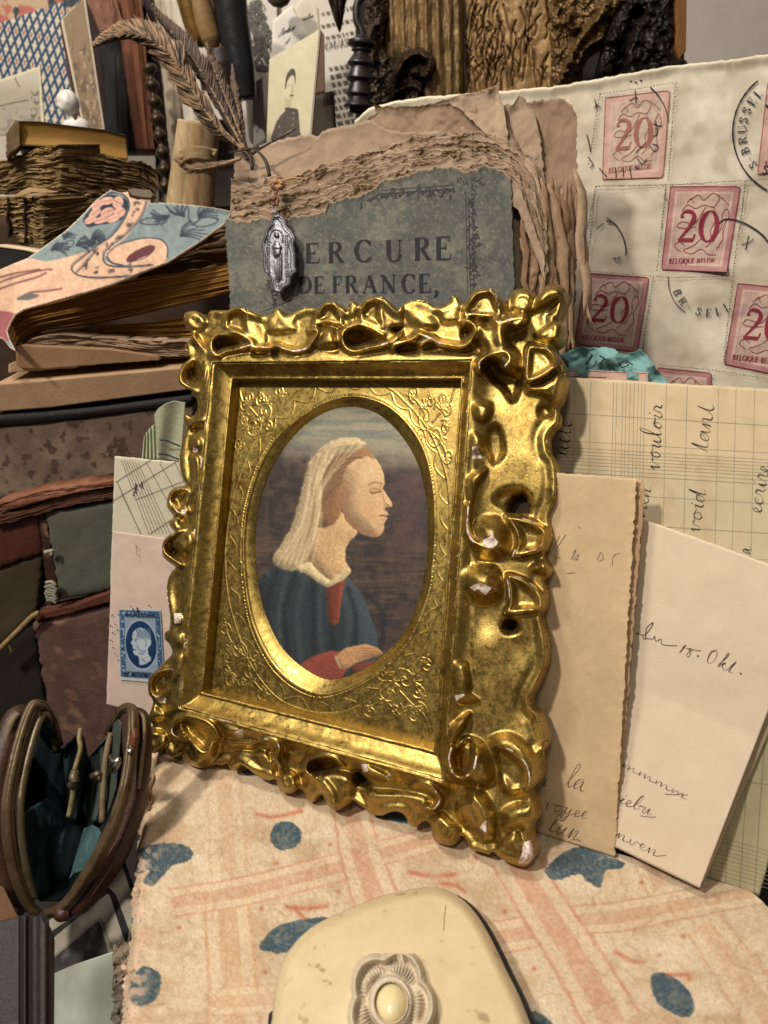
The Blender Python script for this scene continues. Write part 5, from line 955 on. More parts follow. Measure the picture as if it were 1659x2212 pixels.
    st.append((spline(S4((725, 690), (790, 760), (845, 860), (868, 960)), 8), np.interp(np.linspace(0, 1, 25), [0, .4, 1], [3.4, 2.8, 1.4])))
    for pp in (S4((605, 710), (612, 820)), S4((560, 800), (612, 770), (625, 790)), S4((280, 860), (300, 830), (330, 850)), S4((285, 785), (300, 860)), S4((770, 960), (780, 1060), (750, 1080)), S4((750, 980), (800, 1000), (820, 990)), S4((610, 1210), (650, 1170), (690, 1130)), S4((320, 1330), (380, 1400)), S4((450, 1330), (455, 1410)), S4((510, 1330), (512, 1400)), S4((560, 1320), (575, 1410)), S4((600, 1320), (640, 1340)), S4((620, 1250), (660, 1300), (700, 1260)), S4((720, 1150), (760, 1200), (790, 1160), (740, 1140)), S4((220, 1060), (240, 1140), (250, 1200)), S4((230, 1240), (270, 1300), (250, 1330))): st.append((spline(pp, 5) if len(pp) > 2 else resample(pp, 5), 2.0))
    for q in S4((560, 640), (600, 650), (640, 635), (480, 620), (530, 605)): st.append(([q, np.array(q)+(6, 1)], 2.4))
    ribbons(T, 'postmark', EN, st, ink, .0011, f, hf=EH); st = []
    st.append((spline(S7((1285, 345), (1340, 310), (1440, 322), (1540, 370), (1620, 430), (1690, 520)), 8), 3.4)); st += [(S7((1515, 430), (1490, 540)), 2.2), (S7((1460, 500), (1530, 480), (1550, 455)), 2.)]
    ribbons(T, 'postmark', EN, st, ink, .0011, f, hf=EH); st = []
    st.append((spline(S7((455, 300), (520, 350), (570, 430), (595, 520), (596, 580)), 8), 2.6)); st += [(S7((450, 320), (490, 335)), 3), (S7((380, 380), (430, 340)), 2), (S7((495, 605), (560, 600)), 1.6), (S7((510, 590), (525, 625)), 1.6), (S7((545, 580), (545, 640)), 1.6)]
    ribbons(T, 'postmark', EN, st, ink, .0011, f, hf=EH); st = []
    c3 = np.array(S7((1210, 760))[0]); st.append((np.array([c3+86*np.array([math.cos(a), math.sin(a)]) for a in np.radians(np.linspace(125, 185, 24))]), 1.7))
    st += ringtext('LLES-BR', c3, 88, 62, 16, -17, 1)[0:0]
    for i, ch in enumerate('BR-SELL'):
        a = math.radians(162-17*i); u = np.array([math.cos(a), math.sin(a)]); st += caps(ch, c3+u*80, np.array([u[1], -u[0]])*17, -u*17, 0, .5, 1.1)
    ribbons(T, 'postmark', EN, st, ink, .0011, f, hf=EH)
    T.done()
stamped_envelope()
# ------------------------------------------------------------------ the torn blue-grey book
def torn_book():
    MB = facing(800, 560, .405, 23, 20); S2 = lambda *p: Z('Q2', *p); S3 = lambda *p: Z('Q3', *p); S6 = lambda *p: Z('Q6', *p)
    T = Thing('torn_book', 'battered old book with torn blue-grey cover lettered MERCURE DE FRANCE, behind the gilt frame', 'book')
    top = S6((40, 280), (90, 300), (150, 296), (210, 285), (260, 295), (330, 280), (400, 270), (480, 258), (490, 215), (560, 200), (640, 180), (700, 150), (730, 115), (800, 110), (880, 80), (960, 62), (1040, 62), (1090, 80), (1140, 70), (1170, 55), (1240, 75), (1285, 110))
    bot = S6((110, 1500), (1330, 1500))
    def gcol(X, Y, S, t):
        n = fbm(X/50, Y/50, 5, 3); c = flat(X.shape, (92, 94, 88)); c = mix(c, (112, 110, 100), sm(.45, .7, n)); c = mix(c, (76, 79, 75), .6*sm(.5, .7, fbm(X/16, Y/16, 4, 5)))
        c = mix(c, (150, 136, 112), .5*sm(.62, .72, fbm(X/4, Y/4, 3, 6))); return mix(c, (160, 140, 114), sm(.010, .003, t+.004*(fbm(X/5, Y/5, 3, 1)-.5))*1.)
    cov = sheet(T, 'front_cover', MB, top, bot, mat('blue_paper', attr=True, rough=.9, var=.10, vs=150, bump=.8, bs=520, det=8), 260, 200, .0012, 0, lambda S, t, X, Y: .0012*np.exp(-t/.012)+(fbm(X/80, Y/80, 3, 2)-.5)*.0008, gcol, (6, 0, 4, 3), 7, seed=11)
    # pages rising behind, each with its torn edge
    r = np.random.default_rng(12); tan = [(160, 138, 114), (146, 122, 98), (172, 150, 124), (152, 128, 104)]
    xs = np.array([500, 540, 600, 660, 720, 770, 820, 880, 940, 1000, 1050, 1100, 1120, 1150, 1180]); lowE = np.interp(xs, [500, 590, 660, 705, 760, 830, 870, 960, 1010, 1040, 1090, 1115, 1180], [475, 468, 462, 455, 420, 405, 385, 370, 365, 358, 372, 390, 560])
    hiE = np.interp(xs, [500, 560, 600, 640, 720, 800, 860, 930, 1000, 1050, 1100, 1150, 1180], [400, 392, 384, 376, 345, 322, 305, 285, 278, 282, 300, 340, 430])
    n = 13
    for k in range(n):
        u = (k+.4)/n; j = u**.9; y = lowE*(1-j)+hiE*j+r.normal(0, 4.5, len(xs)); a = int(r.integers(0, 2)) if k % 3 else 0
        p = [(x+r.normal(0, 2), yy) for x, yy in zip(xs, y)]
        w_ = 3+.4*k
        sheet(T, 'torn_leaf', MB.up(-.0004-.0006*(k+1)), p, [(a_, b_+62) for a_, b_ in p], mat('torn_leaf', attr=True, rough=.9, vs=60, var=.16, bump=.4, bs=900), 300, 34, .00022, 0,
              lambda S, t, X, Y, k=k: 0.0016*np.exp(-t/.07)*(.2+1.3*fbm(X/30+k*5, Y*0, 2, k))+(fbm(X/12+k, Y/12, 3, k)-.5)*.0006, lambda X, Y, S, t, k=k: mix(flat(X.shape, tan[k % 4])*(.86+.25*fbm(X/12, Y/12, 3, k))[..., None], (204, 180, 150), sm(.06, .01, t)*.75), (11, 0, 2, 4), 15, seed=20+k)
    for k in range(4): mat('leaf_%d' % k, tan[k], .9, vs=60, var=.16, bump=.5, bs=700)
    # topmost plain leaf with the straight old edge, and the taller ones at the right
    tp = S2((410, 1100), (440, 1095), (500, 1075), (560, 1060), (620, 1050), (760, 1010), (870, 990), (960, 975), (1010, 985), (1060, 950), (1180, 915), (1290, 900), (1350, 880), (1400, 870), (1500, 930), (1659, 960))
    sheet(T, 'leaf', MB.up(-.009), tp+S3((700, 860), (900, 880), (1150, 900), (1200, 1000)), [(505, 760), (1180, 760)], mat('leaf_0'), 170, 60, .0003, 0, lambda S, t, X, Y: (fbm(X/30, Y/20, 3, 4)-.5)*.002+.0015*np.exp(-t/.03), None, (5, 0, 3, 3), 10, seed=40)
    for k, (tq, bq, off) in enumerate((
        (S3((290, 690), (420, 700), (560, 690), (700, 680), (780, 672), (840, 700), (920, 780), (1000, 850)), S3((330, 1100), (1150, 1100)), -.0098),
        (S3((240, 780), (300, 740), (560, 700), (850, 625), (960, 600), (1090, 565), (1100, 600), (1135, 700), (1150, 830)), S3((300, 1150), (1230, 1300)), -.0112),
        (S3((850, 640), (1000, 590), (1090, 562), (1102, 640), (1140, 760), (1190, 870), (1240, 960)), S3((900, 1300), (1330, 1500)), -.0125),
        (S3((1130, 690), (1190, 680), (1230, 625), (1270, 640), (1310, 690), (1340, 760), (1370, 900)), S3((1150, 1700), (1470, 1700)), -.0145),
        (S3((1180, 690), (1340, 660), (1450, 645), (1530, 650), (1580, 690), (1610, 760)), S3((1250, 2300), (1600, 2300)), -.0170))):
        sheet(T, 'leaf', MB.up(off), tq, bq, mat('leaf_%d' % ((k+1) % 4)), 110, 90, .00035, 0, lambda S, t, X, Y, k=k: (fbm(X/34+k*3, Y/40, 3, k)-.5)*.0035+.0018*np.exp(-t/.04), None, (6, 0, 4, 6), 9, seed=50+k)
    # ragged fore-edge strips at the right
    for k in range(20):
        u = k/19; x0 = 1118+u*128+r.normal(0, 4); y0 = 395+60*r.random()+(u < .3)*60-40*u; y1 = r.uniform(640, 800); w_ = r.uniform(11, 26); m = 14; yy = np.linspace(y0, y1, m); xx = x0+np.cumsum(r.normal(0, 3.4, m))+8*np.linspace(0, 1, m)
        tpq = np.stack([xx, yy], 1); q = np.stack([xx+w_*(1-np.abs(np.linspace(-1, 1, m))**4*.7), yy], 1)
        P0 = MB.up(-.0010-.0145*u+r.uniform(-.001, .001))
        h = .0012*r.random(m); a = P0.at(tpq[:, 0], tpq[:, 1], h); b = P0.at(q[:, 0], q[:, 1], h-.0022*r.uniform(-.5, 1)); mid = P0.at((tpq[:, 0]+q[:, 0])/2, yy, h-.0004)
        F = np.stack([a, mid, b], 1); v, f = closed_slab(F, F-P0.n*.0004); T.add('torn_strip', v, f, mat('strip_%d' % (k % 3), [(160, 130, 100), (136, 106, 80), (176, 148, 120)][k % 3], .9, vs=160, var=.25, bump=.5, bs=700, grain=(3, 3, 1)), smooth=True)
    box(T, 'page_block', MB.at(850, 760, -.028), [np.cross(MB.n, [0, 0, 1]), MB.n, np.cross(np.cross(MB.n, [0, 0, 1]), MB.n)], (.135, .012, .10), mat('leaf_edges', (120, 92, 60), .9), bevel=.002)
    k = INK((26, 26, 28), 'print_ink'); st = caps('E', (665, 570), (42, -1), (-1.5, 44), 0, .5)[0:0]
    up = (-1.5, -44)
    for ch, x, y, w_, h in (('E', 660, 569, 40, 43), ('R', 709, 568, 41, 44), ('C', 766, 566, 43, 46), ('U', 832, 565, 42, 46), ('R', 895, 563, 44, 49), ('E', 941, 562, 44, 50)): st += caps(ch, (x, y), (w_, -1.5), (-.5, -h), 0, .4, 1.5)
    for ch, x, y, w_, h in (('D', 646, 634, 29, 36), ('E', 679, 634, 29, 36), ('F', 719, 633, 28, 36), ('R', 746, 633, 33, 37), ('A', 783, 633, 33, 38), ('N', 823, 633, 35, 39), ('C', 868, 633, 34, 40), ('E', 905, 633, 33, 41), (',', 935, 634, 44, 44)): st += caps(ch, (x, y), (w_, -.8), (-.5, -h), 0, .4, 1.5)
    MH = lambda X, Y: (fbm(X/80, Y/80, 3, 2)-.5)*.0008
    ribbons(T, 'lettering', MB, st, k, .00012, cov, hf=MH)
    bd = []; p = resample(S6((640, 208), (720, 182), (850, 172), (1040, 158)), 60); bd += [(p, 3.2), (p+(0, -8), 1.6)]
    v_ = resample(S6((1100, 190), (1104, 400), (1108, 620)), 60); bd += [(v_, 1.8), (v_+(-6, 0), 1.4), (v_+(8, 4), 1.2)]
    for q in list(p[::1]): bd.append((q+np.cumsum(r.normal(0, 2.6, (6, 2)), 0)+(0, 6*r.random()), r.uniform(1.6, 4.2)))
    for q in list(v_[::1]): bd.append((q+(9, 0)+np.cumsum(r.normal(0, 2.8, (6, 2)), 0), r.uniform(1.4, 4.)))
    for i in range(26): a, b = np.array(S6((1095, 130))[0]), r.normal(0, 1, 2)*(14, 16); bd.append((spline(a+b+np.cumsum(r.normal(0, 5, (4, 2)), 0), 4), r.uniform(1.2, 2.8)))
    l_ = resample(S6((232, 560), (245, 620), (262, 665)), 14); bd += [(l_, 2.2)]+[(q+np.cumsum(r.normal(0, 2.5, (5, 2)), 0), r.uniform(1.4, 3.6)) for q in l_]
    bd.append((resample(S6((205, 692), (290, 660), (370, 625)), 14), 1.2))
    wp = INK((52, 52, 52), 'worn_print')
    for sel in (lambda q: q[0] < 600, lambda q: q[0] >= 600): ribbons(T, 'printed_border', MB, [b for b in bd if sel(np.asarray(b[0]).mean(0))], wp, .00014, cov, hf=MH)
    T.done(); return MB
MB = torn_book()

# ------------------------------------------------------------------ silver medal on its cord
def medal():
    S6 = lambda *p: Z('Q6', *p); pl = MB.up(.0075)
    T = Thing('silver_medal', 'oval pointed silver religious medal hanging by a leather knot over the torn cover', 'medal')
    o = spline(S6((262, 268), (290, 280), (305, 300), (312, 322), (334, 345), (346, 375), (338, 400), (346, 440), (346, 490), (352, 518), (330, 540), (322, 575), (296, 590), (286, 606), (268, 610), (252, 600), (244, 580), (238, 545), (212, 520), (206, 490), (206, 440), (200, 395), (210, 365), (218, 335), (236, 312), (240, 288)), 5, True)
    st = .8; X, Y = np.meshgrid(np.arange(562, 646, st), np.arange(458, 636, st)); s = sdf(X, Y, o); c = np.array(S6((268, 440))[0]); ca = np.array(S6((262, 330), (272, 560)))
    h = .0012*np.exp(-((s+3)/1.6)**2)+.0005*np.exp(-((s+9)/1.2)**2)
    def blob(cx, cy, rx, ry, a): return a*np.sqrt(np.maximum(0, 1-((X-cx)/rx)**2-((Y-cy)/ry)**2))
    z = lambda x, y: S6((x, y))[0]
    (hx, hy), (bx, by), (lx, ly) = z(264, 360), z(266, 425), z(272, 500)
    h = np.maximum.reduce([h, blob(hx, hy, 5, 6.5, .0016), blob(bx, by, 9, 20, .0016), blob(bx, by-6, 11, 7, .0019), blob(lx, ly, 8, 34, .0012)])
    fd = .0004*np.sin((X-lx)*1.5)*(np.abs(X-lx) < 8)*(np.abs(Y-ly) < 30)
    let = .0006*((np.abs(np.abs(X-c[0]-((Y-c[1])*.02))-20) < 3.2) & (np.abs(Y-c[1]-5) < 46))*(np.sin(Y*1.9) > 0)
    arch = .0006*np.exp(-((np.hypot((X-hx)/1., (Y-hy-6)/1.25)-15)/1.3)**2)*(Y < hy+16); star = blob(*z(272, 578), 2.2, 3, .0009)
    h = h+fd+let+arch+star
    sv = mat('silver', (168, 168, 170), .42, 1., vs=300, var=.5, bump=.25, bs=900, hue=(.8, .8, .82))
    add_map(T, 'medal_plate', pl, X, Y, s, h, st, sv, np.full(X.shape, -.0009))
    t = np.linspace(0, 2*np.pi, 28); q = pl.at(*np.array(z(258, 246)), .001); ax = np.cross(pl.n, [0, 0, 1]); ax /= np.linalg.norm(ax); up = np.cross(ax, pl.n)
    a = np.array(z(258, 244)); tube(T, 'ring', pl.at(a[0]+4.8*np.cos(t), a[1]+10*np.sin(t), .001*np.cos(t)), .00035, sv, 8); b = np.array(z(262, 270)); tube(T, 'bail', pl.at(b[0]+5*np.cos(t), b[1]+5*np.sin(t), .0012*np.sin(t)), .0004, sv, 8)
    lt = mat('leather_cord', (126, 84, 60), .55, vs=500, var=.35, bump=.5)
    p = spline(S6((258, 232), (252, 210), (262, 185), (258, 165), (262, 150)), 6); tube(T, 'cord', pl.at(p[:, 0], p[:, 1], .0005*np.sin(np.arange(len(p)))), .0009, lt, 8)
    p = spline(S6((266, 232), (272, 205), (262, 185), (270, 160)), 6); tube(T, 'cord', pl.at(p[:, 0], p[:, 1], .0014), .0007, lt, 8)
    kt = mat('knot', (176, 136, 96), .6, vs=500, var=.3, bump=.4)
    for i, (rx, ry, ph) in enumerate(((11, 5, .3), (10, 6, -.4), (8, 8, .9))): c0 = np.array(z(266, 140)); tt = np.linspace(0, 2*np.pi, 22); x = rx*np.cos(tt); y = ry*np.sin(tt); tube(T, 'knot_loop', pl.at(c0[0]+x*math.cos(ph)-y*math.sin(ph), c0[1]+x*math.sin(ph)+y*math.cos(ph), -.001+.0012*np.sin(tt*2+i)), .0013, kt, 8)
    for pp, rr in ((S6((270, 135), (310, 118), (350, 112), (400, 118)), .0011), (S6((262, 130), (240, 122), (222, 128)), .0009), (S6((255, 130), (262, 112), (282, 108)), .0009), (S6((300, 128), (340, 124), (380, 108)), .0006)): p = spline(pp, 6); tube(T, 'cord_end', pl.at(p[:, 0], p[:, 1], -.002), rr*np.linspace(1, .3, len(p)), kt, 6)
    T.done()
medal()

# ------------------------------------------------------------------ feathers
def feathers():
    r = np.random.default_rng(3); FP = MB.up(.003)
    vn_ = mat('feather_vane', attr=True, rough=.7, var=.15, vs=300, bump=0); sh = mat('feather_shaft', (150, 120, 88), .5, vs=300)
    def feather(label, path, wl, wr, dens, cols, speck, curl=.012, ang=.55, off=0., gap=.0, down=0):
        T = Thing('feather', label, 'feather', 'brown feathers tucked behind the torn book')
        p = spline(path, 14); n = len(p); L = seglen(p); t = np.gradient(p, axis=0); t /= np.hypot(*t.T)[:, None]; nn = np.stack([-t[:, 1], t[:, 0]], 1); u = L/L[-1]
        hh = off+curl*np.sin(u*2.2)
        tube(T, 'shaft', FP.at(p[:, 0], p[:, 1], hh+.0004), np.linspace(.0011, .0003, n), sh, 6)
        V_, F_, C_ = [], [], []; b = 0; m = int(L[-1]*dens)
        for side, W in ((1, wl), (-1, wr)):
            for i in range(m):
                s = r.uniform(.03, 1); x = np.interp(s*L[-1], L, p[:, 0]); y = np.interp(s*L[-1], L, p[:, 1]); tx = np.array([np.interp(s*L[-1], L, t[:, 0]), np.interp(s*L[-1], L, t[:, 1])]); nx_ = np.array([-tx[1], tx[0]])*side
                w_ = np.interp(s, np.linspace(0, 1, len(W)), W)*(r.uniform(.93, 1.05) if r.random() > .06 else r.uniform(.6, 1.35)); k = 5; q = np.linspace(0, 1, k)
                a_ = ang*(.72+.55*float(vn(np.array(s*26.), np.array(side*3.+5), 2)))*r.uniform(.92, 1.08); pts = np.array([x, y])+(nx_[None]*q[:, None]*math.cos(a_)+tx[None]*(q[:, None]*math.sin(a_)+q[:, None]**2*.35))*w_+np.c_[q*0, q**2*down]
                wd_ = (2.6*(1-q)+.5)*r.uniform(.7, 1.3); d = np.gradient(pts, axis=0); e = np.stack([-d[:, 1], d[:, 0]], 1); e /= np.hypot(*e.T)[:, None]+1e-9
                h = np.interp(s*L[-1], L, hh)+side*.002*q-.004*q**2+r.normal(0, .0006)
                A = np.stack([pts+e*wd_[:, None]/2, pts-e*wd_[:, None]/2], 1).reshape(-1, 2); V_.append(FP.at(A[:, 0], A[:, 1], np.repeat(h, 2)))
                j = np.arange(k-1)*2+b; F_.append(np.stack([j, j+1, j+3, j+2], -1)); b += 2*k
                sp = vn(np.array(pts[:, 0]/2.6), np.array(pts[:, 1]/2.6), 3); c0 = np.array(cols[0])*(1-q[:, None])+np.array(cols[1])*q[:, None]; c0 = c0*(.92+.16*r.random()); c0 = np.where((sp > .5)[:, None]*speck > 0, c0*1.35+8, c0*(1-.35*speck)); C_.append(np.repeat(c0, 2, 0))
        i_ = T.add('vane', np.concatenate(V_), np.concatenate(F_), vn_, np.concatenate(C_), None, False, None, 'stuff')
        T.done()
    feather('long drooping speckled brown feather arching to the left', [(524, 322), (480, 285), (435, 225), (402, 170), (372, 125), (335, 92), (290, 74), (245, 80), (205, 98)], [8, 26, 34, 40, 44, 44, 38, 26, 8], [8, 26, 40, 46, 44, 34, 30, 20, 6], 5.4, ((84, 66, 46), (122, 96, 70)), 1, ang=.95)
    feather('plain dark brown feather with a fringed tip behind the speckled one', [(528, 322), (500, 270), (462, 200), (420, 130), (380, 80), (345, 40), (328, 12)], [5, 14, 22, 30, 28, 20, 5], [5, 12, 18, 20, 16, 10, 3], 4.6, ((70, 58, 46), (100, 80, 62)), 0, off=-.004, curl=.004, ang=.7)
    feather('short pointed dark feather standing upright, notched at its tip', [(530, 322), (505, 250), (480, 190), (458, 135), (447, 92)], [4, 16, 18, 16, 3], [4, 14, 16, 12, 3], 3.2, ((84, 68, 52), (106, 88, 68)), 0, off=-.006, curl=.002, ang=.8)
    feather('narrow dark feather standing straight up beside the card photo', [(532, 322), (520, 260), (510, 200), (502, 140)], [4, 14, 12, 3], [4, 18, 16, 3], 3.0, ((80, 64, 50), (98, 80, 62)), 0, off=-.008, curl=.001, ang=.9)
    feather('wispy torn feather lying across the twine of the stick bundle', [(520, 342), (490, 352), (450, 362), (415, 366)], [8, 22, 20, 16], [6, 14, 16, 18], 1.1, ((92, 72, 54), (130, 104, 78)), 0, off=.002, curl=.001, ang=.95)
    T = Thing('quill_stub', 'two crossed dark quill ends and curled scraps at the corner of the torn book', 'quill')
    dk = mat('quill', (58, 44, 34), .6, vs=300)
    for q, rr in (([(590, 305), (560, 322), (545, 332)], .0010), ([(545, 322), (560, 330), (575, 350), (582, 380)], .0012), ([(530, 345), (540, 340), (545, 365)], .0012), ([(495, 330), (520, 325), (560, 318)], .0007), ([(640, 278), (610, 295), (590, 305)], .0007)): p = spline(q, 6); tube(T, 'quill', FP.at(p[:, 0], p[:, 1], .001), rr*np.linspace(.5, 1, len(p)), dk, 6)
    T.done()
feathers()
# ------------------------------------------------------------------ the pile at the left
def striated(T, name, pl, top, bot, m, n=70, amp=.0016, nx=120, ny=140, off=0., col=None, waves=3., seed=0, parent=None, rag=(1, 1, 2, 2), thick=.02, extra=None):
    """fore-edge of a stack of leaves: every leaf stands a little in or out"""
    def d(S, t, X, Y):
        w = t*n+(fbm(S*waves, t*3, 3, seed)-.5)*3.2; k = np.floor(w); fr = w-k
        return (vn(k*1.7+.5, k*0+seed+S*waves*1.5, seed)-.5)*amp*2-amp*.8*np.exp(-(np.minimum(fr, 1-fr)/.16)**2)+(0 if extra is None else extra(S, t, X, Y))
    return sheet(T, name, pl, top, bot, m, nx, ny, thick, off, d, col, rag, 8, parent, seed)
def left_pile():
    S5 = lambda *p: Z('Q5', *p); S1 = lambda *p: Z('R1', *p); S6_ = lambda *p: Z('P6', *p)
    # box with a black band
    LS = facing(200, 920, .43, -3, 2)
    T = Thing('grey_box', 'wide grey-brown spotted box with a black line under its tan lid', 'box')
    def bc(X, Y, S, t):
        n = fbm(X/60, Y/60, 5, 3); c = flat(X.shape, (112, 94, 78)); c = mix(c, (132, 112, 92), sm(.45, .7, n)); sp = fbm(X/17, Y/17, 3, 7); return mix(c, (74, 58, 46), .8*sm(.62, .70, sp))
    sheet(T, 'front', LS, S1((-40, 158), (300, 125), (700, 78), (1400, -10)), S1((-40, 720), (300, 610), (820, 530), (1400, 430)), mat('box_board', attr=True, rough=.85, var=.15, vs=90, bump=.5, bs=700), 120, 80, .03, 0, lambda S, t, X, Y: (fbm(X/50, Y/50, 3, 1)-.5)*.001, bc)
    sheet(T, 'band', LS, S1((-40, 62), (300, 42), (700, 5), (1400, -85)), S1((-40, 150), (300, 122), (700, 72), (1400, -10)), mat('black_cloth', (30, 28, 28), .7, vs=300, var=.3, bump=.6), 60, 12, .03, .0010, lambda S, t, X, Y: .0012*np.sin(t*np.pi))
    tanb = mat('tan_board', (156, 126, 94), .85, vs=50, var=.16, bump=.45, bs=600)
    sheet(T, 'lid_edge', LS, S5((-40, 1352), (330, 1322), (1400, 1225)), S5((-40, 1530), (330, 1500), (1400, 1360)), tanb, 80, 20, .03, .0015)
    a = S5((-40, 1352), (330, 1322), (1400, 1225)); b = S5((-40, 1285), (330, 1240), (1400, 1150)); A = LS.at(*np.array(a).T, .0015); B = A+np.array([0, .06, 0]); B[:, 2] += .001
    T.add('lid_top', np.concatenate([A, B, A-[0, 0, .002], B-[0, 0, .002]]), [[0, 1, 4, 3], [1, 2, 5, 4], [6, 9, 10, 7], [7, 10, 11, 8], [0, 6, 7, 1], [1, 7, 8, 2], [3, 4, 10, 9], [4, 5, 11, 10], [0, 3, 9, 6], [2, 8, 11, 5]], mat('tan_board_top', (172, 140, 106), .85, vs=50, var=.16, bump=.45, bs=600))
    T.done()
    T = Thing('folded_card', 'thin tan card lying on the box lid under the thick book', 'card'); P = LS.up(-.008)
    sheet(T, 'card', P, S5((105, 1105), (140, 1092), (300, 1100), (700, 1120), (1010, 1165), (1040, 1180)), S5((105, 1215), (150, 1250), (300, 1250), (700, 1215), (1040, 1190)), mat('tan_card', (150, 116, 84), .85, vs=60, var=.2, bump=.4), 60, 14, .03, .004, ragged=(1, 1, 1, 1))
    sheet(T, 'lower_flap', P, S5((58, 1215), (100, 1198), (240, 1230), (500, 1225)), S5((52, 1275), (200, 1262), (500, 1240)), mat('tan_card_pale', (176, 146, 112), .85, vs=60, var=.2), 30, 8, .03, .003, ragged=(1, 1, 1, 1)); T.done()
    T = Thing('folded_paper', 'crumpled grey-brown paper folded under the thick ochre book', 'paper')
    striated(T, 'paper', P, S5((180, 1075), (215, 1045), (280, 1030), (420, 1025), (560, 1040), (900, 1062), (1400, 1075)), S5((178, 1098), (300, 1110), (700, 1120), (1000, 1165), (1400, 1168)), mat('crumpled_paper', (158, 132, 106), .85, vs=60, var=.22, bump=.6, bs=300), 5, .0022, 90, 30, -.002, waves=6, seed=3); T.done()
    T = Thing('pile_shade_sheet', 'dark brown sheet filled in as shade behind the ochre book and the leaf stacks', 'box'); sheet(T, 'pile_shade_sheet', facing(200, 700, .535, 0, 3), [(-80, 470), (600, 440)], [(-80, 1150), (600, 1150)], mat('shadow_board', (66, 48, 34), .85, vs=40, var=.3, bump=.4), 30, 30, .03); T.done()  # added dark sheet: its colour stands for the shade between the stacked things
    T = Thing('tan_volume', 'brown volume with faint page lines, seen under the lifted cover', 'book'); striated(T, 'tan_volume', facing(400, 560, .475, -8, 4), S5((1180, 440), (1400, 300), (1700, 250)), S5((880, 655), (1300, 600), (1700, 530)), mat('tan_volume', (124, 98, 68), .85, vs=60, var=.3, bump=.5), 9, .002, 70, 50, 0, seed=4); T.done()
    # thick book with printed paper cover
    BK = facing(200, 680, .45, -8, 6)
    T = Thing('ochre_book', 'thick ochre-edged book with wavy leaves, its patterned blue and pink cover lifted open', 'book')
    oc = mat('ochre_leaves', attr=True, rough=.8, var=.15, vs=160, bump=.35, bs=500)
    def occ(X, Y, S, t): n = fbm(S*4, t*60, 3, 2); c = flat(X.shape, (186, 136, 66)); c = mix(c, (138, 96, 42), sm(.45, .7, n)); return mix(c, (216, 172, 98), .7*sm(.62, .74, fbm(S*3, t*80, 2, 5)))
    striated(T, 'upper_leaves', BK, S5((62, 1010), (80, 940), (130, 872), (300, 815), (500, 760), (700, 690), (1000, 640), (1300, 600), (1700, 525)), S5((105, 1118), (120, 1070), (160, 1035), (230, 1003), (420, 978), (640, 945), (860, 900), (1200, 820), (1700, 690)), oc, 15, .0020, 150, 110, .001, occ, 1.5, 5, rag=(1, 1, 0, 0))
    striated(T, 'lower_leaves', BK, S5((105, 1122), (125, 1078), (165, 1042), (240, 1018), (420, 990), (700, 965), (1000, 940), (1300, 900), (1700, 850)), S5((118, 1130), (150, 1100), (190, 1060), (250, 1030), (420, 1024), (700, 1052), (1000, 1060), (1700, 1060)), oc, 9, .0022, 150, 70, -.001, occ, 2., 9, rag=(1, 1, 0, 0))
    ptn = [(0, 600), (90, 560), (180, 525), (300, 440), (430, 345), (540, 240), (620, 152), (720, 78), (790, 98), (835, 92), (850, 128), (900, 145), (975, 130), (985, 168), (1050, 162), (1180, 172), (1300, 182), (1400, 195), (1515, 218), (1490, 265), (1465, 300), (1300, 420), (1095, 550), (900, 625), (740, 692), (560, 745), (420, 782), (300, 815), (160, 855), (100, 890), (70, 940), (45, 1000), (60, 1050), (100, 1128), (60, 1105), (20, 1050), (-10, 1040), (-40, 1030), (-40, 620)]
    CV = facing(220, 570, .425, -6, 48); o = np.array(S5(*ptn)); st = 1.8; X, Y = np.meshgrid(np.arange(-14, 510, st), np.arange(400, 762, st)); u = X/.3307; v = (Y-384)/.3307
    n = fbm(X/6, Y/6, 4, 3); c = flat(X.shape, (118, 132, 130))
    def zp(*p): return np.array([(a*1., b*1.) for a, b in p])
    def blob(c, p, k, e=3., a=1.): return mix(c, k, a*sm(e, -e, sdf(u, v, spline(zp(*p), 6, True))+(n-.5)*6))
    def ln(c, p, k, w=4., a=.95, cl=False): return mix(c, k, a*np.exp(-(sdist(u, v, spline(zp(*p), 7, cl))/w)**2))
    pk = (206, 168, 138); nv = (36, 44, 56); dr = (92, 48, 50)
    c = blob(c, [(-60, 590), (180, 530), (300, 545), (430, 520), (560, 480), (640, 440), (740, 370), (800, 290), (850, 200), (830, 130), (780, 95), (700, 85), (640, 140), (610, 130), (720, 70), (860, 80), (970, 120), (960, 190), (900, 290), (830, 380), (760, 440), (700, 500), (690, 540), (760, 570), (900, 572), (1030, 560), (1090, 545), (1080, 580), (740, 700), (420, 800), (100, 900), (-60, 900)], pk)
    c = blob(c, [(715, 480), (800, 430), (930, 395), (1030, 400), (1085, 440), (1095, 500), (1050, 560), (900, 572), (780, 562), (720, 540)], pk); c = ln(c, [(700, 500), (760, 445), (860, 410), (960, 393), (1050, 405), (1092, 450), (1092, 520)], nv, 4)
    c = blob(c, [(545, 265), (600, 190), (680, 120), (760, 115), (830, 150), (830, 210), (780, 280), (640, 310), (580, 322), (552, 300)], nv)
    rr = np.random.default_rng(4)
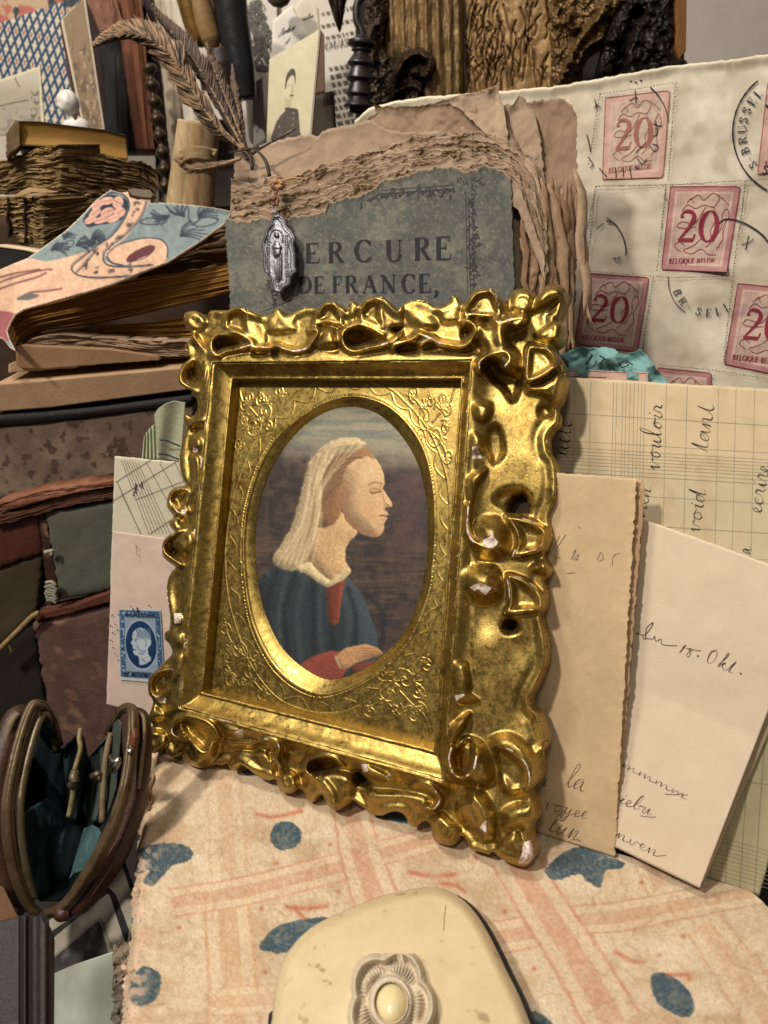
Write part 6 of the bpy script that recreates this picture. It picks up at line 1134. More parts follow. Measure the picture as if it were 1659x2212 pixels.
    for a, b, w_, h_, g in ((640, 175, 50, 22, -.6), (700, 150, 44, 26, -.2), (770, 160, 34, 42, .5), (620, 230, 46, 24, -.7), (700, 225, 50, 28, -.4), (780, 225, 40, 34, -.6), (590, 275, 44, 22, -.5), (660, 275, 50, 22, -.3), (740, 265, 46, 24, -.4)):
        q = [(a+w_*math.cos(t)*math.cos(g)-h_*math.sin(t)*math.sin(g), b+w_*math.cos(t)*math.sin(g)+h_*math.sin(t)*math.cos(g)) for t in np.linspace(0, 6.28, 9)[:-1]]; c = blob(c, q, (204, 158, 138), 2.5); c = ln(c, [q[4], (a, b), q[0]], dr, 3, .5)
    c = blob(c, [(825, 540), (850, 500), (920, 460), (980, 440), (1010, 450), (990, 490), (930, 520), (850, 552)], dr); c = ln(c, [(850, 552), (940, 525), (1000, 480), (1010, 448)], nv, 3)
    for p in ([(640, 130), (700, 105), (780, 100), (835, 140), (840, 200), (800, 290), (730, 380), (640, 440), (540, 520), (480, 570), (475, 610), (520, 640), (620, 655), (760, 650), (900, 640)], [(960, 160), (930, 240), (880, 310), (800, 390), (720, 450), (680, 500), (690, 560), (760, 582), (900, 580), (1000, 570)], [(500, 620), (560, 560), (640, 460)], [(700, 520), (740, 560), (800, 572)]): c = ln(c, p, nv, 4.5); c = ln(c, [(a-9, b-7) for a, b in p], nv, 2.5, .7)
    for i in range(46):
        t = i/45; a, b = np.array([(900, 160), (880, 230), (840, 310), (770, 380), (700, 430), (620, 490), (560, 560), (620, 600), (720, 610), (840, 600), (960, 585)])[int(t*10)]+rr.normal(0, 13, 2); p = a+rr.uniform(8, 15)*np.array([0, .8, 1, .2, -.4]), b+rr.uniform(8, 13)*np.array([0, -.6, .3, .8, .2]); c = ln(c, list(zip(*p)), (60, 52, 50), 3, .85)
    for cx, cy, a0, L in ((1200, 250, -2.2, 150), (1300, 260, -.9, 120), (1100, 250, 2.6, 120), (1180, 380, -.6, 180), (420, 400, -1.2, 90), (500, 440, -.4, 100), (600, 400, -.6, 90), (340, 470, -.5, 110), (620, 420, 2.8, 90)):
        for i in range(7):
            a_ = a0+(i-3)*.26; l_ = L*rr.uniform(.6, 1.1); q = [(cx, cy), (cx+l_*.5*math.cos(a_), cy+l_*.35*math.sin(a_)), (cx+l_*math.cos(a_+.25), cy+l_*.7*math.sin(a_+.25))]; c = ln(c, q, nv, rr.uniform(3, 7), .9)
    for p in ([(1230, 200), (1240, 280), (1300, 320), (1400, 300), (1420, 265), (1330, 262), (1260, 310)], [(910, 290), (960, 265), (1030, 270), (1030, 300), (960, 305), (915, 295)], [(590, 420), (630, 405), (660, 415), (640, 432), (600, 432)], [(400, 450), (440, 415), (480, 410), (470, 445), (420, 470)]): c = ln(c, p, nv, 4)
    for p in ([(-40, 700), (60, 660), (200, 620), (300, 600), (340, 600)], [(-40, 740), (100, 690), (240, 650), (300, 620)], [(0, 650), (120, 620), (260, 600)], [(120, 790), (200, 750), (300, 740), (400, 725)]): c = ln(c, p, dr, 7, .8)
    c = blob(c, [(-60, 880), (20, 870), (100, 890), (95, 940), (40, 1010), (60, 1060), (-60, 1060)], (150, 86, 88)); c = blob(c, [(110, 790), (180, 755), (260, 770), (180, 800)], (96, 94, 92), 6); c = mix(c, (226, 196, 168), sm(7, 2, -sdf(u, v, zp(*ptn))))
    h = (fbm(X/70, Y/70, 3, 2)-.5)*.006+.004*np.sin(u/240)-.0001*np.maximum(0, 90-u)*1.2
    add_map(T, 'cover', CV, X, Y, sdf(X, Y, o), h, st, mat('cover_print', attr=True, rough=.75, var=.07, vs=120, bump=.4, bs=800), h-.0012, c*(.9+.2*n[..., None]))
    prism(T, 'torn_scrap', CV.up(-.001), S5((835, 75), (870, 70), (980, 80), (1000, 110), (985, 130), (930, 125), (860, 110)), .002, mat('scrap', (100, 88, 72), .9, vs=300)); T.done()
    T = Thing('dark_tray_edge', 'pale rimmed dark board edge under the stitched leaf stacks', 'board')
    DT = facing(60, 700, .47, 0, 0); sheet(T, 'rim', DT, S5((-40, 440), (60, 452), (170, 468), (260, 490)), S5((-40, 450), (60, 462), (170, 478), (255, 500)), mat('pale_rim', (206, 184, 150), .8, vs=100), 20, 4, .02, .001)
    sheet(T, 'side', DT, S5((-40, 450), (60, 462), (170, 478), (250, 500)), S5((-40, 620), (250, 620)), mat('dark_side', (46, 42, 40), .6, vs=100, var=.3), 20, 10, .02); T.done()
    # two stacks of stitched old leaves
    for nm, lab, tl, bl, tr, br, z, sd, thr in (
        ('leaf_stack', 'upper stack of ragged brown unbound leaves under the yellow-edged book', S6_((-40, 440), (90, 410), (250, 345), (430, 300), (575, 285)), S6_((-40, 745), (60, 745), (260, 690), (420, 700), (560, 705)), S6_((575, 285), (700, 305), (850, 345), (1060, 400), (1190, 425), (1360, 450), (1400, 480), (1470, 520), (1485, 590)), S6_((560, 705), (800, 735), (1000, 745), (1300, 800), (1440, 860)), .50, 3, ()),
        ('leaf_stack', 'lower stack of ragged leaves sewn with two dark threads, left of the lifted cover', S6_((-40, 790), (80, 770), (240, 765), (330, 770), (400, 760)), S6_((-40, 1190), (150, 1200), (260, 1215), (340, 1268), (405, 1250)), S6_((400, 760), (600, 740), (900, 745), (1200, 760), (1440, 860)), S6_((405, 1250), (600, 1150), (900, 1000), (1300, 900), (1440, 880)), .49, 6, (75, 232))):
        T = Thing(nm, lab, 'stack of leaves', 'stacks of old leaves at upper left'); c0 = tl[-1]
        L_ = facing(c0[0], c0[1]+60, z, 38, 0); R_ = facing(c0[0], c0[1]+60, z, -38, 0)
        def lc(X, Y, S, t, sd=sd): n = fbm(X/20, t*40, 4, sd); c = flat(X.shape, (176, 148, 100)); c = mix(c, (128, 100, 62), sm(.42, .68, n)); c = mix(c, (204, 182, 138), .6*sm(.58, .7, fbm(X/9, t*60, 3, sd+2))); return mix(c, (70, 50, 32), .8*sm(.68, .74, fbm(X/5, Y/5, 3, sd+1)))
        m = mat('old_leaves', attr=True, rough=.9, var=.12, vs=200, bump=.6, bs=500)
        striated(T, 'spine_side', L_, tl, bl, m, 26, .0024, 130, 150, 0, lc, 5, sd, rag=(5, 4, 0, 2), thick=.03)
        striated(T, 'fore_edge', R_, tr, br, m, 30, .0028, 170, 150, 0, lambda X, Y, S, t, sd=sd: lc(X, Y, S, t, sd)*.86, 4, sd+1, rag=(4, 3, 0, 5), thick=.03)  # right face painted darker than the left, as if turned from the light
        for x in thr: p = np.array(S6_((x, 775), (x+8, 880), (x-4, 980), (x+14, 1080), (x+6, 1200))); p = spline(p, 6); tube(T, 'sewing_thread', L_.at(p[:, 0], p[:, 1], .0018), .0012, mat('thread', (52, 36, 26), .8, vs=400, var=.3), 6)
        T.done()
    T = Thing('loose_leaf', 'small curled loose leaf poking out between the two leaf stacks', 'leaf')
    p0 = facing(90, 415, .478, 20, 40); sheet(T, 'leaf', p0, S6_((110, 772), (200, 715), (270, 680), (380, 690), (540, 720)), S6_((112, 776), (190, 765), (300, 725), (400, 735), (540, 724)), mat('loose_leaf', (150, 122, 84), .85, vs=120, var=.2), 40, 8, .0006, 0, lambda S, t, X, Y: .002*np.sin(S*3)); T.done()
    T = Thing('yellow_edged_book', 'closed book with smooth mustard yellow edge on top of the leaf stacks', 'book')
    YB = facing(150, 300, .52, -22, 0); my = mat('mustard_edge', (148, 112, 52), .75, vs=60, var=.12, bump=.25, bs=900, grain=(1, 1, 14))
    sheet(T, 'leaf_block', YB, S6_((165, 70), (380, 76), (560, 102), (760, 128), (980, 152), (1178, 205)), S6_((190, 282), (430, 298), (600, 290), (850, 352), (1060, 402), (1195, 418)), my, 60, 20, .05, 0, lambda S, t, X, Y: -.002*np.sin(t*np.pi))
    sheet(T, 'upper_board', YB, S6_((140, 52), (170, 60), (380, 66), (560, 92), (980, 142), (1186, 195)), S6_((140, 62), (170, 68), (380, 76), (560, 102), (980, 152), (1186, 208)), mat('dark_board', (48, 36, 26), .6), 40, 3, .05, .001)
    sheet(T, 'spine', YB, S6_((62, 185), (95, 120), (140, 60), (182, 66)), S6_((58, 400), (120, 345), (150, 330), (188, 285)), mat('worn_spine', (122, 98, 72), .8, vs=120, var=.35, bump=.6), 16, 20, .03, .002, ragged=(4, 4, 4, 1), rs=6); 
    sheet(T, 'lower_board', YB, S6_((190, 284), (430, 300), (500, 300)), S6_((190, 292), (430, 308), (500, 304)), mat('dark_board'), 10, 3, .05, .001); T.done()
left_pile()

def lower_left():
    S1 = lambda *p: Z('R1', *p); 
    lea = lambda n, c, **k: mat(n, c, **{**dict(rough=.6, vs=60, var=.28, bump=.7, bs=420, spec=.35, spots=.35, spotc=(150, 112, 88), ss=70.), **k})
    K = facing(150, 1250, .425, 0, 4)
    def slab(name, label, cat, parts):
        T = Thing(name, label, cat)
        for nm, tp, bt, m, off, rg in parts: sheet(T, nm, K, S1(*tp), S1(*bt), m, 60, 60, .012, off, lambda S, t, X, Y: (fbm(X/60, Y/60, 3, 4)-.5)*.0012-.0015*(np.abs(t-.5)*2)**14-.0015*(np.abs(S-.5)*2)**14, None, rg, 8, seed=int(off*9999)+len(name))
        T.done()
    br = lea('brown_leather', (96, 54, 34)); br2 = lea('brown_leather_worn', (134, 84, 56))
    T = Thing('leather_bound_volume', 'ragged brown leather volume lying flat below the grey box', 'book')
    striated(T, 'upper_board', K, S1((-40, 705), (100, 672), (300, 612), (560, 580), (820, 538), (1200, 480)), S1((-40, 760), (120, 735), (300, 690), (600, 620), (820, 580), (1200, 520)), br2, 2, .0008, 80, 20, .004, seed=2, rag=(2, 2, 0, 0)); striated(T, 'lower_board', K, S1((-40, 800), (120, 760), (290, 715), (400, 670), (600, 630), (820, 585), (1200, 520)), S1((-40, 870), (270, 790), (400, 745), (600, 700), (820, 672), (1200, 600)), br, 2, .0008, 80, 24, .002, seed=5, rag=(2, 3, 0, 0)); T.done()
    slab('red_brown_book', 'dark red-brown leather book corner at the left edge', 'book', [('cover', ((-60, 860), (270, 770)), ((-60, 1200), (320, 1060)), lea('maroon_leather', (82, 40, 28)), -.002, (0, 6, 0, 3))])
    slab('grey_green_book', 'upright book with grey-green paper cover and frayed sewing at its spine', 'book', [('cover', ((330, 775), (560, 735), (1000, 650)), ((440, 1400), (600, 1370), (1000, 1290)), mat('green_paper', (96, 97, 84), .9, vs=50, var=.16, bump=.5, bs=700), 0., (2, 2, 4, 0)), ('spine', ((270, 760), (330, 770)), ((360, 1440), (440, 1400)), lea('spine_leather', (66, 40, 28)), -.003, (0, 0, 3, 3))])
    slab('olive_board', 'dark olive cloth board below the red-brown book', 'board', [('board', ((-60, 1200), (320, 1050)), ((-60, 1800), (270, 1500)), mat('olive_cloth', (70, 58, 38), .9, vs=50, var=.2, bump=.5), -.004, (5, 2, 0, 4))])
    slab('shadowed_board', 'nearly black olive board at the left edge above the purse', 'board', [('board', ((-60, 1790), (250, 1560)), ((-60, 2700), (420, 2700)), mat('dark_olive', (40, 34, 24), .9, vs=50, var=.2, bump=.5), -.006, (2, 0, 0, 3))])  # lower olive board, nearly black in its own colour
    slab('rose_leather_book', 'worn pinkish-brown leather book behind the purse with a split down its side', 'book', [('cover', ((245, 1575), (500, 1510), (1100, 1380)), ((420, 2600), (700, 2600), (1100, 2600)), lea('rose_leather', (112, 82, 74), rough=.75), .001, (2, 0, 6, 0)), ('edge', ((270, 1500), (520, 1450), (780, 1350), (1100, 1290)), ((255, 1560), (520, 1505), (780, 1425), (1100, 1370)), br, .003, (2, 3, 2, 0))])
    T = Thing('jute_string', 'frayed jute string running from the left edge to the leather book', 'string'); tw = mat('jute', (158, 130, 90), .9, vs=600, var=.4)
    p = spline(S1((-40, 1790), (20, 1740), (100, 1660), (170, 1590), (230, 1530), (280, 1500)), 8); tube(T, 'string', K.at(p[:, 0], p[:, 1], .006), .0016, tw, 8); p = spline(S1((40, 1720), (70, 1745), (85, 1790)), 5); tube(T, 'stray_fibre', K.at(p[:, 0], p[:, 1], .006), .0005, tw, 5); T.done()
    T = Thing('sewing_threads', 'tangle of pale sewing threads at the spine of the grey-green book', 'thread'); r = np.random.default_rng(6); wt = mat('pale_thread', (150, 146, 126), .8, vs=500)
    for i in range(9): y = 1280+i*16+r.uniform(-6, 6); p = spline(S1((335+r.uniform(-8, 8), y), (375, y+r.uniform(-20, 20)), (410+r.uniform(-15, 10), y+20)), 5); tube(T, 'thread', K.at(p[:, 0], p[:, 1], .004), .0010, wt, 6)
    p = spline(S1((325, 1060), (350, 1055), (380, 1050), (370, 1080)), 5); tube(T, 'thread', K.at(p[:, 0], p[:, 1], .004), .0012, wt, 6); T.done()
    # notes tucked behind the frame's left side
    NP = facing(320, 1200, .395, 14, 14)
    T = Thing('pink_envelope', 'pale pink envelope with a blue portrait postage stamp, tucked behind the left of the frame', 'envelope')
    f = sheet(T, 'envelope', NP, S1((820, 908), (1000, 930), (1230, 962), (1500, 1000)), S1((772, 2165), (940, 2205), (1115, 2262), (1500, 2400)), mat('pink_paper', (206, 184, 168), .85, vs=60, var=.08, bump=.25, bs=1200), 60, 120, .0006, 0, lambda S, t, X, Y: (fbm(X/60, Y/60, 3, 2)-.5)*.0008, ragged=(1, 1, 1, 0), seed=3)
    q = [np.array(S1(v)[0]) for v in ((862, 1472), (1166, 1482), (1196, 2012), (874, 1988))]
    def w(s, t): s = np.asarray(s)[..., None]; t = np.asarray(t)[..., None]; return (q[0]*(1-s)+q[1]*s)*(1-t)+(q[3]*(1-s)+q[2]*s)*t
    def sc(X, Y, s, t):
        n = fbm(s*30, t*40, 4, 2); c = flat(X.shape, (148, 164, 176)); bl = (24, 58, 98)
        bd = np.minimum.reduce([s*1.0, 1-s, t*1.35, (1-t)*1.35-.05]); c = mix(c, bl, .8*((bd > .03) & (bd < .12))*sm(.35, .5, n)); c = mix(c, bl, .9*np.exp(-((bd-.03)/.008)**2)); c = mix(c, bl, .8*np.exp(-((bd-.125)/.008)**2))
        c = mix(c, bl, .30*sm(.6, 1, np.abs(np.sin(t*150)))*(bd > .13)); e = ((s-.5)/.36)**2+((t-.485)/.33)**2; c = mix(c, (16, 48, 88), sm(1.02, .97, e)); c = mix(c, (196, 204, 208), np.exp(-((e-1.08)/.035)**2)*.9)
        def B(c, p, k, a=1.): return mix(c, k, a*sm(.012, -.012, sdf(s, t, spline(p, 6, True))+(n-.5)*.02))
        c = B(c, [(.30, .50), (.26, .47), (.31, .42), (.30, .36), (.36, .29), (.48, .25), (.62, .27), (.72, .35), (.73, .46), (.66, .53), (.66, .60), (.72, .68), (.60, .74), (.46, .77), (.44, .69), (.42, .64), (.34, .63), (.31, .585), (.335, .555), (.30, .54)], (176, 188, 194))
        for i in range(20): a = i*.31; p = [(.38+.02*i*.9, .27+.02*math.sin(i)), (.42+.017*i, .33), (.40+.017*i, .39+.02*math.cos(i*2))]; c = mix(c, (84, 108, 134), .7*np.exp(-(sdist(s, t, spline(p, 4))/.008)**2))
        for p in ([(.36, .42), (.41, .415)], [(.36, .44), (.39, .445)], [(.33, .56), (.38, .56)], [(.44, .60), (.52, .62), (.60, .56)], [(.60, .42), (.64, .46), (.60, .50)], [(.50, .68), (.58, .72)], [(.40, .50), (.46, .56), (.54, .58)]): c = mix(c, (70, 96, 124), .75*np.exp(-(sdist(s, t, p)/.010)**2))
        return mix(c, (190, 190, 182), sm(.955, .965, t))
    s0 = sheet(T, 'stamp', NP, [q[0], q[1]], [q[3], q[2]], mat('stamp_blue', attr=True, rough=.7, var=.05, vs=300, bump=.15), 110, 170, .0001, .0007, lambda S, t, X, Y: (fbm(X/60, Y/60, 3, 2)-.5)*.0008, sc, parent=f)
    ik = INK((24, 50, 84), 'blue_print'); st = caps('EMPIRE', w(.16, .105), (w(1, 0)-w(0, 0))*.085, (w(0, 0)-w(0, 1))*.05, .1, .1, 1.4)+caps('FRANC', w(.60, .105), (w(1, 0)-w(0, 0))*.07, (w(0, 0)-w(0, 1))*.05, .06, .1, 1.4)+caps('20 C. POSTES 20 C.', w(.06, .94), (w(1, 0)-w(0, 0))*.055, (w(0, 0)-w(0, 1))*.055, .02, .1, 1.5); ribbons(T, 'stamp_print', NP, st, ik, .0014, s0)
    r = np.random.default_rng(2); dots = [([a, np.array(a)+(2, 2)], r.uniform(2, 4)) for a in S1((812, 1510), (808, 1520), (798, 1590), (832, 1580), (815, 1640), (798, 1695), (818, 1750), (830, 1795), (855, 1840), (995, 1462), (1000, 1478), (945, 1450), (855, 1510), (850, 1620), (1080, 1445), (962, 1470), (1002, 1492))]+[(S1((995, 1460), (1002, 1500)), 3), (spline(S1((985, 1000), (995, 1040), (990, 1060), (1002, 1088)), 5), 1.1)]
    ribbons(T, 'postmark_dots', NP, dots, INK((40, 40, 50), 'dot_ink'), .0014, f); T.done()
    T = Thing('squared_note', 'pale squared note with a pencilled figure, above the pink envelope', 'note')
    N2 = NP.up(-.0022); f = sheet(T, 'note', N2, S1((834, 362), (960, 372), (1100, 388), (1500, 420)), S1((800, 1300), (1500, 1400)), mat('squared_paper', (198, 190, 166), .85, vs=60, var=.08, bump=.25), 60, 60, .0008, ragged=(1.5, 0, 1, 0), seed=7)
    L = [(S1(a, b), w_) for a, b, w_ in (((840, 550), (1100, 385), 1.3), ((815, 690), (1280, 400), 1.3), ((980, 680), (1340, 540), 1.2), ((1080, 930), (1340, 760), 1.3), ((850, 550), (1020, 925), 1.4), ((1060, 405), (1330, 900), 1.2), ((1160, 415), (1320, 700), 1.2), ((880, 630), (1020, 920), 1.1), ((1270, 410), (1380, 640), 1.1))]
    for i in range(7): L.append((S1((880+i*20, 390+i*3), (1080+i*26, 925)), .8))
    ribbons(T, 'ruling', N2, L, INK((120, 116, 108), 'rule_ink'), .0003, f); ribbons(T, 'pencil_figure', N2, [(spline(S1((965, 650), (985, 600), (990, 560)), 4), 1.8), (S1((980, 560), (990, 640)), 1.5), (S1((970, 600), (1000, 600)), 1.4), (spline(S1((1010, 560), (1020, 590), (1030, 545), (1035, 600)), 4), 1.4)], INK((70, 50, 66), 'violet_pencil'), .0004, f); T.done()
    T = Thing('green_ribbon', 'pale green ribbed ribbon with two navy stripes standing above the squared note', 'ribbon')
    N3 = NP.up(-.005); gm = mat('ribbed_silk', (160, 160, 132), .7, vs=80, var=.12, bump=.8, bs=300, grain=(1, 1, 9)); rib = lambda S, t, X, Y: .0012*np.sin(X/7.)+.0008*np.sin(Y/3.)*0
    sheet(T, 'front_fold', N3, S1((1120, 60), (1150, 15), (1200, -20), (1260, -45), (1345, -30)), S1((1150, 380), (1310, 400)), gm, 30, 60, .0004, .002, lambda S, t, X, Y: .002*np.sin(S*5+t*2), ragged=(2, 0, 1, 0), seed=2)
    sheet(T, 'back_fold', N3, S1((1045, 215), (1085, 160), (1140, 108)), S1((1030, 378), (1155, 385)), mat('ribbed_silk_light', (182, 186, 152), .7, vs=80, var=.12, bump=.8, bs=300, grain=(9, 1, 1)), 26, 40, .0004, 0, lambda S, t, X, Y: .0009*np.sin(S*28))
    ribbons(T, 'navy_stripe', N3, [(spline(S1((1156, 243), (1210, 250), (1260, 270), (1310, 292)), 5), 3.6), (spline(S1((1150, 346), (1210, 352), (1260, 370), (1300, 386)), 5), 3.6)], INK((44, 54, 72), 'navy'), .0062); T.done()
lower_left()
# ------------------------------------------------------------------ purse, album and photographs at lower left
def lower_objects():
    S3 = lambda *p: np.array(Z('P3', *p), float); S2 = lambda *p: Z('R2', *p)
    T = Thing('support_book', 'dark thick book lying under the patterned book', 'book'); zb = level(-.058).at(np.array([345., 1600, 1940, 290]), np.array([1600., 1936, 2270, 2260]))
    m = mat('under_book', (44, 34, 28), .7, vs=60, var=.3); v = np.concatenate([zb, zb-[0, 0, .050]]); T.add('support_book', v, [[0, 1, 2, 3], [7, 6, 5, 4]]+[[i, i+4, (i+1) % 4+4, (i+1) % 4] for i in range(4)], m); T.done()
    # open purse
    T = Thing('coin_purse', 'open oval brown leather purse with teal silk lining and metal rims', 'purse')
    PU = facing(150, 1750, .315, -6, 34); lea = mat('purse_leather', (70, 42, 28), .45, vs=120, var=.35, bump=.5, bs=800, spec=.5); rim = mat('worn_brass', (104, 86, 62), .40, .35, vs=160, var=.35, bump=.3, spots=.4, spotc=(52, 38, 28)); pale = mat('worn_edge', (132, 112, 82), .6, vs=200, var=.3)
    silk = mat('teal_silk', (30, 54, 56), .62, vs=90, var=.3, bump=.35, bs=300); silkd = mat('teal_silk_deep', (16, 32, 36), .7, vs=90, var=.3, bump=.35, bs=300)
    def curve(nm, pts, h, r, m_, sides=10, k=1.): p = spline(S3(*pts), 8); hh = np.interp(np.linspace(0, 1, len(p)), np.linspace(0, 1, len(h)), h); return tube(T, nm, PU.at(p[:, 0], p[:, 1], hh), r if np.ndim(r) == 0 else np.interp(np.linspace(0, 1, len(p)), np.linspace(0, 1, len(r)), r), m_, sides)
    def band(nm, pts, h, wpx, m_, n=3, r=.0019, k=None):
        p = spline(S3(*pts), 8); t = np.gradient(p, axis=0); nn = np.stack([-t[:, 1], t[:, 0]], 1)/np.hypot(*t.T)[:, None]; hh = np.interp(np.linspace(0, 1, len(p)), np.linspace(0, 1, len(h)), h); w_ = np.interp(np.linspace(0, 1, len(p)), np.linspace(0, 1, len(wpx)), wpx)
        for i in range(n): o = (i-(n-1)/2)*w_[:, None]; q = p+nn*o; tube(T, nm, PU.at(q[:, 0], q[:, 1], hh-(.0012 if i % 2 == (0 if n > 2 else 1) else 0)), r*w_/w_.max(), m_, 10)
    band('left_rim', [(520, 520), (470, 330), (400, 200), (340, 170), (280, 190), (200, 400), (120, 720), (70, 1050), (90, 1400), (160, 1700), (260, 1920), (330, 1985)], [-.030, -.022, -.006, 0, .002, .006, .010, .012, .010, .006, .002, 0], [4, 5, 5.6, 6.4, 6.8, 6.4, 4.6], rim, 3, .0016)
    curve('left_rim_bead', [(500, 560), (450, 380), (400, 262), (365, 262), (310, 400), (230, 700), (180, 1000), (185, 1300), (230, 1600), (300, 1850)], [-.034, -.026, -.008, -.003, .002, .006, .009, .008, .005, .000], .0017, mat('dull_metal', (120, 108, 84), .4, .6, vs=200, var=.4), 8)
    curve('left_shell', [(235, 240), (170, 245), (110, 340), (30, 640), (-30, 1000), (-20, 1400), (40, 1750), (110, 1930), (170, 1980)], [-.010, -.006, -.003, 0, .001, .001, 0, -.004, -.006], [.003, .0045, .0058, .0064, .0064, .0056, .004], lea, 14)
    curve('left_shell_edge', [(160, 243), (100, 330), (15, 600), (-20, 800)], [.0, .002, .003, .003], .0016, pale, 8); curve('left_shell_edge', [(-5, 1650), (40, 1800), (90, 1930), (135, 1965)], [.004, .003, .002, 0], .0013, pale, 8)
    band('right_rim', [(930, 420), (980, 330), (1060, 210), (1130, 195), (1160, 260), (1150, 500), (1090, 900), (960, 1280), (780, 1620), (620, 1860), (500, 1960), (400, 1990)], [-.020, -.012, -.002, .002, .006, .010, .014, .014, .010, .006, .002, .0], [3.6, 4.6, 5.6, 6.4, 6.8, 6.4, 4.6], rim, 3, .0016)
    curve('right_shell', [(1180, 230), (1235, 270), (1250, 400), (1230, 700), (1160, 1050), (1040, 1400), (860, 1700), (700, 1900), (570, 1985)], [-.004, -.002, 0, 0, 0, 0, 0, 0, -.003], [.0024, .0030, .0040, .0048, .0052, .0046, .003], lea, 12)
    curve('right_shell_edge', [(1200, 225), (1252, 280), (1258, 420), (1240, 620), (1205, 900)], [.0, .004, .005, .006, .007], .0008, pale, 8); curve('right_shell_edge', [(1145, 1160), (1050, 1400), (940, 1620), (800, 1830)], [.007, .007, .006, .004], .0008, mat('purse_leather'), 8)
    def silkpatch(nm, a, b, ha, hb, m_, mid=0., lab=None):
        a, b = S3(*a), S3(*b)
        A, B = resample(a, 40), resample(b, 40); t = np.linspace(0, 1, 24)[:, None, None]; P = A[None]*(1-t)+B[None]*t; s = np.linspace(0, 1, 40)[None]
        HA = np.interp(s, np.linspace(0, 1, len(ha)), ha); HB = np.interp(s, np.linspace(0, 1, len(hb)), hb); tt = t[..., 0]; h = HA*(1-tt)+HB*tt+mid*np.sin(tt*np.pi)+(fbm(P[..., 0]/14, P[..., 1]/22, 3, 4)-.5)*.0025
        F = PU.at(P[..., 0], P[..., 1], h); v, f = closed_slab(F, F-PU.n*.0004); T.add(nm, v, f, m_, smooth=True)
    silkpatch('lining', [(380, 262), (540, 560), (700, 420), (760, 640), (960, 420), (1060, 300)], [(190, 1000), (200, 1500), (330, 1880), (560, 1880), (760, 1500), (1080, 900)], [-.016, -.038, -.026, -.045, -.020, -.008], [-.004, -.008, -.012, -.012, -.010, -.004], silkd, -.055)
    silkpatch('left_gusset', [(190, 1120), (300, 1040), (410, 975), (500, 1060), (580, 1160)], [(230, 1700), (330, 1850), (430, 1800), (490, 1590), (560, 1300)], [-.004, -.008, -.006, -.010, -.014], [-.006, -.012, -.022, -.022, -.018], silk, -.004)
    silkpatch('left_fold', [(350, 280), (400, 262), (470, 360), (520, 560)], [(330, 400), (420, 540), (470, 600), (530, 580)], [-.006, -.008, -.022, -.034], [-.016, -.028, -.034, -.036], silk, -.004)
    silkpatch('centre_fold', [(540, 540), (620, 470), (690, 400)], [(600, 1150), (640, 900), (700, 560)], [-.040, -.032, -.020], [-.018, -.016, -.018], silk, -.010)
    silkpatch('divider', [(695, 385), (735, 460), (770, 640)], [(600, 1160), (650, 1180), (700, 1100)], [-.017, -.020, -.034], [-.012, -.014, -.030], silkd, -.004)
    silkpatch('right_fold', [(770, 650), (860, 520), (965, 400)], [(740, 1180), (820, 1180), (900, 1190)], [-.040, -.030, -.016], [-.030, -.022, -.014], mat('grey_silk', (70, 80, 74), .6, vs=90, var=.25, bump=.3), -.004)
    silkpatch('right_lining', [(985, 330), (1030, 290), (1060, 320)], [(900, 1180), (960, 1060), (1010, 900)], [-.010, -.006, -.004], [-.010, -.006, -.002], mat('grey_green_silk', (66, 74, 64), .6, vs=90, var=.25, bump=.3), -.002)
    silkpatch('lower_fold', [(730, 1240), (800, 1210), (860, 1240), (880, 1280)], [(600, 1690), (640, 1640), (700, 1620), (760, 1580)], [-.020, -.014, -.010, -.006], [-.012, -.010, -.008, -.006], mat('light_teal_silk', (62, 90, 90), .6, vs=90, var=.25, bump=.3), .002)
    curve('divider_frame', [(700, 375), (690, 450), (700, 560), (660, 700), (645, 760)], [-.012, -.010, -.009, -.008, -.008], .0011, mat('pale_bar', (140, 126, 88), .5, .1, vs=200, var=.3), 8); curve('divider_frame', [(640, 860), (630, 980), (600, 1140)], [-.007, -.007, -.008], .0012, mat('pale_bar'), 8)
    curve('divider_catch', [(655, 750), (640, 800), (650, 840), (625, 870)], [-.006, -.004, -.004, -.006], .0020, mat('dull_metal'), 10); curve('inner_bar', [(965, 410), (920, 640), (900, 900), (890, 1190)], [-.010, -.008, -.007, -.008], .0014, pale, 8)
    curve('clasp', [(965, 625), (985, 660), (1030, 650), (1010, 700), (985, 740)], [-.002, .002, .003, .003, .0], .0015, mat('bright_metal', (190, 186, 176), .2, 1.), 8); curve('stud', [(810, 790), (850, 770), (885, 790), (850, 815)], [-.01, -.006, -.008, -.006], .0016, mat('dull_metal'), 10); curve('red_tab', [(1170, 380), (1175, 450), (1155, 520), (1138, 550)], [.009, .010, .010, .009], .0019, mat('red_leather', (100, 54, 38), .4, vs=200), 10)
    curve('stud', [(1120, 570), (1140, 574)], [.014, .014], .0014, mat('bright_metal'), 8); curve('foot', [(520, 1975), (545, 1990), (590, 1980)], [.002, .003, .002], .0030, mat('purse_leather'), 10); T.done()
    # album
    T = Thing('leather_album', 'dark brown grained leather album with ridged spine in the lower left corner', 'album')
    AL = facing(60, 2000, .262, 0, 62); al = mat('album_leather', (50, 40, 36), .5, vs=300, var=.3, bump=.8, bs=900, spec=.45)
    def ad(S, t, X, Y): x = X/.3552; return .0012*np.exp(-((x-150)/12)**2)+.0014*np.exp(-((x-205)/12)**2)+.0035*sm(205, 250, x)-.012*sm(262, 318, x)**2-.0010*np.exp(-((x-125)/7)**2)-.0012*np.exp(-((x-178)/9)**2)
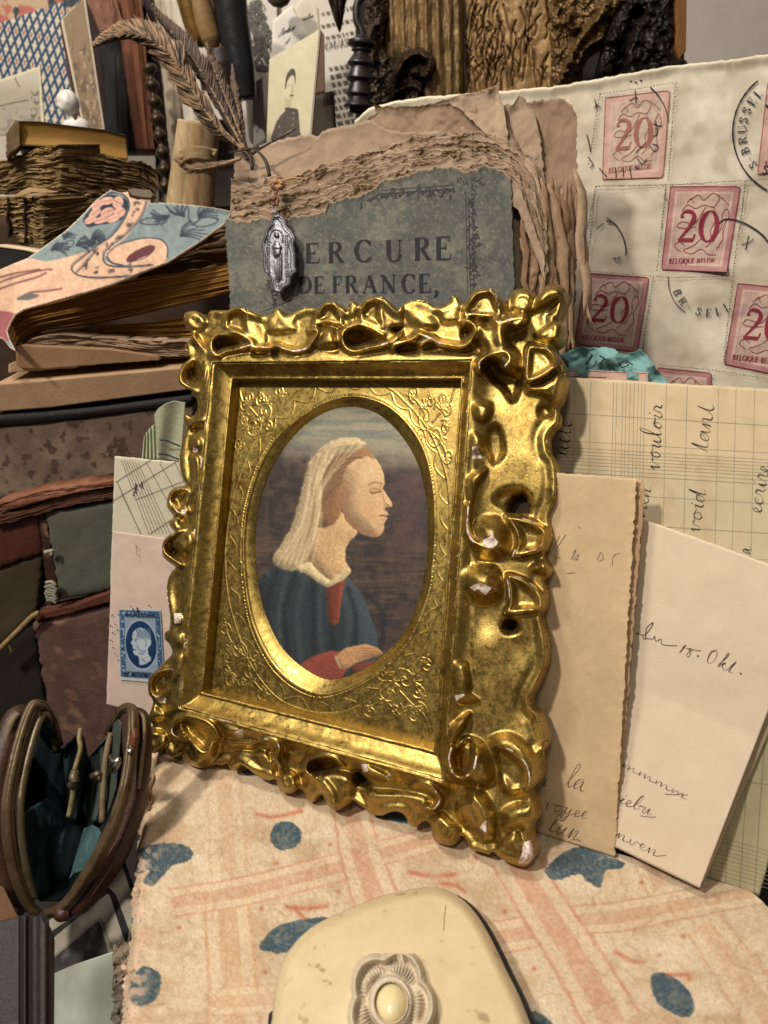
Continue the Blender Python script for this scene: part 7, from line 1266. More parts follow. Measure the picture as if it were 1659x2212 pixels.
    sheet(T, 'cover', AL, S2((-60, 1600), (60, 1570), (140, 1550), (240, 1556), (290, 1620), (312, 1690)), S2((-60, 2300), (60, 2300), (140, 2300), (240, 2300), (290, 2300), (306, 2300)), al, 130, 60, .003, 0, ad); T.done()
    T = Thing('brown_slip', 'tan scrap with a white bead at the left edge between purse and album', 'scrap'); tm = mat('tan_scrap', (104, 76, 50), .8, vs=100)
    sheet(T, 'scrap', facing(20, 1980, .29, 0, 50), S2((-60, 1340), (20, 1380), (90, 1530)), S2((-60, 1640), (60, 1600), (110, 1560)), tm, 12, 12, .001, -.006); T.done()
    # mounted photograph and glassine sleeve
    PH = facing(190, 2050, .335, 10, 50)
    T = Thing('mounted_photograph', 'black and white photograph in a pale mount with two black borders, below the purse', 'photograph')
    wm, bm = mat('pale_mount', (176, 168, 150), .8, vs=80, var=.1), mat('black_border', (44, 42, 42), .7, vs=120, var=.3)
    prism(T, 'back_card', PH, S2((270, 1590), (680, 1190), (740, 1180), (830, 1440), (800, 1800), (300, 1900)), .001, bm)
    for i, (nm, o, m_) in enumerate((('mount', ((300, 1580), (560, 1400), (735, 1230), (812, 1450), (790, 1740), (310, 1900)), wm), ('border', ((310, 1650), (500, 1520), (655, 1380), (700, 1420), (782, 1640), (770, 1735), (690, 1760), (320, 1950)), bm), ('inner_mount', ((310, 1700), (480, 1560), (650, 1420), (665, 1425), (762, 1720), (740, 1750), (320, 1960)), wm), ('bevel', ((318, 1800), (450, 1690), (598, 1565), (612, 1570), (690, 1768), (600, 1800), (318, 1960)), mat('mount_bevel', (150, 142, 124), .8)), ('picture', ((320, 1815), (460, 1700), (590, 1590), (604, 1596), (655, 1775), (560, 1830), (318, 1960)), mat('dark_photo', (58, 54, 50), .5, vs=120, var=.25, spots=.4, spotc=(96, 90, 84))))): prism(T, nm, PH, S2(*o), .0003, m_, off=.0004*(i+1))
    T.done()
    T = Thing('glassine_sleeve', 'pale green translucent paper sleeve lying over the mounted photograph', 'sleeve')
    G = facing(190, 2150, .318, 6, 50); gm = mat('glassine', (168, 174, 156), .45, vs=30, var=.14, bump=.15, bs=200, spec=.5)
    sheet(T, 'sleeve', G, S2((300, 1915), (450, 1850), (600, 1800), (780, 1738)), S2((290, 2350), (700, 2350)), gm, 50, 60, .0005, 0, lambda S, t, X, Y: .003*np.sin(S*3+t)); T.done()
    T = Thing('torn_newsprint', 'torn grey printed paper at the foot of the crumbling spine', 'scrap'); NPp = facing(250, 1950, .325, 0, 40)
    for i, (a, b, c) in enumerate(((2100, 2240, (132, 122, 106)), (2040, 2120, (170, 152, 130)))): sheet(T, 'scrap', NPp.up(.001*i), [(248-i*2, a), (300, a)], [(240, b), (290, b)], mat('newsprint%d' % i, c, .9, vs=300, var=.3), 30, 60, .0004, 0, lambda S, t, X, Y: (fbm(X/12, Y/12, 3, 5)-.5)*.004, None, (10, 10, 10, 2), 8, seed=i)
    T.done()
lower_objects()

# ------------------------------------------------------------------ behind: pictures, boards, carvings
def background():
    S4 = lambda *p: Z('P4', *p); S2 = lambda *p: Z('Q2', *p); S3 = lambda *p: Z('Q3', *p); S5 = lambda *p: Z('P5', *p); SQ = lambda *p: Z('Q4', *p)
    bd = lambda n, c, **k: mat(n, c, **{**dict(rough=.7, vs=60, var=.2, bump=.4, bs=500), **k})
    # lattice paper
    T = Thing('lattice_paper', 'decorated paper with blue lattice, white florets and red dots at upper left', 'paper'); LP = facing(80, 150, .66, 14, 6)
    def lat(X, Y, S, t):
        u = (X*.96+Y*.10)/16.6; v = (Y*.98-X*.22)/21.; a, b = u+v*.5+.2, u-v*.5; fa, fb = a-np.round(a), b-np.round(b); n = fbm(X/3, Y/3, 3, 2)
        c = flat(X.shape, (206, 194, 166)); ia, ib = np.round(a), np.round(b); red = ((ia+2*ib) % 3 == 0)
        ln = np.minimum(np.abs(np.abs(fa)-.5), np.abs(np.abs(fb)-.5)); c = mix(c, (52, 74, 100), sm(.22, .13, ln+(n-.5)*.10)); d = np.hypot(fa+fb, (fa-fb)*.9); c = mix(c, (52, 74, 100), .9*(sm(.09, .06, np.abs(np.abs(fa+fb)-.24)+np.abs(np.abs(fa-fb)-.24))))
        return mix(c, (160, 70, 66), sm(.26, .18, d+(n-.5)*.1)*red)
    sheet(T, 'sheet', LP, S4((-60, 235), (0, 215), (250, 130), (500, 38), (600, 20)), S4((-60, 1250), (300, 1250), (720, 1250)), mat('lattice', attr=True, rough=.8, var=.06, vs=100, bump=.1), 170, 300, .001, 0, None, lat, (2, 0, 0, 0), rs=4); T.done()
    T = Thing('figured_paper', 'figured pink and slate paper glimpsed above the lattice paper', 'paper')
    def fig(X, Y, S, t): n = fbm(X/16+3, Y/22, 3, 5); c = flat(X.shape, (186, 160, 128)); c = mix(c, (178, 106, 92), sm(.52, .58, n)); c = mix(c, (60, 66, 72), sm(.60, .66, fbm(X/18, Y/26, 3, 8))); return mix(c, (110, 60, 44), .8*np.exp(-(np.hypot(X-130, Y-12)/9)**2))
    sheet(T, 'sheet', LP.up(-.012), [(-40, -40), (190, -40)], [(-40, 80), (190, 80)], mat('figured', attr=True, rough=.8, var=.1, vs=100), 90, 50, .001, 0, None, fig); T.done()
    T = Thing('faded_postcard', 'faded grey snapshot with deckle cream border leaning on the lattice paper', 'photograph'); PC = facing(40, 210, .58, 10, 12)
    def pc(X, Y, S, t):
        u, v = X/.23148, Y/.23148; n = fbm(X/9, Y/9, 4, 3); c = flat(X.shape, (152, 144, 126)); c = mix(c, (176, 168, 148), sm(900, 700, v)); c = mix(c, (110, 104, 92), .6*sm(.5, .7, n)*(v > 1000)); c = mix(c, (70, 58, 46), .85*np.exp(-(sdist(u, v, [(-40, 1000), (120, 960), (260, 935)])/6)**2)); c = mix(c, (62, 50, 40), .85*np.exp(-(sdist(u, v, [(135, 715), (160, 770), (182, 808)])/5)**2)); c = mix(c, (84, 72, 56), sm(.58, .66, fbm(X/4, Y/5, 3, 6))*((u > 290) & (v > 850))*.8)
        e = np.maximum(u-(365+.05*(v-640)), 648-v+.0-(u*-.31)*-1*0); top = 745-.335*u; return mix(c, (198, 184, 150), np.maximum(sm(-4, 4, u-(362+.045*(v-640))), sm(4, -4, v-(top+22))))
    sheet(T, 'card', PC, S4((-40, 758), (0, 742), (190, 680), (372, 616)), S4((-40, 1260), (420, 1260)), mat('postcard', attr=True, rough=.6, var=.06, vs=100, bump=.1), 110, 120, .0012, 0, None, pc, (1.5, 0, 0, 1), rs=4); T.done()
    # doll head
    T = Thing('porcelain_doll', 'tiny white bisque doll bust standing on the yellow-edged book', 'doll'); DP = facing(150, 225, .535, 25, 0); wh = mat('bisque', (208, 204, 194), .45, vs=150, var=.05, bump=.08, sss=.1)
    s = .545/FOC
    def head(n=36, m=48):
        th = np.linspace(0, np.pi, n)[:, None]; ph = np.linspace(0, 2*np.pi, m, endpoint=False)[None]; x = np.sin(th)*np.cos(ph); y = np.sin(th)*np.sin(ph); z = np.cos(th)+0*ph; R = 1+.04*z; dv = lambda ax, ay, az, w: np.exp(-((x-ax)**2+(y-ay)**2+(z-az)**2)/w)
        R = R+.14*dv(-.80, -.6, -.16, .012)-.10*dv(-.55, -.82, .08, .018)-.10*dv(-.98, -.22, .08, .018)+.10*dv(-.75, -.6, -.62, .05)-.05*dv(-.78, -.6, -.42, .006)+.09*dv(-.45, -.8, -.42, .06)+.07*dv(-.95, -.1, -.42, .06)+.07*dv(.2, -1, 0, .02)+.03*np.sin(ph*9)*(z > .3)
        return np.stack([x*R*.92, y*R*.98, z*R*1.04], -1)*24*s, n, m
    g, n, m = head(); c0 = DP.at(148, 224)+np.array([0, 0, 0]); v = (g+c0).reshape(-1, 3); i = np.arange(n-1)[:, None]*m; j = np.arange(m)[None]; T.add('head', v, np.stack([i+j, i+m+j, i+m+(j+1) % m, i+(j+1) % m], -1).reshape(-1, 4), wh, smooth=True)
    prof = [(6, -22), (11, -24), (14, -27), (22, -32), (27, -38), (29, -48), (28, -60)]; a = np.linspace(0, 2*np.pi, 28, endpoint=False); v = np.array([[c0[0]+(r_*np.cos(t)+4)*s, c0[1]+r_*.7*np.sin(t)*s, c0[2]+z_*s] for r_, z_ in prof for t in a]); i = np.arange(len(prof)-1)[:, None]*28; j = np.arange(28)[None]; T.add('bust', v, np.stack([i+j, i+28+j, i+28+(j+1) % 28, i+(j+1) % 28], -1).reshape(-1, 4), wh, smooth=True)
    prism(T, 'neck_chip', facing(172, 262, .52, 10, 0), S4((665, 1075), (700, 1060), (712, 1100), (695, 1120)), .002, mat('chip_brown', (88, 70, 40), .8)); T.done()
    # standing box-framed card
    T = Thing('torn_card_photo', 'tall pale card with torn faded picture, standing sideways next to the doll', 'photograph'); TC = facing(180, 150, .60, -30, 4)
    def tc(X, Y, S, t):
        n = fbm(X/8, Y/14, 4, 3); c = flat(X.shape, (158, 136, 108)); c = mix(c, (126, 108, 92), sm(.5, .68, n)*(t > .3)); c = mix(c, (192, 170, 136), sm(.62, .66, fbm(X/7, Y/11, 3, 9))*(t > .35)*(S > .3)); c = mix(c, (110, 84, 56), .5*sm(.55, .7, fbm(X/4, Y/30, 3, 5))*(S < .4)); return mix(c, (214, 200, 176), np.maximum(np.maximum(sm(.10, .06, S), sm(.90, .95, S)), sm(.985, .99, t)))
    sheet(T, 'card', TC, S4((572, 195), (640, 120), (770, 0), (795, -30)), S4((778, 1195), (860, 1210), (978, 1216)), mat('torn_card', attr=True, rough=.7, var=.06, vs=120, bump=.4, bs=700), 60, 150, .002, 0, None, tc)
    sheet(T, 'side', TC.up(-.0025), S4((560, 190), (755, -10)), S4((590, 210), (640, 140)), mat('card_side', (180, 172, 156), .8), 10, 6, .004); prism(T, 'side_edge', TC.up(-.003), S4((560, 190), (572, 195), (778, 1195), (740, 1150), (640, 640)), .004, mat('side_dark', (92, 58, 44), .8)); T.done()
    # vertical boards and spines between the card and the feathers
    VB = [('dark_board', 'dark red book spine right beside the torn card photo', 'book', ((775, -20), (990, -20)), ((985, 1250), (1120, 1250)), (44, 26, 22), .66), ('rose_board', 'faded rose and tan board corner above the feather tips', 'board', ((800, -30), (1080, -30)), ((930, 290), (1160, 250)), (142, 100, 82), .645),
          ('blackish_spine', 'nearly black book spine behind the feather tips', 'book', ((930, 280), (1240, 240)), ((1010, 1400), (1300, 1400)), (24, 20, 18), .655), ('russet_spine', 'russet leather book spine standing left of the dark gap', 'book', ((1065, -30), (1320, -30)), ((1270, 1400), (1440, 1400)), (116, 70, 46), .65)]  # the blackish spine is near-black in its own colour
    for nm, lab, cat, tp, bt, c, z in VB:
        T = Thing(nm, lab, cat); sheet(T, nm, facing(260, 150, z, -14, 4), S4(*tp), S4(*bt), bd(nm+'_m', c, var=.35, grain=(6, 6, 1)), 40, 60, .03, 0, lambda S, t, X, Y: .004*np.sin(S*np.pi)+(fbm(S*9, t*2, 3, 2)-.5)*.003, None, (0, 0, 2, 2)); T.done()
    for i, (lab, tp, bt, c, z) in enumerate((('dark brown upright board seen between russet spine and pale panel', ((130, -20), (330, -20)), ((360, 2300), (560, 2300)), (40, 32, 26), .67), ('pale grey upright panel behind the stick bundle', ((300, -20), (500, -20)), ((530, 2300), (640, 2300)), (172, 158, 136), .64), ('white paper-covered board behind the upper feather', ((400, -20), (640, -20)), ((660, 1500), (900, 1500)), (206, 196, 178), .63), ('brown speckled board behind the two gilt sticks', ((890, -20), (1180, -20)), ((960, 1100), (1180, 1100)), (128, 96, 68), .625), ('dark board behind the bundle of pale sticks', ((560, 1300), (1180, 1300)), ((560, 2300), (1180, 2300)), (48, 36, 28), .66))):
        nm = ('dark_board', 'grey_board', 'white_board', 'speckled_board', 'low_board')[i]; T = Thing(nm, lab, 'board'); sheet(T, nm, facing(400, 150, z, 4, 4), S5(*tp), S5(*bt), bd(nm+'_m', c, var=.22, grain=(5, 5, 1)), 30, 60, .012, 0, lambda S, t, X, Y: (fbm(S*5, t*3, 3, 2)-.5)*.003, None, (0, 0, 2, 2)); T.done()
    T = Thing('beaded_rod', 'slim dark beaded rod standing in the gap beside the grey panel', 'rod'); RP = facing(370, 330, .64, 0, 4); p = resample(S5((240, 700), (330, 1300), (400, 1750), (440, 2250)), 60); tube(T, 'beaded_rod', RP.at(p[:, 0], p[:, 1], .004), .0045+.0018*np.sin(np.arange(60)*.9), mat('dark_rod', (66, 50, 32), .35, .2, vs=200, var=.4), 10); T.done()
    # bundle of sticks
    T = Thing('stick_bundle', 'bundle of pale rolled papers tied with raw twine, left of the torn book', 'bundle'); BP = facing(415, 360, .50, 0, 4)
    for (a, b, r_, c) in (((700, 1340), (560, 2300), .016, (200, 172, 130)), ((780, 1350), (700, 2300), .017, (182, 150, 108)), ((880, 1380), (820, 2300), .014, (138, 112, 82))):
        p = resample(S5(a, b), 30); P = BP.at(p[:, 0], p[:, 1], .004); tube(T, 'roll', P, r_*.55, bd('roll_%d' % c[0], c, var=.3, grain=(8, 8, 1), bump=.7), 14)
    tw = mat('raw_twine', (176, 152, 112), .85, vs=500, var=.35, bump=.6); r = np.random.default_rng(4)
    for i in range(7): y = 1630+i*17; p = spline(S5((590, y+40), (660, y-10), (760, y-30+r.uniform(-10, 10)), (880, y), (950, y+30)), 6); tube(T, 'twine', BP.at(p[:, 0], p[:, 1], .012+.008*np.sin(np.linspace(0, 3.14, len(p)))), .0016, tw, 7)
    p = spline(S5((620, 1700), (570, 1720), (530, 1725), (610, 1780)), 6); tube(T, 'twine_end', BP.at(p[:, 0], p[:, 1], .016), .0016, tw, 7); p = spline(S5((930, 1640), (975, 1650), (940, 1690)), 6); tube(T, 'twine_end', BP.at(p[:, 0], p[:, 1], .018), .0014, tw, 7); T.done()
    # sticks hanging in from above
    gs = mat('gilt_stick', (128, 96, 44), .4, .5, vs=90, var=.4, bump=.4); bk = mat('ebony', (30, 30, 34), .32, vs=60, var=.3, bump=.15, spec=.6); KP = facing(440, 60, .56, 0, 0)
    for nm, lab, pp, rr, mm in (('gilt_stick', 'dark gilt tool handle slanting down left of the brown stick', ((650, -40), (720, 260), (790, 430), (840, 500)), (.008, .007, .006, .002), gs), ('turned_stick', 'ochre-brown turned stick beside the dark gilt handle', ((780, -40), (850, 250), (910, 430), (930, 560)), (.0085, .009, .008, .004), mat('ochre_stick', (140, 112, 72), .5, vs=90, var=.35, bump=.4)), ('ebony_rod', 'thick glossy black rod slanting between feathers and engraving', ((1110, -40), (1180, 400), (1240, 760), (1300, 1080)), (.0130, .0120, .0110, .0080), bk), ('turned_baluster', 'small dark turned foot beside the black rod', ((1000, 540), (1030, 700), (1060, 850), (1080, 990)), (.009, .011, .010, .009), mat('dark_wood', (50, 38, 36), .5, vs=60, var=.3))):
        T = Thing(nm, lab, 'stick'); p = spline(S5(*pp), 8); tube(T, nm, KP.at(p[:, 0], p[:, 1], 0), np.interp(np.linspace(0, 1, len(p)), np.linspace(0, 1, len(rr)), rr), mm, 16); T.done()
    # prints and papers in the middle
    W = facing(650, 150, .66, 8, 4); ik = INK((70, 66, 62), 'old_print')
    T = Thing('engraving_page', 'old page with dark grey engraved foliage, left of the card photo', 'page'); f = sheet(T, 'page', W, S2((430, -30), (720, -30)), S2((540, 1300), (720, 1300)), bd('page_a', (206, 200, 186), var=.08), 40, 60, .001); r = np.random.default_rng(7); st = []
    for i in range(96):
        t = r.random(); c = np.array(S2((495+t*80+r.uniform(0, 110), 20+t*500))[0]); a = r.uniform(0, 6.28); q = r.uniform(4, 11); p = spline([c, c+q*np.array([math.cos(a), math.sin(a)]), c+q*1.6*np.array([math.cos(a+.9), math.sin(a+.9)]), c+q*np.array([math.cos(a+1.9), math.sin(a+1.9)])], 4); st.append((p, r.uniform(1.5, 5)))
    ribbons(T, 'engraving', W, st, mat('engraving_grey', (112, 110, 104), .8, vs=200, var=.4, bump=0), .0012, f); T.done()
    T = Thing('grey_slip', 'narrow grey printed slip under the engraved page', 'card'); G = facing(560, 240, .60, 8, 4); f = sheet(T, 'slip', G, S2((540, 610), (612, 560)), S2((550, 1080), (636, 1020)), bd('slip_grey', (142, 138, 128), var=.1), 10, 20, .001); ribbons(T, 'outline', G, [(S2((612, 560), (618, 760), (628, 960)), 1.8), (spline(S2((570, 960), (600, 920), (628, 960)), 6), 1.6), (spline(S2((575, 650), (590, 660), (575, 680), (592, 700)), 4), 1.4)], ik, .0004, f); T.done()
    T = Thing('printed_page', 'large old page with rows of blurred print and a royal heading, behind the card photo', 'page'); f = sheet(T, 'page', W.up(-.006), S2((640, -30), (1500, -30)), S2((700, 1300), (1500, 1300)), bd('page_b', (214, 206, 190), var=.08), 60, 80, .001); st = []
    st += caps('OUIS XIV', S2((1062, 362))[0], (15.5, -3), (3.5, -17), .12, .3, 1.1)
    for i in range(13):
        y = 500+i*58; x = 1100+i*8
        while x < 1290-i*3:
            w_ = r.uniform(12, 46); q = S2((x, y-(x-1100)*.18), (x+w_, y-(x+w_-1100)*.18)); st.append((resample(q, 3), r.uniform(3.5, 6.0)))
            for j in range(int(w_/8)): a = np.array(S2((x+j*8, y-(x+j*8-1100)*.18))[0]); st.append(([a+(0, -4), a+(.6, 3)], 1.6))
            x += w_+14
    for i in range(3):
        y = 20+i*90; x = 1040
        while x < 1290: w_ = r.uniform(14, 30); st.append((resample(S2((x, y+80-(x-1040)*.2), (x+w_, y+80-(x+w_-1040)*.2)), 3), r.uniform(3, 6))); x += w_+12
    ribbons(T, 'print', W.up(-.006), st, mat('print_grey', (120, 114, 104), .8, vs=200, var=.3, bump=0), .0014, f); T.done()
    T = Thing('addressed_envelope', 'white envelope with thin pencilled address above the card photo', 'envelope'); E = facing(630, 70, .60, 8, 4); f = sheet(T, 'envelope', E, S2((690, 150), (830, 35), (850, 90), (950, 260)), S2((680, 450), (960, 450)), bd('white_env', (222, 216, 202), var=.06), 20, 20, .001)
    st = script('Lecture', S2((725, 270))[0], (6.4, -3), (5, -9.5), 1.2, 3)+script('A', S2((765, 330))[0], (8, -3), (4, -7), 1.2, 4); ribbons(T, 'address', E, st, INK((90, 90, 100), 'pencil'), .0004, f)
    f2 = sheet(T, 'flap', E.up(-.002), S2((840, 60), (900, -20), (1020, 60)), S2((900, 300), (1040, 300)), bd('env_flap', (204, 196, 176), var=.08), 10, 10, .001); ribbons(T, 'note', E.up(-.002), script('uclea', S2((905, 150))[0], (6, -2), (2, -6), 1.0, 8), INK((90, 90, 100), 'pencil'), .0004, f2); T.done()
    # card photograph of a soldier
    T = Thing('card_photograph', 'cream card photograph of a moustached man in a dark buttoned uniform jacket', 'photograph'); SP = facing(630, 190, .50, 16, 10)
    def man(X, Y, S, t):
        u, v = (X-384)/.2976, Y/.2976; n = fbm(X/4, Y/4, 3, 3); c = flat(X.shape, (190, 180, 146)); c = mix(c, (204, 196, 162), .5*sm(.4, .7, fbm(X/40, Y/40, 3, 3)))
        def B(c, p, k, e=2.5, a=1.): return mix(c, k, a*sm(e, -e, sdf(u, v, spline(p, 6, True))))
        c = B(c, [(688, 1030), (700, 930), (730, 860), (770, 815), (800, 785), (845, 785), (872, 800), (880, 860), (886, 940), (884, 1030)], (70, 56, 44)); c = mix(c, (50, 40, 32), .6*((u > 690) & (u < 884) & (v > 800))*sm(.5, .65, n)*(c.sum(-1) < 260))
        c = B(c, [(782, 700), (822, 700), (824, 770), (806, 790), (780, 780)], (176, 164, 130)); c = B(c, [(776, 620), (786, 560), (830, 530), (852, 570), (850, 640), (838, 700), (808, 722), (780, 700)], (196, 184, 148))
        c = B(c, [(778, 640), (786, 560), (812, 510), (836, 498), (852, 520), (856, 580), (850, 610), (846, 560), (824, 548), (796, 590), (786, 640)], (60, 50, 38)); c = B(c, [(812, 692), (830, 684), (844, 690), (830, 700), (814, 700)], (84, 70, 52), 1.5)
        for p in ([(800, 622), (814, 620)], [(832, 616), (846, 616)], [(830, 630), (834, 666), (826, 672)], [(820, 712), (836, 710)]): c = mix(c, (90, 76, 56), .7*np.exp(-(sdist(u, v, p)/3)**2))
        c = B(c, [(774, 790), (800, 780), (826, 790), (800, 806)], (50, 40, 34))
        for q in ((730, 862), (736, 920), (742, 975), (842, 820), (838, 860), (834, 905), (828, 950)): c = mix(c, (196, 184, 150), np.exp(-(np.hypot(u-q[0], v-q[1])/5)**2))
        c = mix(c, (186, 172, 136), .9*np.exp(-(sdist(u, v, [(780, 975), (820, 950)])/5)**2)); c = mix(c, (40, 32, 26), .7*np.exp(-(sdist(u, v, [(756, 860), (752, 920), (790, 960)])/4)**2)); return c
    sheet(T, 'card', SP, S2((665, 428), (850, 320), (1028, 212)), S2((642, 1080), (952, 1060)), mat('card_photo', attr=True, rough=.5, var=.05, vs=80, bump=.08), 150, 210, .0015, 0, None, man)
    prism(T, 'card_edge', SP.up(-.0002), S2((1028, 212), (1038, 216), (1000, 640), (965, 1060), (952, 1060)), .002, mat('card_rim', (150, 140, 130), .7)); T.done()
    T = Thing('brown_photo_edge', 'brown edge of a second photograph behind the soldier card', 'photograph'); sheet(T, 'brown_photo_edge', facing(690, 140, .56, 8, 4), S2((1020, 200), (1062, 250)), S2((990, 690), (1068, 672)), bd('brown_photo', (108, 82, 62), var=.2), 8, 20, .001); T.done()
    T = Thing('gap_shade_sheet', 'dark brown sheet standing for the shaded gap right of the soldier card', 'board'); sheet(T, 'dark_gap_panel', facing(700, 250, .58, 8, 4), S2((980, 690), (1120, 660)), S2((950, 1100), (1150, 1100)), bd('gap', (60, 48, 36)), 8, 10, .01); T.done()  # dark sheet in place of the shaded gap beside the card
    # hanging leaf drop and dark cup rim
    T = Thing('bronze_drop', 'dark bronze pointed leaf drop hanging from above in front of the printed page', 'ornament'); st = 1.2; X, Y = np.meshgrid(np.arange(700, 770, st), np.arange(-20, 76, st)); o = spline(S2((1085, -60), (1110, 60), (1130, 130), (1160, 210), (1172, 230), (1184, 200), (1200, 110), (1215, 30), (1225, -60)), 5, True); s_ = sdf(X, Y, o)
    add_map(T, 'bronze_drop', facing(730, 30, .55, 6, 0), X, Y, s_, .006*np.sqrt(np.clip(-s_/12, 0, 1))+.0016*np.abs(np.sin((X-732)*.22)), st, mat('dark_bronze', (58, 48, 38), .35, .6, vs=90, var=.4, bump=.3), np.full(X.shape, -.002)); T.done()
    T = Thing('taupe_dish', 'underside of a rounded taupe dish at the top edge', 'dish'); a = np.linspace(0, np.pi, 30); P0 = facing(600, 0, .57, 0, 0); c0 = P0.at(602, -14); R_ = 30*.57/FOC; prof = [(1., .2), (.98, 0), (.85, -.45), (.55, -.8), (.2, -.95), (.02, -1.)]; aa = np.linspace(0, 2*np.pi, 32, endpoint=False); v = np.array([[c0[0]+R_*p*np.cos(t), c0[1]+R_*p*np.sin(t)*.8, c0[2]+R_*q*.9] for p, q in prof for t in aa]); i = np.arange(len(prof)-1)[:, None]*32; j = np.arange(32)[None]; T.add('taupe_dish', v, np.stack([i+j, i+32+j, i+32+(j+1) % 32, i+(j+1) % 32], -1).reshape(-1, 4), mat('taupe', (104, 90, 72), .5), smooth=True); T.done()
    # carved wooden column, acanthus, engraved panel
    CP = facing(900, 100, .56, 10, 4); wood = mat('old_gilt_wood', (132, 106, 66), .5, .3, vs=70, var=.4, bump=.6, bs=400, spots=.25, spotc=(46, 34, 22)); dkw = mat('dark_carving', (60, 44, 28), .45, .25, vs=80, var=.4, bump=.6, bs=400); st = 1.6
    T = Thing('carving_shade_sheet', 'dark sheet put in as shade behind the carved column and figure', 'board'); sheet(T, 'carving_shade_sheet', facing(1100, 100, .62, 10, 3), [(768, -60), (1478, -60)], [(768, 330), (1478, 330)], bd('dk_back', (36, 28, 22)), 10, 10, .02); T.done()  # added dark sheet hiding the pale wall, its colour stands for shade
    T = Thing('fluted_column', 'old gilt wooden column with vertical flutes behind the torn book', 'column')
    X, Y = np.meshgrid(np.arange(826, 1010, st), np.arange(-10, 250, st)); u = (X-826+.0*Y)/178; fl = np.array([842, 868, 894, 920, 946, 970, 990]); h = .012*np.sqrt(np.maximum(.05, 1-(2*u-1)**2))
    h = h+sum(.0030*np.exp(-((X-(f_+.02*Y))/8)**2) for f_ in fl)+(fbm(X/5, Y/30, 3, 2)-.5)*.002; add_map(T, 'fluted_column', CP, X, Y, np.where(X > 1002, 1., -5.), h, st, wood, np.full(X.shape, -.02)); T.done()
    T = Thing('acanthus_scroll', 'dark carved leaf scroll with curled top at the foot of the fluted column', 'carving')
    o = spline(S3((160, 740), (180, 560), (170, 420), (230, 330), (220, 200), (230, 60), (240, -60), (360, -60), (380, 60), (350, 220), (360, 330), (430, 380), (470, 320), (560, 296), (640, 320), (690, 400), (680, 500), (620, 580), (610, 660), (590, 760), (400, 800)), 5, True); X, Y = np.meshgrid(np.arange(760, 950, st), np.arange(-20, 268, st)); s_ = sdf(X, Y, o); z = lambda *p: spline(S3(*p), 6)
    h = .006*np.sqrt(np.clip(-s_/14, 0, 1)); rr = lambda p, w, a: a*np.exp(-(sdist(X, Y, p)/w)**2)
    h = h+rr(z((400, 640), (430, 500), (500, 380), (590, 350), (650, 410), (620, 490), (560, 470)), 9, .010)+rr(z((390, 660), (450, 590), (540, 560), (600, 600)), 5, .006)+rr(z((280, -40), (300, 100), (260, 250), (280, 400)), 7, .006)+rr(z((340, 60), (320, 160)), 5, .005)+(fbm(X/9, Y/14, 4, 4)-.5)*.008
    add_map(T, 'acanthus_scroll', CP.up(.010), X, Y, s_, h, st, dkw, np.full(X.shape, -.02)); T.done()
    T = Thing('turned_spindle', 'black turned wooden spindle with curved handle left of the carved column', 'spindle'); SPn = facing(790, 100, .52, 10, 4); eb = mat('black_wood', (40, 32, 28), .35, vs=90, var=.3, bump=.2, spec=.5)
    p = spline(S3((215, -30), (180, 20), (172, 90), (180, 150), (205, 200), (215, 240)), 6); tube(T, 'handle', SPn.at(p[:, 0], p[:, 1], 0), .0028, eb, 10)
    ys = np.linspace(230, 700, 60); xs = np.interp(ys, [230, 700], [210, 185]); p = np.array(S3(*zip(xs, ys))); rad = np.interp(ys, [230, 262, 270, 300, 315, 330, 345, 420, 440, 520, 540, 620, 640, 700], [.004, .006, .010, .010, .005, .008, .005, .010, .007, .010, .007, .0095, .007, .011]); tube(T, 'shaft', SPn.at(p[:, 0], p[:, 1], 0), rad, eb, 18); p = np.array(S3((130, 712), (180, 716), (240, 700))); tube(T, 'foot', SPn.at(p[:, 0], p[:, 1], 0), .003, eb, 8); T.done()
    T = Thing('engraved_panel', 'gilded wooden panel incised with wavy wheat-like lines right of the column', 'panel'); X, Y = np.meshgrid(np.arange(1004, 1260, st), np.arange(-10, 250, st)); r = np.random.default_rng(5); h = (fbm(X/40, Y/60, 3, 2)-.5)*.004
    for i in range(96):
        x = 1006+(i % 75)*3.4+r.uniform(-3, 3); y0 = r.uniform(-30, 160); L = r.uniform(40, 110); k = r.choice((-1, 1)); q = spline([(x, y0+L), (x+6*k, y0+L*.66), (x+4*k+r.uniform(-5, 5), y0+L*.33), (x+15*k, y0)], 6)
        w0 = np.s_[max(0, int((y0+10)/st)):max(1, int((y0+L+14)/st)), max(0, int((x-28-1004)/st)):max(1, int((x+28-1004)/st))]; h[w0] -= .0022*np.exp(-(sdist(X[w0], Y[w0], q)/1.5)**2)
    add_map(T, 'engraved_panel', facing(1110, 100, .55, 14, 4), X, Y, X-1262, h, st, mat('gilt_panel', (150, 120, 78), .45, .4, vs=70, var=.4, bump=.5, bs=400, spots=.3, spotc=(52, 36, 22)), np.full(X.shape, -.02)); T.done()
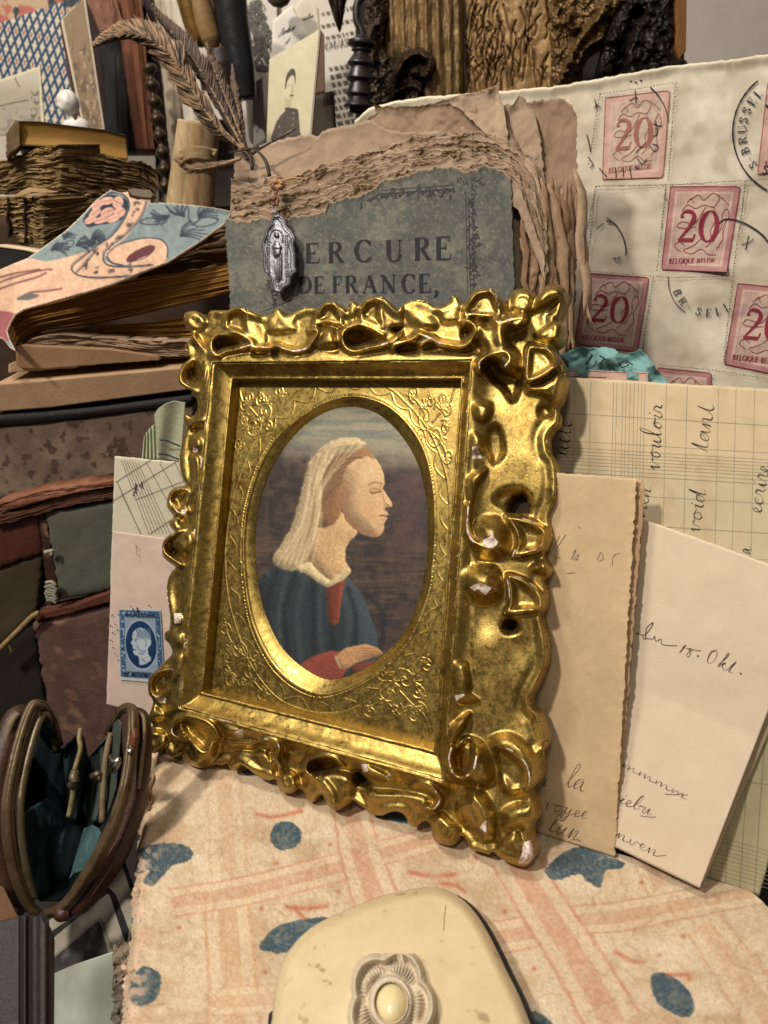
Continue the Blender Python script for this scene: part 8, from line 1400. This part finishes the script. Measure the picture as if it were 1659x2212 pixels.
    T = Thing('carved_corner', 'dark carved rocaille corner with small gilt curls at the top right', 'carving'); o = spline(SQ((-40, -60), (420, -60), (540, 0), (470, 100), (400, 220), (380, 320), (290, 380), (230, 430), (180, 540), (130, 700), (40, 760), (-60, 740)), 5, True); X, Y = np.meshgrid(np.arange(1190, 1360, st), np.arange(-20, 215, st)); s_ = sdf(X, Y, o); z = lambda *p: spline(SQ(*p), 6); rr = lambda p, w, a: a*np.exp(-(sdist(X, Y, p)/w)**2)
    h = .008*np.sqrt(np.clip(-s_/16, 0, 1))+rr(z((80, 120), (75, 190), (110, 225), (160, 210)), 4.5, .009)+rr(z((60, 520), (90, 490), (115, 500)), 4, .008)+rr(z((40, 560), (30, 620)), 4, .006)+rr(z((380, 40), (300, 160), (180, 300), (120, 420), (80, 560)), 9, .008)+rr(z((340, 300), (220, 380), (140, 520)), 6, .006)+(fbm(X/12, Y/16, 4, 7)-.5)*.010
    add_map(T, 'carved_corner', facing(1260, 80, .53, 16, 4), X, Y, s_, h, st, mat('bronze_carving', (124, 98, 60), .4, .5, vs=80, var=.45, bump=.5, bs=400), np.full(X.shape, -.02)); T.done()
    T = Thing('dark_figurine', 'blackish carved figure behind the envelope at top right', 'figure'); o = spline(SQ((330, 620), (345, 420), (390, 250), (450, 110), (540, 0), (620, -60), (900, -60), (930, 60), (925, 260), (900, 430), (1010, 480), (1015, 600), (600, 700)), 5, True); X, Y = np.meshgrid(np.arange(1290, 1490, st), np.arange(-20, 190, st)); s_ = sdf(X, Y, o)
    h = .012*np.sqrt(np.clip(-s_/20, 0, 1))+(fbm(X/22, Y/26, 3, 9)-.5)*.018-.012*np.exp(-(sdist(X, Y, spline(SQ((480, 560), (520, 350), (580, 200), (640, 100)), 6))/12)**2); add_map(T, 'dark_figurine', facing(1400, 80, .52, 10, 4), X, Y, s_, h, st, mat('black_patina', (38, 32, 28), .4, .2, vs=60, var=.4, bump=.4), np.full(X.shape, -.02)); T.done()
    T = Thing('wooden_lath', 'narrow orange-brown wooden lath standing beside the dark figure', 'stick'); L_ = facing(1470, 70, .51, 0, 2); p = SQ((935, -60), (1018, -60), (1012, 400), (960, 470), (920, 380), (942, 200)); prism(T, 'wooden_lath', L_, p, .006, mat('orange_wood', (146, 98, 54), .6, vs=60, var=.3, grain=(10, 10, 1), bump=.4), bevel=.001); T.done()
background()
